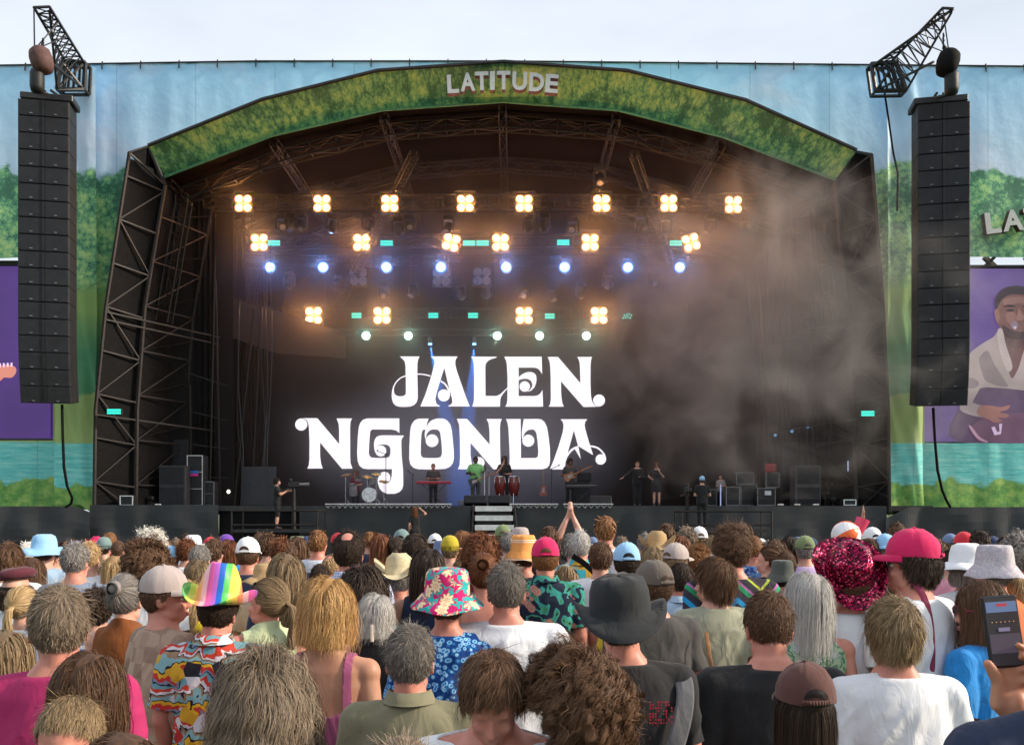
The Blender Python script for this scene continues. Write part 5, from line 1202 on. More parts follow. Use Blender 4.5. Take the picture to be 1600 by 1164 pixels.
def cloth_bump(nt,b,tcn,s=.35):
    s=s*1.6
    L=nt.links.new; mp=N(nt,'ShaderNodeMapping'); mp.inputs['Rotation'].default_value=(.3,.5,.2); mp.inputs['Scale'].default_value=(1,1,.45); L(tcn.outputs['Object'],mp.inputs[0])
    w=N(nt,'ShaderNodeTexNoise'); w.inputs['Scale'].default_value=11; w.inputs['Detail'].default_value=3; w.inputs['Distortion'].default_value=1.2; L(mp.outputs[0],w.inputs['Vector'])
    bp=N(nt,'ShaderNodeBump'); bp.inputs['Strength'].default_value=s; bp.inputs['Distance'].default_value=.02; L(w.outputs[0],bp.inputs['Height'])
    f=N(nt,'ShaderNodeTexNoise'); f.inputs['Scale'].default_value=420; L(tcn.outputs['Object'],f.inputs['Vector']); b2=N(nt,'ShaderNodeBump'); b2.inputs['Strength'].default_value=.18; b2.inputs['Distance'].default_value=.001; L(f.outputs[0],b2.inputs['Height']); L(bp.outputs[0],b2.inputs['Normal']); L(b2.outputs[0],b.inputs['Normal'])
def patt(name,fn,bump=.3,rough=.85):
    k='print_'+name
    if k in MATC: return MATC[k]
    m,nt,b=newmat(k); b.inputs['Roughness'].default_value=rough; b.inputs['Specular IOR Level'].default_value=.2
    tcn=N(nt,'ShaderNodeTexCoord'); fn(nt,b,tcn); cloth_bump(nt,b,tcn,bump); MATC[k]=m; return m
def _noise(nt,tcn,sc,det=3,dist=0,scale=(1,1,1)):
    mp=N(nt,'ShaderNodeMapping'); mp.inputs['Scale'].default_value=scale; nt.links.new(tcn.outputs['Object'],mp.inputs[0]); n=N(nt,'ShaderNodeTexNoise'); n.inputs['Scale'].default_value=sc; n.inputs['Detail'].default_value=det; n.inputs['Distortion'].default_value=dist; nt.links.new(mp.outputs[0],n.inputs['Vector']); return n
def p_jag(nt,b,tcn):   # jagged horizontal bands of many colours
    L=nt.links.new; sp=N(nt,'ShaderNodeSeparateXYZ'); L(tcn.outputs['Object'],sp.inputs[0]); n=_noise(nt,tcn,9,2,.8)
    a=N(nt,'ShaderNodeMath',operation='MULTIPLY_ADD'); a.inputs[1].default_value=.17; L(n.outputs[0],a.inputs[0]); L(sp.outputs['Z'],a.inputs[2]); m1=N(nt,'ShaderNodeMath',operation='MULTIPLY'); m1.inputs[1].default_value=6.4; L(a.outputs[0],m1.inputs[0]); fr=N(nt,'ShaderNodeMath',operation='FRACT'); L(m1.outputs[0],fr.inputs[0])
    r=ramp(nt,[(0,(.50,.04,.03)),(.12,(.70,.40,.03)),(.24,(.015,.015,.02)),(.29,(.22,.42,.45)),(.44,(.30,.20,.13)),(.52,(.02,.02,.03)),(.57,(.65,.62,.66)),(.66,(.55,.05,.03)),(.76,(.16,.34,.40)),(.88,(.02,.02,.02)),(.93,(.20,.24,.36))],'CONSTANT'); L(fr.outputs[0],r.inputs[0])
    v=N(nt,'ShaderNodeTexVoronoi'); v.inputs['Scale'].default_value=16; L(tcn.outputs['Object'],v.inputs['Vector']); s=N(nt,'ShaderNodeSeparateColor'); L(v.outputs['Color'],s.inputs[0]); g=N(nt,'ShaderNodeMath',operation='GREATER_THAN'); g.inputs[1].default_value=.80; L(s.outputs[0],g.inputs[0]); r2=ramp(nt,[(0,(.02,.02,.03)),(.35,(.62,.36,.03)),(.6,(.5,.04,.04)),(.8,(.6,.58,.62))],'CONSTANT'); L(s.outputs[1],r2.inputs[0])
    x=N(nt,'ShaderNodeMix',data_type='RGBA'); L(g.outputs[0],x.inputs['Factor']); L(r.outputs[0],x.inputs['A']); L(r2.outputs[0],x.inputs['B']); L(x.outputs['Result'],b.inputs['Base Color'])
def flowers(nt,b,tcn,sc,base,cols,petal,leafc=None,thr=.34,petals=9):
    L=nt.links.new; v=N(nt,'ShaderNodeTexVoronoi'); v.inputs['Scale'].default_value=sc; L(tcn.outputs['Object'],v.inputs['Vector'])
    sb=N(nt,'ShaderNodeVectorMath',operation='SUBTRACT'); 
    mulv=N(nt,'ShaderNodeVectorMath',operation='SCALE'); mulv.inputs['Scale'].default_value=sc; L(tcn.outputs['Object'],mulv.inputs[0]); pv=N(nt,'ShaderNodeVectorMath',operation='SCALE'); pv.inputs['Scale'].default_value=sc; L(v.outputs['Position'],pv.inputs[0]); L(mulv.outputs[0],sb.inputs[0]); L(pv.outputs[0],sb.inputs[1])
    s=N(nt,'ShaderNodeSeparateXYZ'); L(sb.outputs[0],s.inputs[0]); at=N(nt,'ShaderNodeMath',operation='ARCTAN2'); L(s.outputs['Z'],at.inputs[0]); L(s.outputs['X'],at.inputs[1]); mm=N(nt,'ShaderNodeMath',operation='MULTIPLY'); mm.inputs[1].default_value=petals; L(at.outputs[0],mm.inputs[0]); si=N(nt,'ShaderNodeMath',operation='SINE'); L(mm.outputs[0],si.inputs[0])
    ra=N(nt,'ShaderNodeMath',operation='MULTIPLY_ADD'); ra.inputs[1].default_value=.09; L(si.outputs[0],ra.inputs[0]); L(v.outputs['Distance'],ra.inputs[2])
    r=ramp(nt,[(0,petal),(.10,cols[0]),(.16,petal),(thr,cols[0]),(thr+.05,base)],'CONSTANT'); L(ra.outputs[0],r.inputs[0])
    n=_noise(nt,tcn,sc*1.3,1,1.0); r2=ramp(nt,[(0,base),(.47,leafc or cols[-1]),(.56,cols[-1]),(.64,base)],'CONSTANT'); L(n.outputs[0],r2.inputs[0])
    g=N(nt,'ShaderNodeMath',operation='LESS_THAN'); g.inputs[1].default_value=thr+.05; L(ra.outputs[0],g.inputs[0]); x=N(nt,'ShaderNodeMix',data_type='RGBA'); L(g.outputs[0],x.inputs['Factor']); L(r2.outputs[0],x.inputs['A']); L(r.outputs[0],x.inputs['B']); L(x.outputs['Result'],b.inputs['Base Color'])
def p_swirl(nt,b,tcn):
    L=nt.links.new; v=N(nt,'ShaderNodeTexVoronoi'); v.inputs['Scale'].default_value=44; mp=_noise(nt,tcn,8,2); ad=N(nt,'ShaderNodeMix',data_type='RGBA',blend_type='ADD'); ad.inputs['Factor'].default_value=.05; L(tcn.outputs['Object'],ad.inputs['A']); L(mp.outputs['Color'],ad.inputs['B']); L(ad.outputs['Result'],v.inputs['Vector'])
    r=ramp(nt,[(0,(.01,.12,.42)),(.25,(.02,.25,.62)),(.38,(.45,.68,.82)),(.46,(.02,.22,.55)),(.62,(.008,.05,.22))]); L(v.outputs['Distance'],r.inputs[0]); L(r.outputs[0],b.inputs['Base Color'])
def p_zig(nt,b,tcn):
    L=nt.links.new; sp=N(nt,'ShaderNodeSeparateXYZ'); L(tcn.outputs['Object'],sp.inputs[0]); ab=N(nt,'ShaderNodeMath',operation='PINGPONG'); ab.inputs[1].default_value=.13; L(sp.outputs['X'],ab.inputs[0]); m_=N(nt,'ShaderNodeMath',operation='MULTIPLY_ADD'); m_.inputs[1].default_value=.9; L(ab.outputs[0],m_.inputs[0]); L(sp.outputs['Z'],m_.inputs[2]); k=N(nt,'ShaderNodeMath',operation='MULTIPLY'); k.inputs[1].default_value=2.6; L(m_.outputs[0],k.inputs[0]); fr=N(nt,'ShaderNodeMath',operation='FRACT'); L(k.outputs[0],fr.inputs[0])
    r=ramp(nt,[(0,(.03,.025,.04)),(.13,(.50,.02,.05)),(.2,(.04,.03,.05)),(.3,(.55,.12,.02)),(.36,(.03,.03,.05)),(.48,(.02,.30,.65)),(.56,(.04,.04,.06)),(.68,(.02,.28,.12)),(.76,(.40,.12,.35)),(.80,(.03,.03,.04)),(.92,(.35,.42,.04)),(.96,(.03,.03,.04))],'CONSTANT'); L(fr.outputs[0],r.inputs[0]); L(r.outputs[0],b.inputs['Base Color'])
def p_check(c1,c2,sx=60,sz=60):
    def f(nt,b,tcn):
        L=nt.links.new; sp=N(nt,'ShaderNodeSeparateXYZ'); L(tcn.outputs['Object'],sp.inputs[0]); o=[]
        for ax,s in(('X',sx),('Z',sz)):
            m_=N(nt,'ShaderNodeMath',operation='MULTIPLY'); m_.inputs[1].default_value=s; L(sp.outputs[ax],m_.inputs[0]); q=N(nt,'ShaderNodeMath',operation='FRACT'); L(m_.outputs[0],q.inputs[0]); g=N(nt,'ShaderNodeMath',operation='GREATER_THAN'); g.inputs[1].default_value=.55; L(q.outputs[0],g.inputs[0]); o.append(g)
        a=N(nt,'ShaderNodeMath',operation='ADD'); L(o[0].outputs[0],a.inputs[0]); L(o[1].outputs[0],a.inputs[1]); h=N(nt,'ShaderNodeMath',operation='MULTIPLY'); h.inputs[1].default_value=.5; L(a.outputs[0],h.inputs[0]); x=N(nt,'ShaderNodeMix',data_type='RGBA'); x.inputs['A'].default_value=(*c1,1); x.inputs['B'].default_value=(*c2,1); L(h.outputs[0],x.inputs['Factor']); L(x.outputs['Result'],b.inputs['Base Color'])
    return f
def p_stripe(stops,per,ax='Z',off=0):
    def f(nt,b,tcn):
        L=nt.links.new; sp=N(nt,'ShaderNodeSeparateXYZ'); L(tcn.outputs['Object'],sp.inputs[0]); m_=N(nt,'ShaderNodeMath',operation='MULTIPLY_ADD'); m_.inputs[1].default_value=per; m_.inputs[2].default_value=off; L(sp.outputs[ax],m_.inputs[0]); q=N(nt,'ShaderNodeMath',operation='FRACT'); L(m_.outputs[0],q.inputs[0]); r=ramp(nt,stops,'CONSTANT'); L(q.outputs[0],r.inputs[0]); L(r.outputs[0],b.inputs['Base Color'])
    return f
def p_patch(cols,sc=9):
    def f(nt,b,tcn):
        L=nt.links.new; v=N(nt,'ShaderNodeTexVoronoi',distance='CHEBYCHEV'); v.inputs['Scale'].default_value=sc; v.inputs['Randomness'].default_value=.35; L(tcn.outputs['Object'],v.inputs['Vector']); s=N(nt,'ShaderNodeSeparateColor'); L(v.outputs['Color'],s.inputs[0]); r=ramp(nt,[(i/len(cols),c) for i,c in enumerate(cols)],'CONSTANT'); L(s.outputs[0],r.inputs[0]); L(r.outputs[0],b.inputs['Base Color'])
    return f
def p_band(nt,b,tcn):  # pink tee, pale lower part with two navy lines
    L=nt.links.new; sp=N(nt,'ShaderNodeSeparateXYZ'); L(tcn.outputs['Object'],sp.inputs[0]); mr=N(nt,'ShaderNodeMapRange'); mr.inputs[1].default_value=.8; mr.inputs[2].default_value=1.6; L(sp.outputs['Z'],mr.inputs[0])
    r=ramp(nt,[(0,(.36,.03,.12)),(.36,(.04,.04,.10)),(.385,(.50,.22,.29)),(.50,(.04,.04,.10)),(.525,(.50,.22,.29)),(.55,(.38,.03,.12))],'CONSTANT'); L(mr.outputs[0],r.inputs[0]); L(r.outputs[0],b.inputs['Base Color'])
def p_sequin(nt,b,tcn):
    L=nt.links.new; v=N(nt,'ShaderNodeTexVoronoi'); v.inputs['Scale'].default_value=150; L(tcn.outputs['Object'],v.inputs['Vector']); s=N(nt,'ShaderNodeSeparateColor'); L(v.outputs['Color'],s.inputs[0])
    r=ramp(nt,[(0,(.03,.002,.01)),(.35,(.12,.004,.03)),(.65,(.42,.008,.065)),(.90,(.90,.14,.22))],'CONSTANT'); L(s.outputs[0],r.inputs[0]); L(r.outputs[0],b.inputs['Base Color']); b.inputs['Metallic'].default_value=.6; b.inputs['Roughness'].default_value=.25
    bp=N(nt,'ShaderNodeBump'); bp.inputs['Strength'].default_value=1; bp.inputs['Distance'].default_value=.01; L(s.outputs[1],bp.inputs['Height']); L(bp.outputs[0],b.inputs['Coat Normal'])
WHT=(.72,.74,.78)
def GM(n):
    tbl={'white':lambda:cloth('white',WHT,.04),'black':lambda:cloth('black',(.018,.018,.02)),'charcoal':lambda:cloth('charcoal',(.06,.058,.056)),'navy':lambda:cloth('navy',(.02,.03,.065)),'olive':lambda:cloth('olive',(.20,.19,.12),.06),'sage':lambda:cloth('sage',(.30,.31,.23)),
    'lightblue':lambda:cloth('lightblue',(.36,.50,.66)),'paleblue':lambda:cloth('paleblue',(.55,.63,.74)),'bluegrey':lambda:cloth('bluegrey',(.20,.25,.34)),'rust':lambda:cloth('rust',(.22,.07,.02),.2,.5),'pinkdress':lambda:cloth('pinkdress',(.30,.08,.17),.12,.6),'mint':lambda:cloth('mint',(.50,.60,.36)),'red':lambda:cloth('red',(.48,.01,.06)),
    'blue':lambda:cloth('blue',(.02,.22,.58),.12,.6),'orange':lambda:cloth('orange',(.60,.16,.06)),'yellow':lambda:cloth('yellow',(.60,.45,.03)),'green':lambda:cloth('green',(.08,.28,.10)),'lilac':lambda:cloth('lilac',(.52,.42,.66)),'beige':lambda:cloth('beige',(.50,.40,.30)),'grey':lambda:cloth('grey',(.26,.26,.27)),'pink':lambda:cloth('pink',(.64,.28,.36)),'cream':lambda:cloth('cream',(.62,.56,.44)),'teal':lambda:cloth('teal',(.04,.28,.28)),'singer':lambda:cloth('singergreen',(.20,.48,.17)),'maroon':lambda:cloth('maroon',(.14,.02,.035)),'brown':lambda:cloth('brownc',(.16,.09,.055)),'denim':lambda:cloth('denim',(.08,.13,.24)),
    'camo':lambda:patt('camo',p_patch([(.40,.28,.21),(.30,.20,.15),(.44,.32,.24),(.35,.24,.18)],15)),'jag':lambda:patt('jag',p_jag),'swirl':lambda:patt('swirl',p_swirl),'zig':lambda:patt('zig',p_zig),'pinkband':lambda:patt('pinkband',p_band),
    'gingham':lambda:patt('gingham',p_check((.62,.66,.75),(.16,.22,.48),70,70)),'patchwork':lambda:patt('patchwork',p_patch([(.05,.40,.48),(.62,.60,.55),(.60,.36,.05),(.30,.10,.12),(.08,.30,.40),(.5,.48,.35)],16)),
    'tropic':lambda:patt('tropic',lambda nt,b,t:flowers(nt,b,t,9,(.012,.02,.04),[(.30,.12,.10),(.04,.22,.12)],(.42,.22,.17),(.04,.28,.25),.26,2)),
    'floralw':lambda:patt('floralw',lambda nt,b,t:flowers(nt,b,t,22,(.35,.45,.30),[(.06,.10,.32),(.10,.22,.12)],(.62,.62,.52),(.10,.22,.12),.3,5)),
    'navyfloral':lambda:patt('navyfloral',lambda nt,b,t:flowers(nt,b,t,16,(.02,.05,.22),[(.5,.5,.55),(.1,.2,.4)],(.6,.6,.6),(.05,.15,.35),.25,5)),
    'stripebl':lambda:patt('stripebl',p_stripe([(0,(.62,.64,.68)),(.5,(.14,.22,.42))],26)),'plaid':lambda:patt('plaid',p_check((.30,.05,.05),(.03,.04,.10),22,22)),'redpatch':lambda:patt('redpatch',p_patch([(.012,.012,.014),(.014,.014,.016)],4))}
    return tbl[n]()
# ---------------- hats and glasses, in the head frame
def hat_shell(prof,n=40,sx=1,sy=1.22,thick=.003,fn=None,seam=0):
    """lathe around the head with elliptical section; prof [(r,z)] from the crown centre down to the brim edge; fn deforms points"""
    mb=MB(); P=[]
    for (r,z) in prof:
        row=[]
        for k in range(n):
            t=2*pi*k/n; p=Vector((r*sx*cos(t),r*sy*sin(t)-.008,z)); 
            if fn: p=fn(p,r,t)
            row.append(p)
        P.append(row)
    for row in P: mb.v+=[tuple(p) for p in row]
    m=len(P)
    for i in range(m-1):
        for k in range(n): j=(k+1)%n; mb.f.append([i*n+k,(i+1)*n+k,(i+1)*n+j,i*n+j]); mb.m.append(0)
    mb.f.append(list(range(n))[::1]); mb.m.append(0)
    # inner face
    B=len(mb.v); mb.v+=[tuple(p-Vector((0,0,thick)) if i>=m*0.6 else p*.985) for i,row in enumerate(P) for p in row]
    for i in range(m-1):
        for k in range(n): j=(k+1)%n; mb.f.append([B+i*n+k,B+i*n+j,B+(i+1)*n+j,B+(i+1)*n+k]); mb.m.append(0)
    for k in range(n): j=(k+1)%n; mb.f.append([(m-1)*n+k,B+(m-1)*n+k,B+(m-1)*n+j,(m-1)*n+j]); mb.m.append(0)
    return mb
HATC={}
def hat_mesh(kind,n=40):
    if kind in HATC: return HATC[kind]
    top=SKC.z+SKR.z+.012; c0=top
    if kind in('cap','capback'):
        zb=.150; prof=[(.004,top+.004),(.03,top),(.055,top-.016),(.074,top-.042),(.084,top-.072),(.087,zb)]
        mb=hat_shell(prof,48,1,1.20,fn=lambda p,r,t:Vector((p.x*(1-.018*max(0,cos(6*t))**12),p.y*(1-.018*max(0,cos(6*t))**12)+0,p.z-.002*max(0,cos(6*t))**12+.0025*sin(3*t+r*60))))
        sg=1 if kind=='cap' else -1
        # brim : curved peak
        nb=14; P=[]
        for i in range(nb+1):
            a=radians(90)+radians(62)*(i/nb*2-1); r1=(.085*cos(a),.104*sin(a)*sg-.008); ext=.072*max(0,cos((i/nb*2-1)*pi/2))**.55
            row=[]
            for j in range(5):
                t=j/4; row.append(Vector((r1[0]*(1+.10*t),r1[1]+sg*ext*t,zb+.006-.030*t*t*.6-.16*abs(r1[0])**1.5*t)))
            P.append(row)
        for dz in(0,-.004):
            B=len(mb.v)
            for row in P: mb.v+=[tuple(p+Vector((0,0,dz))) for p in row]
            for i in range(nb):
                for j in range(4): mb.f.append([B+i*5+j,B+(i+1)*5+j,B+(i+1)*5+j+1,B+i*5+j+1]); mb.m.append(0)
        # button, band and rear strap opening (dark half-moon set on the side away from the peak)
        ell(mb,(0,-.008,top+.006),(.008,.008,.004),None,8,5)
        mb.cm=1; ys=-sg; B=len(mb.v); pts=[]
        for i in range(13):
            a=pi*i/12; xx=.036*cos(a); zz=zb+.014+.032*sin(a); t=min(1,(top-zz)/(top-zb)); 
            rr=np.interp(zz,[zb,top-.072,top-.042,top-.016,top],[.087,.084,.074,.055,.03]); yv=1.20*sqrt(max(1e-6,rr*rr-xx*xx))+.003
            pts.append(Vector((xx,ys*yv-.008,zz)))
        ctr=Vector((0,ys*(1.20*.0868+.003)-.008,zb+.026))
        for i in range(12):
            for (u0,u1) in((0,.5),(.5,1)):
                pp=[lerpv(ctr,pts[i],u0),lerpv(ctr,pts[i],u1),lerpv(ctr,pts[i+1],u1),lerpv(ctr,pts[i+1],u0)]
                pq=[]
                for w_ in pp:
                    rr=np.interp(w_.z,[zb,top-.072,top-.042,top-.016,top],[.0885,.0855,.0755,.056,.031]); pq.append(Vector((w_.x,ys*(1.20*sqrt(max(1e-6,rr*rr-w_.x**2))+.002)-.008,w_.z)))
                mb.face(pq)
        for i in range(12): 
            a0=pi*i/12; 
        mb.cm=0
        for i in range(10):
            a0=radians(-28+5.6*i)-pi/2*1; x0=.0895*sin(radians(-28+5.6*i)); x1=.0895*sin(radians(-28+5.6*(i+1)))
            y0=ys*1.20*sqrt(.0895**2-x0*x0)-.008; y1=ys*1.20*sqrt(.0895**2-x1*x1)-.008
            mb.prism([Vector((x0,y0,zb+.001)),Vector((x1,y1,zb+.001)),Vector((x1,y1,zb+.013)),Vector((x0,y0,zb+.013))],(0,ys*.003,0))
    elif kind=='bucket':
        zb=.165; prof=[(.004,top+.014),(.04,top+.014),(.070,top+.010),(.078,top),(.084,top-.035),(.090,zb),(.098,zb-.010),(.120,zb-.040),(.136,zb-.062)]
        mb=hat_shell(prof,44,1,1.15,fn=lambda p,r,t:Vector((p.x,p.y,p.z+.004*sin(3*t+1)*(r>.1)+.003*sin(7*t)*(r>.06))))
    elif kind=='bigbucket':
        zb=.155; prof=[(.004,top+.022),(.04,top+.022),(.078,top+.014),(.092,top-.004),(.098,top-.045),(.100,zb),(.112,zb-.014),(.138,zb-.045),(.158,zb-.062)]
        mb=hat_shell(prof,48,1,1.12,fn=lambda p,r,t:Vector((p.x,p.y,p.z+(.022*abs(cos(t))**3 if r>.11 else 0)+.005*sin(5*t)*(r>.09))))
    elif kind=='safari':
        zb=.155; prof=[(.004,top+.020),(.05,top+.020),(.082,top+.006),(.094,top-.03),(.098,top-.07),(.099,zb),(.115,zb-.006),(.140,zb-.020),(.163,zb-.030)]
        def fn(p,r,t):
            if r>.11: k=(r-.10)/.063; p=Vector((p.x*(1-.10*k*abs(cos(t))**3),p.y,p.z+.075*k*abs(cos(t))**2.5*(1 if cos(t)<0 else .75)-.03*k*max(0,-sin(t))))
            elif r<.09: p=Vector((p.x,p.y,p.z-.006*abs(sin(3*t))))
            return p
        mb=hat_shell(prof,56,1,1.10,fn=fn)
    elif kind in('cowboy','rainbow','sequin'):
        zb=.165; H_=.080 if kind=='rainbow' else .045; prof=[(.004,top+.020),(.03,top+.020),(.056,top+H_-.004),(.066,top+H_-.012),(.078,top+.008),(.088,top-.04),(.094,zb),(.105,zb-.002),(.125,zb+.0),(.145,zb+.006),(.160,zb+.012)] if kind=='rainbow' else [(.004,top+.020),(.03,top+.020),(.056,top+H_-.004),(.066,top+H_-.012),(.078,top+.008),(.088,top-.04),(.094,zb),(.105,zb-.002)]+([(.122,zb+.0),(.140,zb+.006),(.155,zb+.012)] if kind=='sequin' else [(.135,zb+.0),(.165,zb+.006),(.185,zb+.012)])
        def fn(p,r,t):
            if r<.07: p=Vector((p.x*.75,p.y,p.z-(.012 if r<.04 else 0)-.02*max(0,sin(t))*(r>.04)))
            if r>.1:
                k=(r-.1)/.085; p=Vector((p.x*(1-.16*k*k),p.y*1.02,p.z+.085*k**1.3*cos(t)**2*(1 if kind!='sequin' else .6)-.035*k*sin(t)**2))
            return p
        mb=hat_shell(prof,56,1,1.15,fn=fn)
    elif kind=='sunhat':
        zb=.16; prof=[(.004,top+.012),(.05,top+.010),(.078,top-.006),(.090,top-.045),(.094,zb),(.12,zb-.012),(.155,zb-.03),(.185,zb-.045)]
        mb=hat_shell(prof,44,1,1.12,fn=lambda p,r,t:Vector((p.x,p.y,p.z+(.012*sin(2*t+.6)+.006*sin(5*t))*(r>.1))))
    elif kind=='beanie':
        prof=[(.004,top+.02),(.03,top+.016),(.06,top-.002),(.080,top-.035),(.088,top-.08),(.088,.13)]; mb=hat_shell(prof,32,1,1.2)
    elif kind=='beret':
        prof=[(.004,top+.012),(.05,top+.012),(.09,top-.002),(.108,top-.026),(.10,top-.045),(.086,top-.055)]; mb=hat_shell(prof,32,1,1.15,fn=lambda p,r,t:Vector((p.x,p.y,p.z+.12*p.x)))
    me=bpy.data.meshes.new(kind); me.from_pydata(mb.v,[],mb.f); me.polygons.foreach_set('material_index',mb.m); me.polygons.foreach_set('use_smooth',[True]*len(me.polygons)); me.update(); HATC[kind]=me; return me
def p_rainbow(nt,b,tcn):
    L=nt.links.new; sp=N(nt,'ShaderNodeSeparateXYZ'); L(tcn.outputs['Object'],sp.inputs[0]); ad=N(nt,'ShaderNodeMath',operation='MULTIPLY_ADD'); ad.inputs[1].default_value=.35; L(sp.outputs['Y'],ad.inputs[0]); L(sp.outputs['X'],ad.inputs[2])
    m_=N(nt,'ShaderNodeMath',operation='MULTIPLY_ADD'); m_.inputs[1].default_value=5.6; m_.inputs[2].default_value=.30; L(ad.outputs[0],m_.inputs[0]); q=N(nt,'ShaderNodeMath',operation='FRACT'); L(m_.outputs[0],q.inputs[0])
    r=ramp(nt,[(0,(.70,.12,.36)),(.13,(.42,.12,.50)),(.24,(.02,.12,.50)),(.38,(.08,.45,.10)),(.52,(.50,.72,.08)),(.64,(.85,.60,.12)),(.76,(.85,.30,.13)),(.88,(.82,.45,.50))],'CONSTANT'); L(q.outputs[0],r.inputs[0]); L(r.outputs[0],b.inputs['Base Color'])
def p_straw(c1,c2):
    def f(nt,b,tcn):
        L=nt.links.new; w=N(nt,'ShaderNodeTexWave',wave_type='BANDS',bands_direction='Z'); w.inputs['Scale'].default_value=45; w.inputs['Distortion'].default_value=2; L(tcn.outputs['Object'],w.inputs['Vector']); v=N(nt,'ShaderNodeTexVoronoi'); v.inputs['Scale'].default_value=120; L(tcn.outputs['Object'],v.inputs['Vector']); m_=N(nt,'ShaderNodeMath',operation='MULTIPLY'); L(w.outputs[1],m_.inputs[0]); L(v.outputs[0],m_.inputs[1]); r=ramp(nt,[(0,c2),(.3,c1)]); L(m_.outputs[0],r.inputs[0]); L(r.outputs[0],b.inputs['Base Color'])
    return f
def HATM(n):
    t={'rainbow':lambda:patt('rainbow',p_rainbow,.15,.35),'sequin':lambda:patt('sequin',p_sequin,.9,.3),'straw':lambda:patt('straw',p_straw((.66,.58,.40),(.36,.28,.14)),.2),'strawtan':lambda:patt('strawtan',p_straw((.48,.34,.18),(.25,.15,.07)),.2),
     'floralhat':lambda:patt('floralhat',lambda nt,b,t_:flowers(nt,b,t_,17,(.50,.015,.14),[(.62,.05,.06),(.02,.38,.38)],(.80,.66,.40),(.02,.36,.36),.42,8)),
     'palefloral':lambda:patt('palefloral',lambda nt,b,t_:flowers(nt,b,t_,40,(.52,.48,.50),[(.40,.36,.44),(.36,.36,.40)],(.46,.40,.44),(.42,.40,.44),.3,5)),
     'orangeb':lambda:patt('orangeb',p_stripe([(0,(.75,.32,.09)),(.40,(.75,.66,.58)),(.44,(.75,.32,.09)),(.50,(.75,.66,.58)),(.54,(.75,.32,.09))],8,'Z',-.35)),
     'whitecap':lambda:cloth('whitecap',(.72,.74,.76),.04,.2),'beigecap':lambda:cloth('beigecap',(.40,.34,.32),.06,.2),'browncap':lambda:cloth('browncap',(.10,.045,.038),.1,.3),'greycap':lambda:cloth('greycap',(.12,.10,.085),.1,.3),'magenta':lambda:cloth('magenta',(.60,.02,.11),.06,.25),'skycap':lambda:cloth('skycap',(.28,.52,.78),.05,.2),
     'blackhat':lambda:cloth('blackhat',(.022,.024,.026),.1,.25),'greenhat':lambda:cloth('greenhat',(.17,.22,.10),.1,.2),'denimhat':lambda:cloth('denimhat',(.14,.20,.34),.1,.2),'darkgreen':lambda:cloth('darkgreenhat',(.07,.08,.07),.1,.2),'redcap':lambda:cloth('redcap',(.55,.03,.05),.1,.2),'teal':lambda:cloth('tealhat',(.16,.24,.24),.1,.3),'darkred':lambda:cloth('darkred',(.09,.02,.03),.1,.3),'purple':lambda:cloth('purplehat',(.14,.05,.34),.1,.3),'yellowhat':lambda:cloth('yellowhat',(.45,.36,.03),.1,.3),'navycap':lambda:cloth('navycap',(.03,.05,.12),.1,.2)}
    return t[n]()
def glasses_mesh(kind):
    k='g_'+kind
    if k in HATC: return HATC[k]
    mb=MB(); z=.122; up=0
    if kind=='up': z=.205; y0=.060
    else: y0=.098
    for s in(-1,1):
        pts=[Vector((s*(.034+.026*cos(a)),y0-.004*abs(cos(a)),z+.020*sin(a))) for a in [2*pi*i/12 for i in range(12)]]
        mb.cm=0; mb.tube(pts+[pts[0]],.0022,5); mb.cm=1; mb.face(pts)
        mb.cm=0; mb.tube([Vector((s*.060,y0-.002,z+.006)),Vector((s*.083,y0-.05,z+.004)),Vector((s*.085,-.01 if kind!='up' else -.04,z-.002 if kind!='up' else z-.03)),Vector((s*.082,-.03 if kind!='up' else -.06,z-.02 if kind!='up' else z-.05))],.0024,5)
    mb.bar(Vector((-.010,y0+.002,z+.006)),Vector((.010,y0+.002,z+.006)),.002,5)
    me=bpy.data.meshes.new(kind); me.from_pydata(mb.v,[],mb.f); me.polygons.foreach_set('material_index',mb.m); me.update(); HATC[k]=me; return me
LENSD=plain('dark_lens',(.01,.008,.01),.12); LENSR=plain('red_frame',(.30,.015,.05),.3); FRAMEB=plain('black_frame',(.015,.015,.015),.3); LENSC=plain('pale_lens',(.35,.25,.22),.15)
EYEW=plain('eye_white',(.7,.68,.66),.2,var=.02); EYED=plain('eye_dark',(.02,.012,.01),.15)
def face_mesh():
    if 'face' in HATC: return HATC['face']
    mb=MB()
    for s in(-1,1):
        mb.cm=0; ell(mb,(s*.031,.0765,.114),(.0115,.0105,.0075),None,12,8); mb.cm=0
    n0=len(mb.f); mb.m=[0]*n0
    for s in(-1,1): ell(mb,(s*.031,.0865,.114),(.0058,.0018,.0058),None,10,6)
    mb.m+= [1]*(len(mb.f)-len(mb.m)); mb.m=[0]*n0+[1]*(len(mb.f)-n0)
    me=bpy.data.meshes.new('eyes'); me.from_pydata(mb.v,[],mb.f); me.polygons.foreach_set('material_index',mb.m); me.polygons.foreach_set('use_smooth',[True]*len(me.polygons)); me.update(); HATC['face']=me; return me
def brow_mesh():
    if 'brow' in HATC: return HATC['brow']
    mb=MB()
    for s in(-1,1):
        pts=[Vector((s*.014,.0945,.132)),Vector((s*.030,.0925,.138)),Vector((s*.046,.083,.133))]; mb.bar(pts[0],pts[1],.0035,5); mb.bar(pts[1],pts[2],.0035,5,.001)
    me=bpy.data.meshes.new('eyebrows'); me.from_pydata(mb.v,[],mb.f); me.update(); HATC['brow']=me; return me
LIPM=plain('lips',(.42,.14,.12),.45)
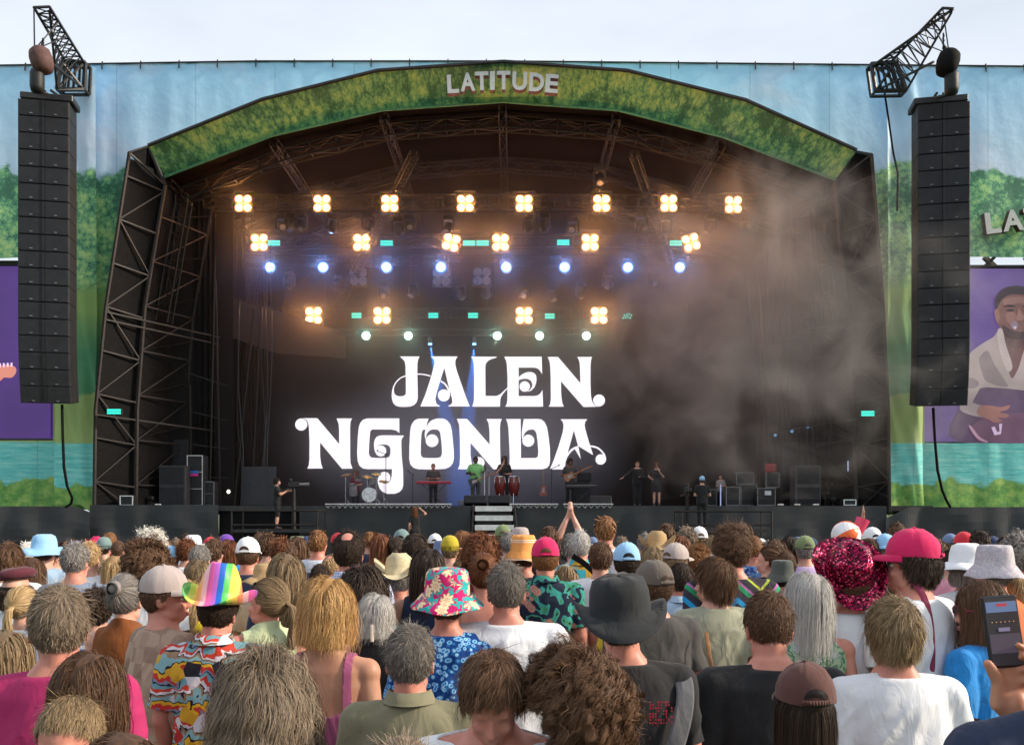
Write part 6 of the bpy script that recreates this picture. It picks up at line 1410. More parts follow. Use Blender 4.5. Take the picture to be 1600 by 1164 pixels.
def lip_mesh():
    if 'lip' in HATC: return HATC['lip']
    mb=MB(); ell(mb,(0,.0985,.0475),(.019,.006,.0042),None,12,8); ell(mb,(0,.0965,.0385),(.016,.006,.0050),None,12,8)
    me=bpy.data.meshes.new('lips'); me.from_pydata(mb.v,[],mb.f); me.polygons.foreach_set('use_smooth',[True]*len(me.polygons)); me.update(); HATC['lip']=me; return me
def linkm(name,me,mats,parent,mw=None):
    if not me.materials:
        for _ in mats: me.materials.append(None)
    while len(me.materials)<len(mats): me.materials.append(None)
    o=bpy.data.objects.new(name,me); COL.objects.link(o); o.parent=parent
    for i,m in enumerate(mats): o.material_slots[i].link='OBJECT'; o.material_slots[i].material=m
    if mw is not None: o.matrix_basis=mw
    return o
GARN={'tee':'tshirt','loose':'tshirt','collar':'shirt','long':'jacket','jersey':'jersey','tank':'vest_top','strap':'sundress','bare':'strapless_top','halter':'halter_top','shorts':'shorts','jeans':'trousers','skirt':'skirt'}
def person(x,d,ztop,label,yaw=0,g='m',top='tee',topc='white',hair='short',hairc='brown',hat=None,hatc=None,arms=('down','down'),head=(0,0,0),skin='pale',lod=0,bottom='shorts',botc='denim',glasses=None,face=None,group=None,seed=0,base=0.0,hatup=0,cat='person',lean=0,htilt=0,hroll=0):
    key=(g,arms[0],arms[1],head[0],head[1],head[2],lod)
    me,P,R,A,th=body_mesh(g,arms[0],arms[1],head[0],head[1],head[2],lod)
    ht=(P+R@Vector((0,-.03,SKC.z+SKR.z))).z+{'buzz':.008,'bald':.008,'curly':.06,'curlylong':.06,'quiff':.035,'mop':.025,'messy':.02,'curlshort':.025}.get(hair,.012)
    if hat: ht={'cowboy':.055,'rainbow':.055,'sequin':.055,'safari':.025,'bigbucket':.03}.get(hat,.015)+(P+R@Vector((0,0,SKC.z+SKR.z))).z+.01
    s=(ztop-base)/ht
    root=thing('person',label,cat,(x,d,base),radians(yaw),group); root.scale=(s,s,s)
    linkm('body',me,[SK(skin)],root)
    k=key; cm=garment(k,top,lod,seed)
    if cm: linkm(GARN[top],cm,[GM(topc)],root)
    if lod<2 or d<9:
        cm=garment(k,bottom,min(lod+1,2) if False else lod,0)
        if cm: linkm(GARN[bottom],cm,[GM(botc)],root)
    else:
        cm=garment(k,bottom,lod,0)
        if cm: linkm(GARN[bottom],cm,[GM(botc)],root)
    cm=garment(k,'shoes',lod,0)
    if cm: linkm('shoes',cm,[cloth('shoe',(.06,.05,.05))],root)
    Hm=Matrix.Translation(P)@R.to_4x4()
    if hair: 
        hm=linkm('hair',hair_mesh(hair,lod,seed,bool(hat)),[HMAT(hairc)],root,Hm)
    if hat:
        hs={'long':1.07,'longstraight':1.07,'bob':1.07,'wavy':1.08,'curly':1.10}.get(hair,1.05)
        hat_name={'cap':'cap','capback':'cap','bucket':'bucket_hat','bigbucket':'bucket_hat','safari':'brimmed_hat','cowboy':'cowboy_hat','rainbow':'cowboy_hat','sequin':'cowboy_hat','sunhat':'sun_hat','beanie':'beanie','beret':'beret'}[hat]
        M2=Hm@Matrix.Translation((0,0,.145*(1-hs)+hatup))@Matrix.Translation((0,0,.17))@Matrix.Rotation(radians(htilt),4,'X')@Matrix.Rotation(radians(hroll),4,'Y')@Matrix.Translation((0,0,-.17))@Matrix.Scale(hs,4)
        linkm(hat_name,hat_mesh(hat),[HATM(hatc)]+([HMAT(hairc or 'brown')] if hat in('cap','capback') else []),root,M2)
    if glasses: 
        kk='up' if glasses=='up' else 'on'; gm=glasses_mesh(kk); linkm('sunglasses' if glasses!='clear' else 'glasses',gm,[LENSR if glasses=='red' else FRAMEB, LENSC if glasses=='clear' else LENSD],root,Hm)
    fc=face if face is not None else (abs(yaw+head[0])%360>45 and abs(yaw+head[0])%360<315 and lod<2)
    if fc:
        linkm('eyes',face_mesh(),[EYEW,EYED],root,Hm); linkm('eyebrows',brow_mesh(),[HMAT(hairc or 'brown')],root,Hm); linkm('lips',lip_mesh(),[LIPM if skin in('pale','pink','tan') else SK(skin)],root,Hm)
    root['_s']=s
    del root['_s']
    if top=='collar' and lod<2:
        cm_=HATC.get('collar'+g)
        if cm_ is None:
            q=MB(); r0=.072 if g!='f' else .060; n=26; rows=[(r0,.012),(r0*.97,.034),(r0*1.06,.036),(r0*1.22,.006),(r0*1.34,-.006)]
            for (r_,z_) in rows:
                for i in range(n): t=2*pi*i/n; q.v.append((r_*cos(t),r_*1.08*sin(t)-.012,z_-.10*r_*max(0,sin(t))*3-.012))
            for a_ in range(len(rows)-1):
                for i in range(n): j=(i+1)%n; q.f.append([a_*n+i,a_*n+j,(a_+1)*n+j,(a_+1)*n+i]); q.m.append(0)
            cm_=bpy.data.meshes.new('collar'); cm_.from_pydata(q.v,[],q.f); cm_.polygons.foreach_set('use_smooth',[True]*len(cm_.polygons)); HATC['collar'+g]=cm_
        linkm('collar',cm_,[GM(topc)],root,Matrix.Translation(P))
    return root,s,Hm,A
# ================= the crowd
# px centre, py top, px per metre, keyword args, label
CROWD=[]
def C(x,y,s,label,**k): CROWD.append((x,y,s,label,k))
# ---- nearest row
C(112,1084,600,'person with swept brown hair facing the camera at bottom left, forehead showing',yaw=168,head=(8,6,0),face=False,hair='short',hairc='dirty',skin='pink',topc='white',seed=1,lod=0)
C(190,1143,780,'person at the bottom edge, only the crown of smooth dark brown hair showing',hair='longstraight',hairc='brown',g='f',topc='navy',seed=2)
C(628,1150,800,'person at the bottom edge, only a faint light brown crown of hair showing',hair='short',hairc='greybrown',topc='grey',seed=3)
C(772,1006,560,'young person with floppy brown hair and white tee looking down towards the camera',yaw=178,head=(0,34,0),face=False,hair='messy',hairc='brown',skin='pink',topc='white',seed=4)
C(918,1000,590,'person with a huge head of brown curls, ear showing, head bent left',yaw=35,head=(20,18,0),hair='curly',hairc='brown',skin='pink',top='tee',topc='tropic',seed=5)
C(1257,1032,520,'person with long dark hair under a brown cap, seen from behind',g='f',hair='longstraight',hairc='dark',hat='cap',hatc='browncap',topc='maroon',seed=6)
C(415,1012,560,'person with a big mane of frizzy grey brown curls',g='f',hair='curlylong',hairc='greybrown',topc='navyfloral',seed=7)
C(142,1022,520,'person with dark hair half tied in a knot, paler wavy ends',g='f',hair='wavy',hairc='brown',top='tank',topc='pink',seed=8,head=(-15,0,0))
# ---- second row
C(92,914,470,'person with thick greying hair and sunglasses in a pink tee with striped hem',hair='crop',hairc='greybrown',skin='pink',topc='pinkband',top='tee',glasses='dark',head=(18,0,0),yaw=8,seed=9)
C(336,890,345,'person in a rainbow cowboy hat and colourful jagged print shirt',hair='short',hairc='dark',hat='rainbow',hatc='rainbow',top='collar',topc='jag',skin='pink',head=(-6,4,6),seed=10)
C(512,903,400,'person with a golden blonde bob in a pink open back sundress',g='f',hair='bob',hairc='gold',top='strap',topc='pinkdress',skin='tan',bottom='skirt',botc='pinkdress',seed=11,yaw=-6)
C(641,973,455,'person with short greying dark hair in an olive collared shirt',hair='short',hairc='saltpepper',top='collar',topc='olive',skin='pink',seed=12)
C(974,897,440,'person in a black wide brimmed hat and black tee with a grey shoulder strap',hair='short',hairc='dark',hat='safari',hatc='blackhat',topc='black',skin='pink',head=(0,-6,-5),seed=13)
C(1204,921,425,'broad person with short brown hair in a black tee',g='h',hair='short',hairc='brown',topc='black',skin='pink',seed=14,head=(0,14,0))
C(1396,929,435,'person with tousled fair hair in a white tee, right front',hair='messy',hairc='dirty',topc='white',skin='pink',seed=15)
C(1532,907,345,'person in profile with brown hair, red sunglasses and a bright blue frilled top',g='f',yaw=30,head=(62,0,0),hair='long',hairc='brown',top='loose',topc='blue',glasses='red',skin='pink',seed=16)
C(196,896,300,'person with a silver grey bun in a rust knit sleeveless top',g='f',hair='bun',hairc='grey',top='tank',topc='rust',skin='pale',seed=17)
C(259,882,330,'person in profile with a beige cap and a tan camouflage jacket',yaw=-42,head=(-40,0,0),hair='short',hairc='brown',hat='cap',hatc='beigecap',top='long',topc='camo',skin='pink',seed=18)
C(416,902,300,'person in profile with sunglasses on brown tied back hair and a pale green top',g='f',yaw=30,head=(38,-4,0),hair='pony',hairc='dirty',top='tank',topc='mint',glasses='up',skin='pink',seed=19)
C(588,928,285,'person with silver blond hair held by a claw clip, in black',g='f',hair='bob',hairc='silver',top='tank',topc='black',skin='pink',seed=20,yaw=-10)
C(699,886,335,'person in a red and teal flowered bucket hat and blue swirl shirt',hair='short',hairc='brown',hat='bigbucket',hatc='floralhat',top='loose',topc='swirl',skin='pink',seed=21)
C(791,877,330,'person with short grey hair in a plain white tee, centre front',hair='short',hairc='saltpepper',topc='white',skin='pink',g='h',seed=22,arms=('down','down'))
C(1263,894,340,'person with a long silver bob in a flowered halter top',g='f',hair='long',hairc='silver',top='halter',topc='floralw',skin='pink',seed=23)
C(1322,838,330,'person in a glittering pink sequin cowboy hat and white tee',hair='short',hairc='brown',hat='sequin',hatc='sequin',topc='white',skin='pink',head=(12,-4,0),htilt=48,hroll=-14,hatup=.0,seed=24)
C(1424,824,335,'person in profile with glasses and a magenta cap',yaw=30,head=(42,0,0),hair='messy',hairc='dark',hat='cap',hatc='magenta',topc='white',skin='pink',glasses='clear',seed=25)
C(1020,873,300,'person in a dark brown cap and charcoal tee',hair='short',hairc='brown',hat='cap',hatc='greycap',topc='charcoal',skin='pink',yaw=12,head=(20,0,0),seed=26)
C(1116,868,270,'person with wavy brown hair in a sage green tee, face turned left',yaw=10,head=(45,0,0),hair='mop',hairc='brown',topc='sage',skin='pale',seed=27)
C(1143,814,262,'tall person with a dark quiff in a multicoloured zigzag knit',hair='quiff',hairc='brown',top='jersey',topc='zig',skin='pink',seed=28)
C(1064,878,225,'person with short dark hair in a light blue shirt',hair='short',hairc='dark',top='collar',topc='lightblue',skin='pink',seed=29,lod=1)
C(756,862,262,'person with auburn hair tied up, bare shoulders and a fine necklace',g='f',hair='bun',hairc='auburn',top='bare',topc='cream',skin='pink',seed=30,lod=1)
C(852,838,225,'person in a crimson cap and black tropical print shirt',hair='short',hairc='ginger',hat='cap',hatc='magenta',top='collar',topc='tropic',skin='pink',seed=31,lod=0)
C(448,866,262,'person with very long wavy light brown hair',g='f',hair='wavy',hairc='dirty',topc='navy',seed=32,lod=1)
C(566,880,265,'person with thick dark brown curls to the shoulder',g='f',hair='curlylong',hairc='dark',topc='teal',seed=33,lod=1)
C(668,856,255,'person with long dark hair in a navy vest, elbow out to the left',g='f',hair='long',hairc='dark',top='tank',topc='navy',arms=('hip','down'),skin='tan',seed=34,lod=1)
C(230,838,235,'person with bushy brown curls in a white tee',hair='curly',hairc='brown',topc='white',skin='pink',seed=35,lod=1)
C(118,846,222,'person with cropped grey hair in a blue grey zip jacket',hair='short',hairc='grey',top='long',topc='bluegrey',skin='pink',seed=36,lod=1)
C(26,888,250,'person in a dark red beret with bare shoulders at the left edge',g='f',hair='bob',hairc='dark',hat='beret',hatc='darkred',top='tank',topc='white',seed=37,lod=1)
C(36,914,265,'person with a fair plait and glasses pushed up, in white',g='f',hair='pony',hairc='blond',top='tee',topc='white',glasses='up',seed=38,lod=1)
C(10,985,420,'person in a crimson top cut by the left edge of the picture',g='f',hair='long',hairc='dirty',top='tee',topc='red',seed=39,lod=1,)
C(545,829,240,'tall person with a bald patch in dark hair and a blue gingham shirt',hair='thin',hairc='dark',top='collar',topc='gingham',skin='pink',seed=40,lod=0)
C(624,862,235,'person in a cream straw cowboy hat',hair='short',hairc='grey',hat='cowboy',hatc='straw',topc='black',skin='pink',seed=41,lod=1)
C(979,846,220,'person in a sky blue cap with a dark strap opening',hair='short',hairc='dark',hat='cap',hatc='skycap',topc='zig',skin='pink',seed=42,lod=1)
C(938,846,200,'person with dark brown hair in a white tee beside the sky blue cap',hair='crop',hairc='brown',topc='white',skin='pale',seed=43,lod=1)
C(906,828,178,'person with grey hair in a blue and orange patchwork shirt with a black strap',hair='short',hairc='silver',top='collar',topc='patchwork',skin='pink',seed=44,lod=1)
C(818,837,205,'person in an orange bucket hat with white stripes',hair='short',hairc='brown',hat='bucket',hatc='orangeb',topc='black',skin='pink',seed=45,lod=1)
C(388,838,190,'person in a white cap and a navy tee',hair='short',hairc='brown',hat='cap',hatc='whitecap',topc='navy',skin='pink',seed=46,lod=1)
C(1552,853,265,'person in a pale patterned bucket hat and orange top',hair='short',hairc='grey',hat='bucket',hatc='palefloral',topc='orange',skin='pink',yaw=15,seed=47,lod=1)
C(1510,850,240,'person in a white sun hat',g='f',hair='bob',hairc='grey',hat='sunhat',hatc='whitecap',topc='white',seed=48,lod=1)
C(1592,833,235,'person with curly grey hair at the right edge, lilac top',hair='curlshort',hairc='grey',topc='lilac',skin='pink',seed=49,lod=1)
C(1590,900,260,'person in a pale yellow top at the right edge',g='f',hair='long',hairc='blond',topc='cream',seed=50,lod=1)
# ---- middle distance
M1=[(180,868,190,'person with long straight fair hair in cream',dict(g='f',hair='longstraight',hairc='blond',topc='cream')),
(310,874,215,'person with sunlit light brown hair next to the rainbow hat',dict(g='f',hair='long',hairc='dirty',topc='yellow')),
(292,905,230,'person with wavy yellow blond hair in yellow',dict(g='f',hair='wavy',hairc='blond',topc='yellow')),
(237,826,205,'person with bleached curly hair',dict(hair='curlshort',hairc='white',topc='white')),
(415,880,200,'person in a tan straw hat with a teal band',dict(hat='sunhat',hatc='strawtan',topc='beige')),
(452,846,165,'person with a cropped brown head in a navy top',dict(hair='short',hairc='brown',topc='navy')),
(497,827,158,'person with cropped brown hair, a yellow bandana and pale blue tee',dict(hair='short',hairc='ginger',topc='paleblue',skin='pink')),
(500,880,180,'person with cropped dark hair in a dark tee below the pale blue tee',dict(hair='short',hairc='dark',topc='navy')),
(420,833,150,'person with short brown hair and a headband',dict(hair='curlshort',hairc='brown',topc='black',head=(-35,0,0))),
(648,832,190,'person with dark tousled hair left of the stage steps',dict(hair='messy',hairc='dark',topc='lightblue')),
(690,845,140,'person in a denim bucket hat and striped top',dict(hat='bucket',hatc='denimhat',topc='stripebl')),
(703,838,150,'person shading the eyes with a raised hand, yellow green scarf',dict(hat='beanie',hatc='yellowhat',topc='olive',arms=('down','shade'))),
(752,829,205,'person with a round mop of auburn curls',dict(hair='curly',hairc='auburn',topc='maroon')),
(724,829,140,'person with reddish fair hair before the steps',dict(g='f',hair='long',hairc='ginger',topc='pink')),
(745,860,200,'person with dark tied hair behind the bare shoulders',dict(g='f',hair='bun',hairc='dark',topc='brown')),
(786,819,132,'person in an olive green cap',dict(hat='cap',hatc='greenhat',topc='teal')),
(795,830,150,'person with smooth grey hair beside the green cap',dict(hair='short',hairc='grey',topc='navy')),
(813,824,135,'person in a pale sun hat behind the orange bucket hat',dict(hat='sunhat',hatc='beigecap',topc='beige')),
(858,821,150,'person with brown hair behind the crimson cap',dict(hair='short',hairc='brown',topc='black')),
(892,832,150,'person clapping with both arms raised above the crowd',dict(hair='messy',hairc='grey',topc='grey',arms=('up','up'))),
(946,806,160,'tall person with ginger hair and a white tee in the middle',dict(hair='crop',hairc='ginger',topc='white',skin='pink')),
(1026,828,165,'person in a tan straw cowboy hat',dict(hat='cowboy',hatc='strawtan',topc='beige')),
(1018,853,180,'person with light brown layered hair behind the dark brown cap',dict(g='f',hair='long',hairc='dirty',topc='white')),
(1057,847,200,'person in a beige cap facing right',dict(hat='cap',hatc='beigecap',topc='pink',yaw=-20,head=(-30,0,0))),
(1041,817,150,'person with brown hair behind the straw cowboy hat',dict(hair='short',hairc='brown',topc='grey')),
(1062,836,160,'person with dark red hair behind the beige cap',dict(g='f',hair='long',hairc='auburn',topc='maroon')),
(1074,823,140,'person with frizzy grey brown hair',dict(hair='curlshort',hairc='greybrown',topc='grey')),
(1092,822,138,'person in a pale blue cap with a small red and blue patch',dict(hat='cap',hatc='whitecap',topc='white')),
(1090,851,180,'person with curly ginger hair facing right',dict(hair='curlshort',hairc='ginger',topc='brown',yaw=-20,head=(-40,0,0))),
(1160,816,140,'person with smooth brown hair behind the dark quiff',dict(g='f',hair='long',hairc='brown',topc='beige')),
(1177,836,165,'person with a bare shaven head and navy flowered shirt',dict(hair='buzz',hairc='ginger',topc='navyfloral',skin='pink')),
(1201,852,175,'person in profile with a brown ponytail right of the zigzag knit',dict(g='f',hair='pony',hairc='brown',topc='black',yaw=20,head=(40,0,0))),
(1228,861,180,'person with brown hair tipped back beside the lilac shirt',dict(hair='short',hairc='brown',topc='grey')),
(1222,876,195,'person in a dark grey bucket hat',dict(hat='bucket',hatc='darkgreen',topc='black')),
(1257,836,160,'person in a khaki green cap and lilac shirt',dict(hat='cap',hatc='greenhat',topc='lilac')),
(1212,842,160,'person with brown hair left of the khaki green cap',dict(g='f',hair='long',hairc='brown',topc='brown')),
(1236,838,155,'person with dark hair behind the khaki green cap',dict(g='f',hair='long',hairc='dark',topc='maroon')),
(1362,823,145,'person in a white cap behind the beach ball',dict(hat='cap',hatc='whitecap',topc='white')),
(1382,833,160,'person in a pale blue cap beside the magenta cap',dict(hat='capback',hatc='skycap',topc='beige')),
(1358,840,160,'person reaching one arm up to the beach ball',dict(hair='short',hairc='brown',topc='cream',arms=('up','down'),skin='tan')),
(1402,816,140,'person with brown hair left above the magenta cap',dict(hair='short',hairc='brown',topc='grey')),
(1505,830,145,'person in a bright red cap at the right',dict(hat='capback',hatc='redcap',topc='white')),
(1531,828,165,'person with dark hair and an ear showing at the right',dict(hair='short',hairc='dark',topc='black',skin='tan')),
(1484,833,120,'person in a blue cap left of the bright red cap',dict(hat='cap',hatc='denimhat',topc='denim')),
(1487,857,175,'person with flat brown hair right of the magenta cap',dict(hair='short',hairc='dark',topc='pink')),
(1460,838,170,'person with brown hair behind the magenta cap',dict(hair='messy',hairc='brown',topc='teal')),
(14,846,210,'person with brown hair and a white tee at the left edge',dict(hair='messy',hairc='brown',topc='white')),
(44,846,160,'person with pale blond hair at the left',dict(hair='short',hairc='white',topc='paleblue')),
(70,835,175,'person in a light blue sun hat at the left',dict(hat='sunhat',hatc='skycap',topc='lightblue')),
(84,842,170,'person in profile with dark hair and sunglasses in a white tee',dict(hair='messy',hairc='dark',topc='white',glasses='dark',yaw=-25,head=(-45,0,0))),
(50,870,200,'person with long brown hair in front of the white tee with sunglasses',dict(g='f',hair='longstraight',hairc='brown',topc='maroon')),
(139,845,190,'person with fair hair in a white top behind the grey blue jacket',dict(hair='short',hairc='blond',topc='white')),
(172,831,118,'person with a bald pink head near the green banner corner',dict(hair='buzz',hairc='ginger',skin='pink',topc='maroon')),
(163,840,120,'person in a grey teal beanie',dict(hat='beanie',hatc='teal',topc='grey')),
(185,844,125,'person with a shaven head and a dark strap',dict(hair='buzz',hairc='brown',skin='pink',topc='bluegrey')),
(200,866,170,'person with fair layered hair behind the silver bun',dict(g='f',hair='long',hairc='blond',topc='cream')),
(268,852,150,'person in a pale blue cap behind the beige cap',dict(hat='cap',hatc='skycap',topc='lightblue')),
(292,841,150,'person with auburn curls left of the white cap',dict(hair='curlshort',hairc='auburn',topc='white')),
(302,836,130,'person in a cream sun hat in the far crowd',dict(hat='sunhat',hatc='whitecap',topc='white')),
(313,850,180,'person with cropped fair grey hair above the rainbow hat',dict(hair='short',hairc='grey',topc='brown')),
(335,841,165,'person with brown hair and an ear showing left of the white cap',dict(hair='crop',hairc='brown',topc='white')),
(354,836,125,'person in a purple beanie',dict(hat='beanie',hatc='purple',topc='maroon')),
(358,842,140,'person with dark red hair left of the white cap',dict(g='f',hair='long',hairc='auburn',topc='blue')),
(440,840,165,'person with auburn curly hair near the camera platform',dict(hair='curlshort',hairc='auburn',topc='brown')),
(466,838,140,'person with dark hair behind the yellow bandana',dict(g='f',hair='long',hairc='brown',topc='grey')),
(528,832,120,'person in a coral red cap',dict(hat='cap',hatc='redcap',topc='pink')),
(578,830,120,'person with short ginger hair right of the gingham shirt',dict(hair='short',hairc='ginger',topc='navy')),
(594,833,150,'person with long dark red hair',dict(g='f',hair='long',hairc='auburn',topc='brown')),
(620,838,150,'person with sunglasses pushed up on dark tied hair',dict(g='f',hair='pony',hairc='dark',topc='red',glasses='up')),
(628,826,135,'person in a shiny grey cap left of the steps',dict(hat='cap',hatc='teal',topc='grey')),
(1008,832,140,'person with grey cropped hair left of the straw cowboy hat',dict(hair='short',hairc='grey',topc='grey')),
(972,838,120,'person with short grey brown hair behind the sky blue cap',dict(hair='short',hairc='greybrown',topc='black')),
(680,833,120,'person in a white cap left of the steps',dict(hat='cap',hatc='whitecap',topc='yellow')),
(1570,838,140,'person with short dark hair near the curly grey head',dict(hair='short',hairc='dark',topc='navy')),
(1550,837,130,'person in a navy cap near the right edge',dict(hat='cap',hatc='navycap',topc='navy')),
]
for i,(x,y,s,l,k) in enumerate(M1):
    k.setdefault('lod',1 if s>=175 else 2); k['seed']=60+i
    if k.get('hat') and 'hair' not in k: k['hair']='short'; k['hairc']=['brown','dark','grey','dirty'][i%4]
    C(x,y,s,l,**k)
placed=[]; REC=[]
for (x,y,s,label,k) in CROWD:
    d=F/s; zt=CH-(y-YH)/s; X=(x-800)/F*d
    lod=k.pop('lod',0); k.setdefault('bottom','shorts' if (x*7)%3 else 'jeans'); k.setdefault('botc',['denim','black','beige','navy'][(x*13)%4]); k.setdefault('skin','pale')
    if zt<1.45: print('LOW',label,round(zt,2))
    if zt>2.08: print('HIGH',label,round(zt,2))
    r=person(X,d,zt,label,lod=lod,group='people in the festival crowd',**k); placed.append((X,d)); REC.append((x,y,s,label,r))
RECD={r[3]:r for r in REC}
# ---- the rest of the crowd, further off and between the others
PH={'short':'short','crop':'cropped','messy':'tousled','long':'long','bob':'bobbed','curlshort':'curly','pony':'tied back','wavy':'wavy','quiff':'swept up','thin':'thinning','buzz':'shaven'}
CN={'brown':'brown','dark':'dark','black':'black','auburn':'auburn','ginger':'ginger','blond':'blond','dirty':'fair brown','grey':'grey','silver':'silver','greybrown':'grey brown','gold':'golden'}
HN={'cap':'cap','bucket':'bucket hat','sunhat':'sun hat','cowboy':'cowboy hat','capback':'cap'}
HCN={'whitecap':'white','beigecap':'beige','skycap':'sky blue','redcap':'red','navycap':'navy','greenhat':'green','straw':'straw','denimhat':'denim blue','blackhat':'black','magenta':'magenta'}
rr=random.Random(5); labels=set(r[3] for r in REC)
LANDM=[(r[0],r[1],r[2],r[3]) for r in REC]
def shortlm(l):
    l=l.replace('person with ','the person with ').replace('person in ','the person in ')
    w=l.split(); return ' '.join(w[:9]) if l.startswith('the') else 'the '+' '.join(w[:7])
cnt=0; rows=[4.9,5.7,6.5,7.3,8.1,8.9,9.7,10.5,11.3,12.1,12.9,13.8,14.7,15.6,16.6]
fill=[]
for ri,d0 in enumerate(rows):
    hw=d0*800/F+.3; sp=.62 if d0<9 else .66; n=int(2*hw/sp)
    for i in range(n+1):
        X=-hw+2*hw*i/n+rr.uniform(-.14,.14)+(.3 if ri%2 else 0); d=d0+rr.uniform(-.3,.3)
        if any((X-a)**2+((d-b)*.8)**2<(.40 if d<7 else .36)**2 for a,b in placed): continue
        h=rr.gauss(1.655,.055); h=min(1.77,max(1.53,h))
        if d<7.5: h=min(h,1.62)
        sx=F/d; px=800+X*sx; py=YH+(CH-h)*sx
        # leave the listed heads that stand further off in view
        bad=False
        for (lx,ly,ls,ll) in LANDM:
            if ls<sx-5 and abs(px-lx)<sx*.13+ls*.06 and py<ly+ls*.20: bad=True;break
        if bad: continue
        placed.append((X,d)); fill.append((X,d,h,px,py,sx))
fill.sort(key=lambda f:-f[5]); 
fill=fill[:300-len(REC)-16]
BP=[('down','down'),('front','front'),('down','front')]
for (X,d,h,px,py,sx) in fill:
    g='f' if rr.random()<.48 else 'm'
    hair=rr.choice(['long','bob','pony','wavy','long','curlshort'] if g=='f' else ['short','crop','messy','short','curlshort','thin','buzz']); hc=rr.choice(['brown','brown','dark','dirty','dirty','grey','blond','greybrown','auburn','ginger','dark'])
    tc=rr.choice(['white','white','black','navy','grey','paleblue','red','green','pink','beige','cream','teal','lilac','yellow','charcoal','stripebl','navyfloral','orange','bluegrey','olive'])
    hat=None;hcc=None
    if rr.random()<.27: hat=rr.choice(['cap','cap','bucket','sunhat','cowboy','capback']); hcc=rr.choice(list(HCN))
    tn={'paleblue':'pale blue','stripebl':'striped','navyfloral':'navy flowered','bluegrey':'blue grey'}.get(tc,tc)
    desc=(f'person in a {HCN[hcc]} {HN[hat]} and {tn} top' if hat else f'person with {PH[hair]} {CN[hc]} hair in a {tn} top')
    near=sorted(LANDM,key=lambda l:(l[0]-px)**2+((l[1]-py)*3)**2)[:4]; lab=None
    for nl in near:
        rel='left of' if px<nl[0]-8 else ('right of' if px>nl[0]+8 else ('behind' if nl[2]>sx else 'in front of'))
        c_=f'{desc}, {rel} {shortlm(nl[3])}'; w=c_.split()
        if len(w)>16: c_=' '.join(w[:16])
        if w and c_ not in labels: lab=c_; break
    if lab is None: lab=f'{desc}, number {cnt}'
    labels.add(lab); cnt+=1
    person(X,d,h,lab,g=g,hair=hair,hairc=hc,top='tank' if (g=='f' and rr.random()<.35) else 'tee',topc=tc,hat=hat,hatc=hcc,arms=(('down','shade') if cnt%23==7 else (('phone','down') if cnt%31==11 else rr.choice(BP))),head=rr.choice([(0,0,0),(0,0,0),(35,0,0),(-35,0,0)]),yaw=rr.choice([-12,0,0,10,18]),skin=rr.choice(['pale','pink','pink','tan','pale','brown']),lod=2 if d>6.2 else 1,seed=cnt%3,bottom=rr.choice(['shorts','jeans']),botc=rr.choice(['denim','black','beige','navy']),group='people in the festival crowd')
print('crowd',len(REC),'fill',cnt)
# ================= band, crew and stage gear
def SP(px,py,d,label,base=DX,**k):
    k.setdefault('lod',1); k.setdefault('yaw',180); k.setdefault('group','musicians and crew at the stage'); k.setdefault('bottom','jeans'); k.setdefault('botc','black')
    p=W(px,py,d); return person(p.x,d,p.z,label,base=base,**k)
SP(743,713,36.6,'lead singer in a pale green shirt playing a dark guitar at the microphone',g='m',hair='buzz',hairc='black',skin='dark',top='collar',topc='singer',arms=('fret','play'),head=(-35,0,0),botc='charcoal')
SP(788,712,38.3,'percussionist with long dark hair in black behind the congas',g='f',hair='long',hairc='dark',top='loose',topc='black',arms=('front','chin'),glasses='dark',skin='pale')
SP(677,724,38.6,'keyboard player in a dark shirt behind the red keyboard',hair='short',hairc='brown',top='collar',topc='charcoal',arms=('front','front'),skin='pink',head=(15,0,0))
SP(556,734,40.0,'drummer with long hair in dark maroon seated behind the drums',base=DX-.2,g='f',hair='long',hairc='auburn',top='tee',topc='maroon',arms=('front','front'),head=(-20,0,0))
SP(891,716,37.6,'bass player with dark curls in dark clothes holding an orange brown bass',hair='curlshort',hairc='black',top='tee',topc='charcoal',arms=('fret','play'),skin='brown',head=(30,0,0))
SP(996,720,37.4,'backing singer in black with one arm held out to the left',hair='short',hairc='auburn',top='long',topc='black',arms=('front','out'),skin='pale')
SP(1026,722,37.2,'backing singer in a short black dress and sunglasses beside the other',g='f',hair='bob',hairc='auburn',top='tee',topc='black',arms=('chin','hip'),glasses='dark',bottom='skirt')
SP(433,746,33.6,'camera operator in a black tee and headset facing right on the left platform',base=1.45,yaw=-80,hair='messy',hairc='black',topc='black',arms=('camera','camera'),bottom='shorts',botc='black')
SP(1097,744,33.6,'camera operator in a light blue cap and black tee on the right platform',base=1.45,yaw=0,hair='short',hairc='brown',hat='beanie',hatc='skycap',topc='black',arms=('front','front'),bottom='jeans')
SP(648,792,33.4,'person in the pit with long red brown hair and a hand on the head',base=.45,g='f',yaw=20,hair='long',hairc='auburn',topc='black',arms=('down','head'))
SP(1126,742,38.5,'stagehand in dark clothes among the flight cases',yaw=140,hair='short',hairc='dark',topc='grey',arms=('front','front'))
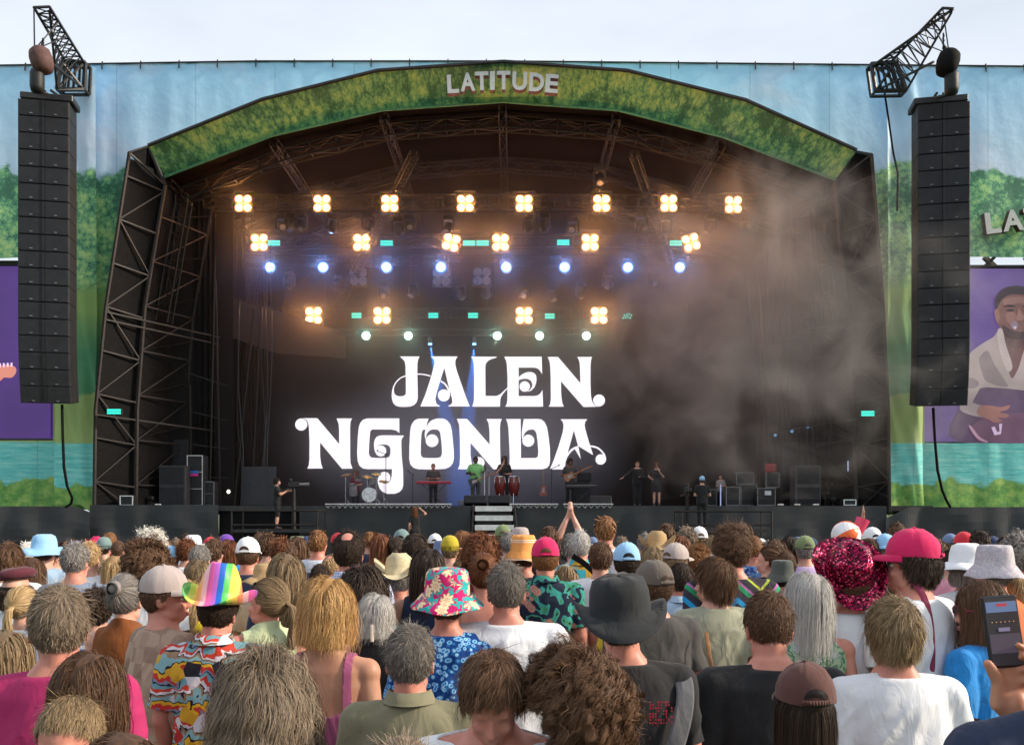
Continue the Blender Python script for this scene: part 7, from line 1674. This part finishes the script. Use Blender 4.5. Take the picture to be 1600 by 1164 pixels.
# microphone stands
def mic_stand(px,d,ztop,label,boom=0):
    p=W(px,0,d); root=thing('microphone_stand',label,'mic stand',(p.x,d,DX),0,'microphone stands on the stage'); m=MB()
    m.bar((p.x,d,DX+.02),(p.x,d,ztop),.018,6); m.lathe((p.x,d,DX),[(.15,0),(.15,.02),(.03,.035)],14)
    t=Vector((p.x,d,ztop)); e=t+Vector((boom,-.15,.12)) ; m.bar(t-Vector((boom*.3,0,.04)),e,.014,6); m.build('pole',ALU if boom==0 else DRKM,root)
    m=MB(); m.bar(e,e+Vector((0,.14,.03)),.022,8,.030); ell(m,e+Vector((0,.15,.035)),(.032,.032,.032),None,10,8); m.build('microphone',DRKM,root)
mic_stand(757,36.0,3.75,'straight chrome microphone stand before the lead singer'); mic_stand(764,36.9,3.6,'second straight stand just right of the lead singer')
mic_stand(603,37.8,4.55,'tall boom microphone stand beside the drums',-.35); mic_stand(645,37.6,3.7,'boom microphone stand left of the red keyboard',-.2); mic_stand(862,37.0,3.9,'boom microphone stand left of the bass player',.3)
# guitars
def guitar(c,R,label,col,L=.62):
    root=thing('guitar',label,'guitar',tuple(c)); m=MB(); 
    out=[(-.24,.0),(-.22,.12),(-.12,.165),(-.03,.13),(.05,.12),(.13,.15),(.20,.10),(.16,.03),(.18,-.05),(.22,-.12),(.12,-.15),(.04,-.11),(-.04,-.14),(-.14,-.175),(-.23,-.12)]
    m.prism([c+R@Vector((x,0,z)) for x,z in smooth_poly(out,3)],R@Vector((0,.045,0))); m.build('guitar_body',plain('wood_'+label[:12],col,.25),root)
    m=MB(); m.prism([c+R@Vector((x,-.012,z)) for x,z in((-.10,-.06),(.12,-.05),(.14,.04),(-.08,.07))],R@Vector((0,.01,0))); m.build('pickguard',plain('pickguard',(.35,.3,.28),.3),root)
    m=MB(); m.bar(c+R@Vector((.1,-.0,0)),c+R@Vector((.1+L,0,.0)),.028,6,.022); m.build('guitar_neck',plain('neckwood',(.30,.14,.06),.4),root)
    m=MB(); m.prism([c+R@Vector((x,-.005,z)) for x,z in((.1+L,-.03),(.25+L,-.04),(.28+L,.03),(.1+L,.04))],R@Vector((0,.03,0))); m.build('headstock',plain('neckwood',(.30,.14,.06),.4),root)
def gR(a,yaw=180): return Matrix.Rotation(radians(a),3,'Y')
c=W(745,752,36.25); guitar(c+Vector((-.1,0,0)),gR(-22),'dark electric guitar held by the lead singer',(.03,.035,.045))
c=W(892,744,37.2); guitar(c+Vector((-.05,0,0)),gR(-25),'orange brown bass guitar held by the bass player',(.32,.12,.05),.78)
c=W(849,766,37.9); guitar(c,gR(-90),'red guitar resting upright on a stand right of the congas',(.25,.06,.05),.55)
# drum kit
dk=thing('drum_kit','silver drum kit with white bass drum head on the left of the stage','drums',tuple(W(575,788,38.4))); dc=W(578,773,38.4)
CHR=plain('chrome',(.6,.6,.62),.2,metal=1); SHL=plain('drum_shell',(.42,.42,.44),.3,metal=.5); HEAD=plain('drum_head',(.60,.64,.66),.4); CYM=plain('cymbal',(.30,.22,.10),.3,metal=.9)
RX=Matrix.Rotation(radians(90),3,'X')
m=MB(); m.lathe(dc,[(.30,-.20),(.30,.20)],24,RX); m.build('bass_drum',SHL,dk,smooth=False)
m=MB(); m.lathe(dc-Vector((0,.205,0)),[(.285,.0),(.28,.01)],24,RX); m.build('drum_head',HEAD,dk)
m=MB(); 
for k,(w,z) in enumerate(((.20,.05),(.26,-.01))): m.box(dc+Vector((0,-.225,z)),(w,.004,.03))
m.box(dc+Vector((.12,-.225,-.10)),(.12,.004,.05)); m.build('head_lettering',DRKM,dk)
m=MB(); m.lathe(dc-Vector((0,.21,0)),[(.315,-.02),(.315,.02)],24,RX); m.build('hoop',CHR,dk)
for (px,py,r,h) in((552,765,.17,.50),(582,751,.17,.22),(560,748,.15,.15)):
    q=W(px,py,38.3); m=MB(); m.lathe(q,[(r,-h/2),(r,h/2)],18,Matrix.Rotation(radians(15),3,'X')); m.build('tom_drum',SHL,dk)
    m=MB(); m.lathe(q,[(r*1.03,h/2-.02),(r*1.03,h/2+.01)],18,Matrix.Rotation(radians(15),3,'X')); m.build('rim',CHR,dk)
for (px,py) in((540,742),(588,740),(600,752),(574,744)):
    q=W(px,py,38.2); m=MB(); m.lathe(q,[(.02,.02),(.22,-.01),(.22,-.015)],20,Matrix.Rotation(radians(18),3,'X')@Matrix.Rotation(radians(8 if px>570 else -12),3,'Y')); m.build('cymbal',CYM,dk)
    m=MB(); m.bar(q,(q.x,q.y+.02,DX),.014,5)
    for a in(0,2.1,4.2): m.bar((q.x,q.y+.02,DX+.35),(q.x+.25*cos(a),q.y+.25*sin(a),DX+.01),.010,4)
    m.build('cymbal_stand',CHR,dk)
# congas
for i,(px) in enumerate((781,803)):
    q=W(px,0,37.2); q.z=DX+.42; rt=thing('conga_drum',f'{["left","right"][i]} dark red conga drum on a chrome stand','drums',(q.x,q.y,DX),0,'pair of congas'); m=MB(); m.lathe(q,[(.13,0),(.19,.18),(.235,.42),(.22,.62),(.185,.80)],20); m.build('conga_shell',plain('conga_red',(.15,.018,.015),.25),rt,smooth=True)
    m=MB(); m.lathe(q,[(.19,.78),(.195,.80),(.18,.825)],20)
    for k in range(8): a=k*pi/4; m.bar(q+Vector((.20*cos(a),.20*sin(a),.80)),q+Vector((.235*cos(a),.235*sin(a),.55)),.010,4)
    m.build('rim_lugs',CHR,rt); m=MB()
    for a in(.4,2.5,4.6): m.bar(q+Vector((.16*cos(a),.16*sin(a),.1)),(q.x+.28*cos(a),q.y+.28*sin(a),DX+.01),.014,5)
    m.build('stand',CHR,rt)
# keyboards
def keyboard(px,py,d,w,label,col,mat2=None):
    q=W(px,py,d); rt=thing('keyboard',label,'keyboard',(q.x,d,DX)); m=MB(); m.bbox(q,(w,.32,.11),.02); m.build('case',plain('kb_'+label[:4],col,.35),rt); m=MB(); m.box(q+Vector((0,.05,.06)),(w*.86,.13,.012)); m.build('keys',plain('keys_white',(.6,.6,.58),.3),rt)
    m=MB(); m.bar(q+Vector((-w*.35,-.05,-.06)),(q.x+w*.3,d,DX+.01),.018,5); m.bar(q+Vector((w*.35,-.05,-.06)),(q.x-w*.3,d,DX+.01),.018,5); m.build('stand',DRKM,rt)
keyboard(678,754,38.0,1.45,'red stage keyboard on a crossed stand',(.38,.02,.05)); keyboard(908,760,37.0,1.35,'black synthesiser before the bass player',(.03,.03,.035))
# amps and monitors
def cab(name,label,cat,x0,x1,y0,y1,d,dep,mat,grp=None,grille=True,edges=None,rows=1,tilt=0):
    a=W(x0,y1,d); b=W(x1,y0,d); zb=max(DX+.01,a.z) if a.z>DX-.3 else a.z; w=b.x-a.x; h=b.z-zb; c=Vector(((a.x+b.x)/2,d+dep/2,zb+h/2))
    rt=thing(name,label,cat,(c.x,c.y,zb),0,grp); M=Matrix.Rotation(radians(tilt),3,'X') if tilt else None
    m=MB(); m.bbox(c,(w,dep,h),.025,M); m.build('cabinet',mat,rt)
    if grille:
        for r in range(rows):
            z=zb+h*(r+.5)/rows; m=MB(); off=Vector((0,-dep/2-.004,z-c.z)); off=M@off if M else off; m.bbox(c+off,(w*.88,.02,h/rows*.84),.008,M); m.build('grille',PAG,rt)
    if edges:
        m=MB()
        for sx in(-1,1):
            m.box((c.x+sx*(w/2-.02),d-.006,c.z),(.035,.02,h-.01))
            m.box((c.x,d-.008,c.z+sx*(h/2-.02)),(w-.01,.02,.035))
        for r in range(1,rows): m.box((c.x,d-.007,zb+h*r/rows),(w-.05,.02,.02))
        m.build('metal_edges',edges,rt)
    return rt,c,w,h
cab('stage_monitor','black wedge monitor left of the two at the top of the steps','monitor',725,760,776,794,35.2,.5,PAB,'wedge monitors',tilt=-18); cab('stage_monitor','black wedge monitor right of the two at the top of the steps','monitor',763,798,776,794,35.2,.5,PAB,'wedge monitors',tilt=-18)
cab('stage_monitor','black wedge monitor on the right side of the stage lip','monitor',921,956,776,794,35.2,.5,PAB,'wedge monitors',tilt=-12)
cab('stage_monitor','small grey floor box left of the wedge monitors','monitor',716,725,781,794,35.2,.3,plain('greybox',(.10,.11,.13),.5),'wedge monitors',grille=False)
cab('speaker_stack','grey black double speaker cabinet on the left of the stage','speaker',248,290,727,790,36.9,.8,plain('cab_grey',(.030,.032,.038),.6),rows=2)
cab('side_fill','tall dark side fill speaker behind the left cabinet','speaker',264,294,686,790,38.2,.7,PAB)
rt,c,w,h=cab('flight_rack','tall rack with metal edges and a pink and blue sticker','rack',292,317,711,790,37.4,.7,PAB,grille=False,edges=ALU,rows=3)
m=MB(); m.box((c.x-.02,37.38,c.z+.35),(.32,.01,.12)); m.build('sticker_blue',plain('stk_b',(.02,.14,.45),.5),rt); m=MB(); m.box((c.x-.02,37.38,c.z+.23),(.32,.01,.11)); m.build('sticker_pink',plain('stk_p',(.6,.03,.25),.5),rt)
cab('flight_rack','low rack with metal edges right of the tall rack','rack',319,335,752,790,37.6,.6,PAB,grille=False,edges=plain('dull_alu',(.2,.2,.2),.5,metal=.7),rows=2)
cab('upright_panel','dark grey upright panel left of the drums','panel',376,431,729,790,40,.1,plain('panel_grey',(.045,.05,.06),.6),grille=False)  # one plain upright panel, no folding leaves
cab('guitar_amp','small amplifier with a white frame at the left stage edge','amp',187,208,774,793,35.2,.4,PAB,grille=False,edges=plain('white_edge',(.65,.7,.7),.4))
cab('guitar_amp','small amplifier with a white frame at the right stage edge','amp',1318,1338,780,797,35.1,.4,PAB,grille=False,edges=plain('white_edge',(.65,.7,.7),.4))
cab('guitar_amp','large bass amplifier behind the bass player','amp',893,921,752,790,38.2,.5,PAB,rows=2); cab('guitar_amp','amplifier on a riser behind the bass player','amp',902,924,738,752,38.2,.5,PAB)
cab('speaker_stack','tall grey double speaker cabinet on the right of the stage','speaker',1243,1283,727,790,36.9,.8,plain('cab_grey2',(.06,.06,.062),.6),rows=2,grille=True)
cab('side_fill','tall dark side fill speaker behind the right cabinet','speaker',1222,1256,690,790,38.6,.8,PAB)
for i,(x0,x1,y0,y1,dd) in enumerate(((1134,1156,760,790,37),(1157,1182,756,790,37.3),(1183,1212,762,790,36.8),(1092,1120,764,790,38.2),(1196,1218,738,762,37.5),(1150,1178,738,757,38))):
    cab('flight_case',['flight case nearest the dancers, right wing','second flight case in the right wing','wide flight case with a white note','low flight case behind the right platform','small case stacked on the wide case','mixing console case stacked at the back'][i],'case',x0,x1,y0,y1,dd,.6,PAB,'flight cases in the right wing',grille=False,edges=plain('dull_alu',(.2,.2,.2),.5,metal=.7))
m=MB(); q=W(1200,770,36.78); m.box(q,(.26,.01,.18)); tag(m.build('paper_note',plain('paper',(.6,.62,.65),.6)),'white paper note on the wide flight case','note')
m=MB(); q=W(1204,731,37.4); m.bbox(q,(.45,.2,.36),.04); tag(m.build('red_bag',plain('redbag',(.32,.02,.03),.6)),'dark red bag on the cases in the right wing','bag')
for (x,y0,y1,dd,l) in((1126,757,795,36.3,'thin white tube light standing by the right camera operator'),(1325,720,736,36.4,'short white light tube on the right tower')):
    m=MB(); a=W(x,y0,dd); b=W(x,y1,dd); b.z=max(b.z,DX); m.bar(a,b,.02,8); tag(m.build('tube_light',emit('tube_white',(.45,.55,.9),.6)),l,'light')
for i,(x,y) in enumerate(((1211,680),(1237,674),(1262,667))):
    round_light(x,y,38.4,.055,emit('dim_blue',(.15,.42,.8),.5),(0,0,0),0,'side_light',f'small bluish side light, {["lowest","middle","highest"][i]} of three in the right wing','bluish side lights')
m=MB(); q=W(357,768,38); ell(m,q,(.07,.05,.08),None,10,8); tag(m.build('work_lamp',emit('work_lamp',(.9,.9,.7),3)),'small bright work lamp left of the grey panel','lamp')
# stage clutter: crates, cable coils and stands along the wings
rg=random.Random(3)
for i,(px,py) in enumerate(((205,758),(222,770),(236,778),(1290,770),(1302,780),(1344,776),(212,745),(1296,756))):
    q=W(px,py,36.4+rg.random()); rt=thing('equipment_stand',f'small dark equipment stand {"by the left tower" if px<500 else "by the right tower"}, {["nearest the amp","behind the amp","beside the double cabinet","beside the grey cabinet","between cabinet and amp","outermost","highest and thinnest","tall one"][i]}','stand',(q.x,q.y,DX)); m=MB(); m.bbox(q,(.22,.18,.16),.03); m.build('device',FIX,rt); m=MB(); m.bar(q,(q.x,q.y,DX),.016,5)
    for a in(0,2.1,4.2): m.bar((q.x,q.y,DX+.25),(q.x+.2*cos(a),q.y+.2*sin(a),DX+.01),.012,4)
    m.build('tripod',TRM,rt)
# front lip objects: small white tape marks and pedals
for i,(px,) in enumerate(((250,),(1217,),(1243,),(1272,),(842,))):
    q=W(px,787,35.3); m=MB(); m.bbox((q.x,35.1,DX+.04),(.22,.12,.07),.015); tag(m.build('floor_box',plain('floorbox',(.5,.5,.48),.5)),['small pale floor box below the left cabinet','small pale floor box by the right cases','small pale floor box below the side fill','small pale floor box below the grey cabinet','small pale floor box right of the congas'][i],'box','pale floor boxes')
# camera platforms
def platform(x0,x1,ytop,d,label):
    a=W(x0,0,d).x; b=W(x1,0,d).x; zt=W(0,ytop,d).z; rt=thing('camera_platform',label,'platform',((a+b)/2,d,0)); m=MB(); m.box(((a+b)/2,d+.7,1.40),(b-a,1.6,.10)); m.build('platform_deck',DRKM,rt); m=MB()
    for z in(zt,1.62): m.bar((a,d,z),(b,d,z),.035,6)
    for x in(a,b): m.bar((x,d,0),(x,d,zt),.035,6); m.bar((x,d,zt),(x,d+1.4,zt),.03,6); m.bar((x,d+1.4,0),(x,d+1.4,zt),.03,6)
    m.build('guard_rail',TRM,rt); return rt
platform(362,496,798,33.2,'dark camera platform with rails left of the stage steps'); platform(1065,1206,799,33.2,'dark camera platform with rails right of the stage steps')
def tv_camera(px,py,d,label,yaw):
    q=W(px,py,d); rt=thing('broadcast_camera',label,'camera',(q.x,d,1.45)); R=Matrix.Rotation(radians(yaw),3,'Z'); m=MB(); m.bbox(q,(.16,.42,.20),.02,R); m.build('camera_body',PAB,rt); m=MB(); m.lathe(q+R@Vector((0,.22,.0)),[(.065,0),(.07,.2),(.085,.34)],14,R@Matrix.Rotation(radians(-90),3,'X')); m.build('lens',plain('lens_grey',(.12,.12,.13),.3),rt)
    m=MB(); m.bbox(q+R@Vector((0,-.12,.17)),(.18,.12,.12),.02,R); m.build('viewfinder',PAB,rt); m=MB(); m.bar(q-Vector((0,0,.1)),(q.x,q.y,1.45),.06,8,.09); m.bar(q-Vector((0,0,.12)),q+R@Vector((.18,-.55,-.25)),.02,5); m.bar(q-Vector((0,0,.12)),q+R@Vector((-.18,-.55,-.25)),.02,5); m.build('pedestal',TRM,rt)
tv_camera(459,757,33.5,'broadcast camera on a pedestal pointing right, left platform',-80); tv_camera(1074,765,33.6,'broadcast camera on a pedestal, right platform',-20)
# ================= things carried in the crowd
def pos(px,py,s): d=F/s; return Vector(((px-800)/s,d,CH-(py-YH)/s))
# beach ball
c=pos(1322,836,190); rt=thing('beach_ball','orange and white beach ball held up behind the sequin hat','ball',tuple(c)); r=.118
for k in range(6):
    m=MB(); n=8; mm_=12; M=Matrix.Rotation(radians(50),3,'Y')@Matrix.Rotation(radians(35),3,'X'); P=[[M@Vector((r*cos(-pi/2+pi*i/mm_)*cos(pi/3*(k+j/n)),r*cos(-pi/2+pi*i/mm_)*sin(pi/3*(k+j/n)),r*sin(-pi/2+pi*i/mm_)))+c for j in range(n+1)] for i in range(mm_+1)]
    for i in range(mm_):
        for j in range(n): m.face([P[i][j],P[i][j+1],P[i+1][j+1],P[i+1][j]])
    m.build('panel',plain('ball_orange',(.85,.13,.03),.35) if k%2==0 else plain('ball_white',(.78,.78,.80),.35),rt,smooth=True)
c=pos(1344,822,190); m=MB(); m.lathe(c,[(.04,-.07),(.055,.06),(.055,.065)],14,Matrix.Rotation(.4,3,'Y')); tag(m.build('drink_cup',plain('cup_pink',(.65,.06,.14),.4)),'pink patterned cup held up beside the beach ball','cup')
# phone and the near hand that holds it
s_=745; c=pos(1567,986,s_); R=Matrix.Rotation(radians(-4),3,'Y')@Matrix.Rotation(radians(-8),3,'X')
rt=thing('smartphone','black smartphone held up at the lower right, its screen showing the stage','phone',tuple(c)); m=MB(); m.bbox(c,(.075,.010,.150),.004,R); m.build('phone_case',plain('phone_black',(.012,.012,.014),.3),rt)
def ph(name,x0,x1,z0,z1,mat,o=-.0056): m=MB(); m.prism([c+R@Vector((x,o,z)) for x,z in((x0,z0),(x1,z0),(x1,z1),(x0,z1))],R@Vector((0,-.0003,0))); return m.build(name,mat,rt)
ph('screen',-.034,.034,-.070,.070,emit('phone_dark',(.018,.015,.022),.5)); ph('screen_sky',-.032,.032,.040,.062,emit('phone_sky',(.10,.15,.28),.8),-.0060); ph('screen_crowd',-.032,.032,-.045,-.005,emit('phone_crowd',(.06,.045,.07),.7),-.0060); ph('record_label',-.010,.012,.052,.058,emit('phone_red',(.45,.03,.05),.7),-.0064)
for k in range(6): ph('screen_lamps',-.024+k*.009,-.022+k*.009,.019,.0205,emit('phone_lamp',(.7,.35,.15),.9),-.0064)
ph('screen_name',-.012,.012,.000,.008,emit('phone_white',(.2,.17,.28),.7),-.0064)
# person holding it: only the shoulder, forearm and hand are in the picture
def near_hand():
    mb=MB(); w=pos(1585,1112,s_); d=Vector((-.10,.02,1)).normalized(); nrm=Vector((-.1,1,.05)).normalized(); lat=Vector((-1,-.05,-.1)).normalized(); nrm=(nrm-d*nrm.dot(d)).normalized(); lat=(lat-d*lat.dot(d)).normalized()
    M=Matrix((lat,nrm,d)).transposed(); ell(mb,w+d*.050-lat*.006,(.040,.017,.058),M,18,12); ell(mb,w+d*.03+lat*.022,(.024,.020,.040),M,14,10); ell(mb,w+d*.09-lat*.01,(.038,.014,.02),M,14,10)
    # four fingers behind and round the far edge of the phone
    tips=[(1592,1006),(1597,1024),(1600,1044),(1602,1062)]
    for k,(o,L) in enumerate(((.022,.072),(.004,.078),(-.015,.072),(-.033,.058))):
        p=w+d*.088+lat*o; tx,ty=tips[k]; t=pos(tx,ty,s_)+Vector((-.012,-.030+.012,0)); mid=lerpv(p,t,.5)+Vector((.026,.012,.008)); q=lerpv(mid,t,.55)+Vector((.010,-.004,.002))
        cone(mb,p,mid,.0098,.0092,10); cone(mb,mid,q,.0092,.0085,10); cone(mb,q,t,.0085,.0075,10)
    a=w+d*.020+lat*.032; b=pos(1556,1062,s_)+Vector((0,-.008,0)); t=pos(1538,1034,s_)+Vector((0,-.014,0)); cone(mb,a,b,.0175,.0135,12); cone(mb,b,lerpv(b,t,.55),.0135,.0125,12); cone(mb,lerpv(b,t,.55),t,.0125,.0095,12)
    cone(mb,w+d*.02,w-d*.10+Vector((.02,0,0)),.030,.031,14); cone(mb,w-d*.02,w-d*.24+Vector((.06,-.03,0)),.027,.044,16); cone(mb,w-d*.24+Vector((.06,-.03,0)),Vector((w.x+.10,w.y+.02,1.46)),.044,.050,16)
    return mb,w
root=thing('person','person at the bottom right corner in navy, raising a phone in the right hand','person',(1.12,1.75,0),0,'people in the festival crowd')
mb,w=near_hand(); off=Vector(root.location)
# torso, head and legs of the same body (mostly outside the picture)
T=TOR['m']; n=28; B=len(mb.v); cx,cyy=1.12,1.75; kz=1.15
for (z,wd,dp,y) in T:
    for k in range(n): t=2*pi*k/n; mb.v.append((cx+wd*cos(t),cyy+y+dp*sin(t),z*kz-.03))
for i in range(len(T)-1):
    for k in range(n): j=(k+1)%n; mb.f.append([B+i*n+k,B+(i+1)*n+k,B+(i+1)*n+j,B+i*n+j]); mb.m.append(0)
mb.f.append([B+k for k in range(n)]); mb.m.append(0); mb.f.append([B+(len(T)-1)*n+k for k in range(n)][::-1]); mb.m.append(0)
Sh=Vector((cx+.19,cyy,1.57)); Sl=Vector((cx-.20,cyy,1.57)); HP=Vector((cx+.02,cyy,1.68))
cone(mb,Sh,Vector((w.x+.10,w.y+.02,1.46)),.055,.050,14); cone(mb,Sl,Sl+Vector((-.03,0,-.28)),.052,.042,14); cone(mb,Sl+Vector((-.03,0,-.28)),Sl+Vector((0,.10,-.50)),.041,.027,12)
hand(mb,Sl+Vector((0,.10,-.50)),Vector((0,.2,-1)),Vector((1,0,0)),-1,0)
for s in(-1,1): ell(mb,(cx+s*.19,cyy,1.57),(.06,.06,.06),None,12,8); cone(mb,(cx+s*.09,cyy,.82),(cx+s*.09,cyy,.46),.083,.054,14); cone(mb,(cx+s*.09,cyy,.46),(cx+s*.09,cyy,.08),.055,.036,12); ell(mb,(cx+s*.09,cyy+.06,.04),(.042,.115,.035),None,14,8)
cone(mb,HP-Vector((0,0,.08)),HP+Vector((0,0,.05)),.058,.055,14); build_head(mb,HP,Matrix.Identity(3),True)
me=remesh(mb,.0055,2,'body'); 
for v in me.vertices: v.co-=off
for p in me.polygons: p.use_smooth=True
linkm('body',me,[skin_mat('warm',(.60,.30,.19))],root)
mb=MB(); B=0
for (z,wd,dp,y) in T[1:]:
    for k in range(n): t=2*pi*k/n; mb.v.append((cx+(wd*1.05+.015)*cos(t),cyy+y+(dp*1.06+.018)*sin(t),z*kz-.03))
for i in range(len(T)-2):
    for k in range(n): j=(k+1)%n; mb.f.append([i*n+k,(i+1)*n+k,(i+1)*n+j,i*n+j]); mb.m.append(0)
mb.f.append(list(range(n))); mb.m.append(0); mb.f.append([(len(T)-2)*n+k for k in range(n)][::-1]); mb.m.append(0)
cone(mb,Sl,Sl+Vector((-.03,0,-.26)),.076,.062,16); cone(mb,Sh,lerpv(Sh,Vector((w.x+.10,w.y+.02,1.46)),.7),.078,.068,16)
for s in(-1,1): cone(mb,(cx+s*.03,cyy-.02,1.64),(cx+s*.19,cyy,1.585),.05,.06,14)
me=remesh(mb,.007,7,'shirt',.6); co_,no_,*_r=meshnp(me)
for v in me.vertices:
    v.co=v.co+Vector(v.normal)*(.006*mnoise.noise(v.co*6))-off
for p in me.polygons: p.use_smooth=True
linkm('tshirt',me,[GM('navy')],root); linkm('hair',hair_mesh('short',1,1),[HMAT('brown')],root,Matrix.Translation(HP-off))
# straps and bags, following the clothes of their wearers
def ribbon(name,pts,w,mat,parent=None,label=None,cat=None,thick=.004,wv=None):
    m=MB(); P=[Vector(p) for p in pts]
    rows=[]
    for i in range(len(P)):
        d=(P[min(i+1,len(P)-1)]-P[max(i-1,0)]).normalized(); side=Vector((0,1,0)).cross(d).normalized()*w/2; t_=Vector((0,-thick,0))
        rows.append([P[i]-side,P[i]-side*.8+t_,P[i]+t_*1.2,P[i]+side*.8+t_,P[i]+side,P[i]-t_])
    for a,b in zip(rows[:-1],rows[1:]):
        for k in range(6): m.face([a[k],a[(k+1)%6],b[(k+1)%6],b[k]])
    o=m.build(name,mat,parent)
    if label: tag(o,label,cat)
    return o
def bez(a,b,c_,n=12): return [Vector(a)*(1-t)**2+Vector(b)*2*t*(1-t)+Vector(c_)*t*t for t in [i/n for i in range(n+1)]]
def wlabel(sub): return [r for l,r in RECD.items() if sub in l][0][4][0]
def S_(px,py,s,dy): p=pos(px,py,s); p.y+=dy; return p
ribbon('shoulder_strap',bez(S_(1062,1054,440,-.06),S_(1068,1085,440,-.15),S_(1034,1175,440,-.150)),.062,cloth('greystrap',(.13,.13,.14)),None,'wide grey shoulder strap across the black tee under the black hat','strap')
ribbon('shoulder_strap',bez(S_(1415,905,335,-.06),S_(1445,935,335,-.17),S_(1425,1110,335,-.150)),.032,cloth('strapwoven',(.24,.04,.08),.3),None,'woven crimson shoulder strap on the white tee below the magenta cap','strap')
ribbon('shoulder_strap',bez(S_(893,868,178,-.10),S_(918,880,178,-.16),S_(936,905,178,-.14)),.05,BLK,None,'black strap across the patchwork shirt','strap')
ribbon('shoulder_strap',bez(S_(1100,985,300,-.06),S_(1098,1010,300,-.12),S_(1108,1062,300,-.14)),.020,cloth('tan_leather',(.30,.14,.06)),None,'thin tan leather strap beside the charcoal tee','strap')
c=S_(1102,1085,300,-.12); m=MB(); m.bbox(c,(.12,.08,.22),.03,Matrix.Rotation(.15,3,'Y')); tag(m.build('leather_bag',plain('tan_bag',(.26,.11,.04),.5,bump=.3)),'tan leather bag hanging between the charcoal tee and the black tee','bag')
# red printed panel on the back of the black tee
c=S_(1022,1096,440,-.150); m=MB(); 
for i in range(9):
    for k in range(8):
        if random.random()<.75: m.box(c+Vector(((i-4)*.009,-.001+abs(i-4)*.0006,(k-4)*.010)),(.006*random.uniform(.6,1.2),.002,.007*random.uniform(.5,1.2)))
o=m.build('shirt_print',plain('print_red',(.45,.02,.05),.8)); rt=wlabel('black wide brimmed'); o.parent=rt; o.matrix_parent_inverse=Matrix.LocRotScale(rt.location,rt.rotation_euler,rt.scale).inverted()
# claw clip in the silver hair
c=S_(586,984,285,-.118); m=MB(); 
for k in range(8): m.bar(c+Vector((-.012,0,.035-k*.009)),c+Vector((.014,-.012,.030-k*.009)),.003,5)
m.bar(c+Vector((0,-.008,.045)),c+Vector((.004,-.014,-.045)),.009,6); tag(m.build('claw_clip',plain('clip_pale',(.62,.54,.46),.3)),'pale claw clip in the silver blond hair','hair clip')
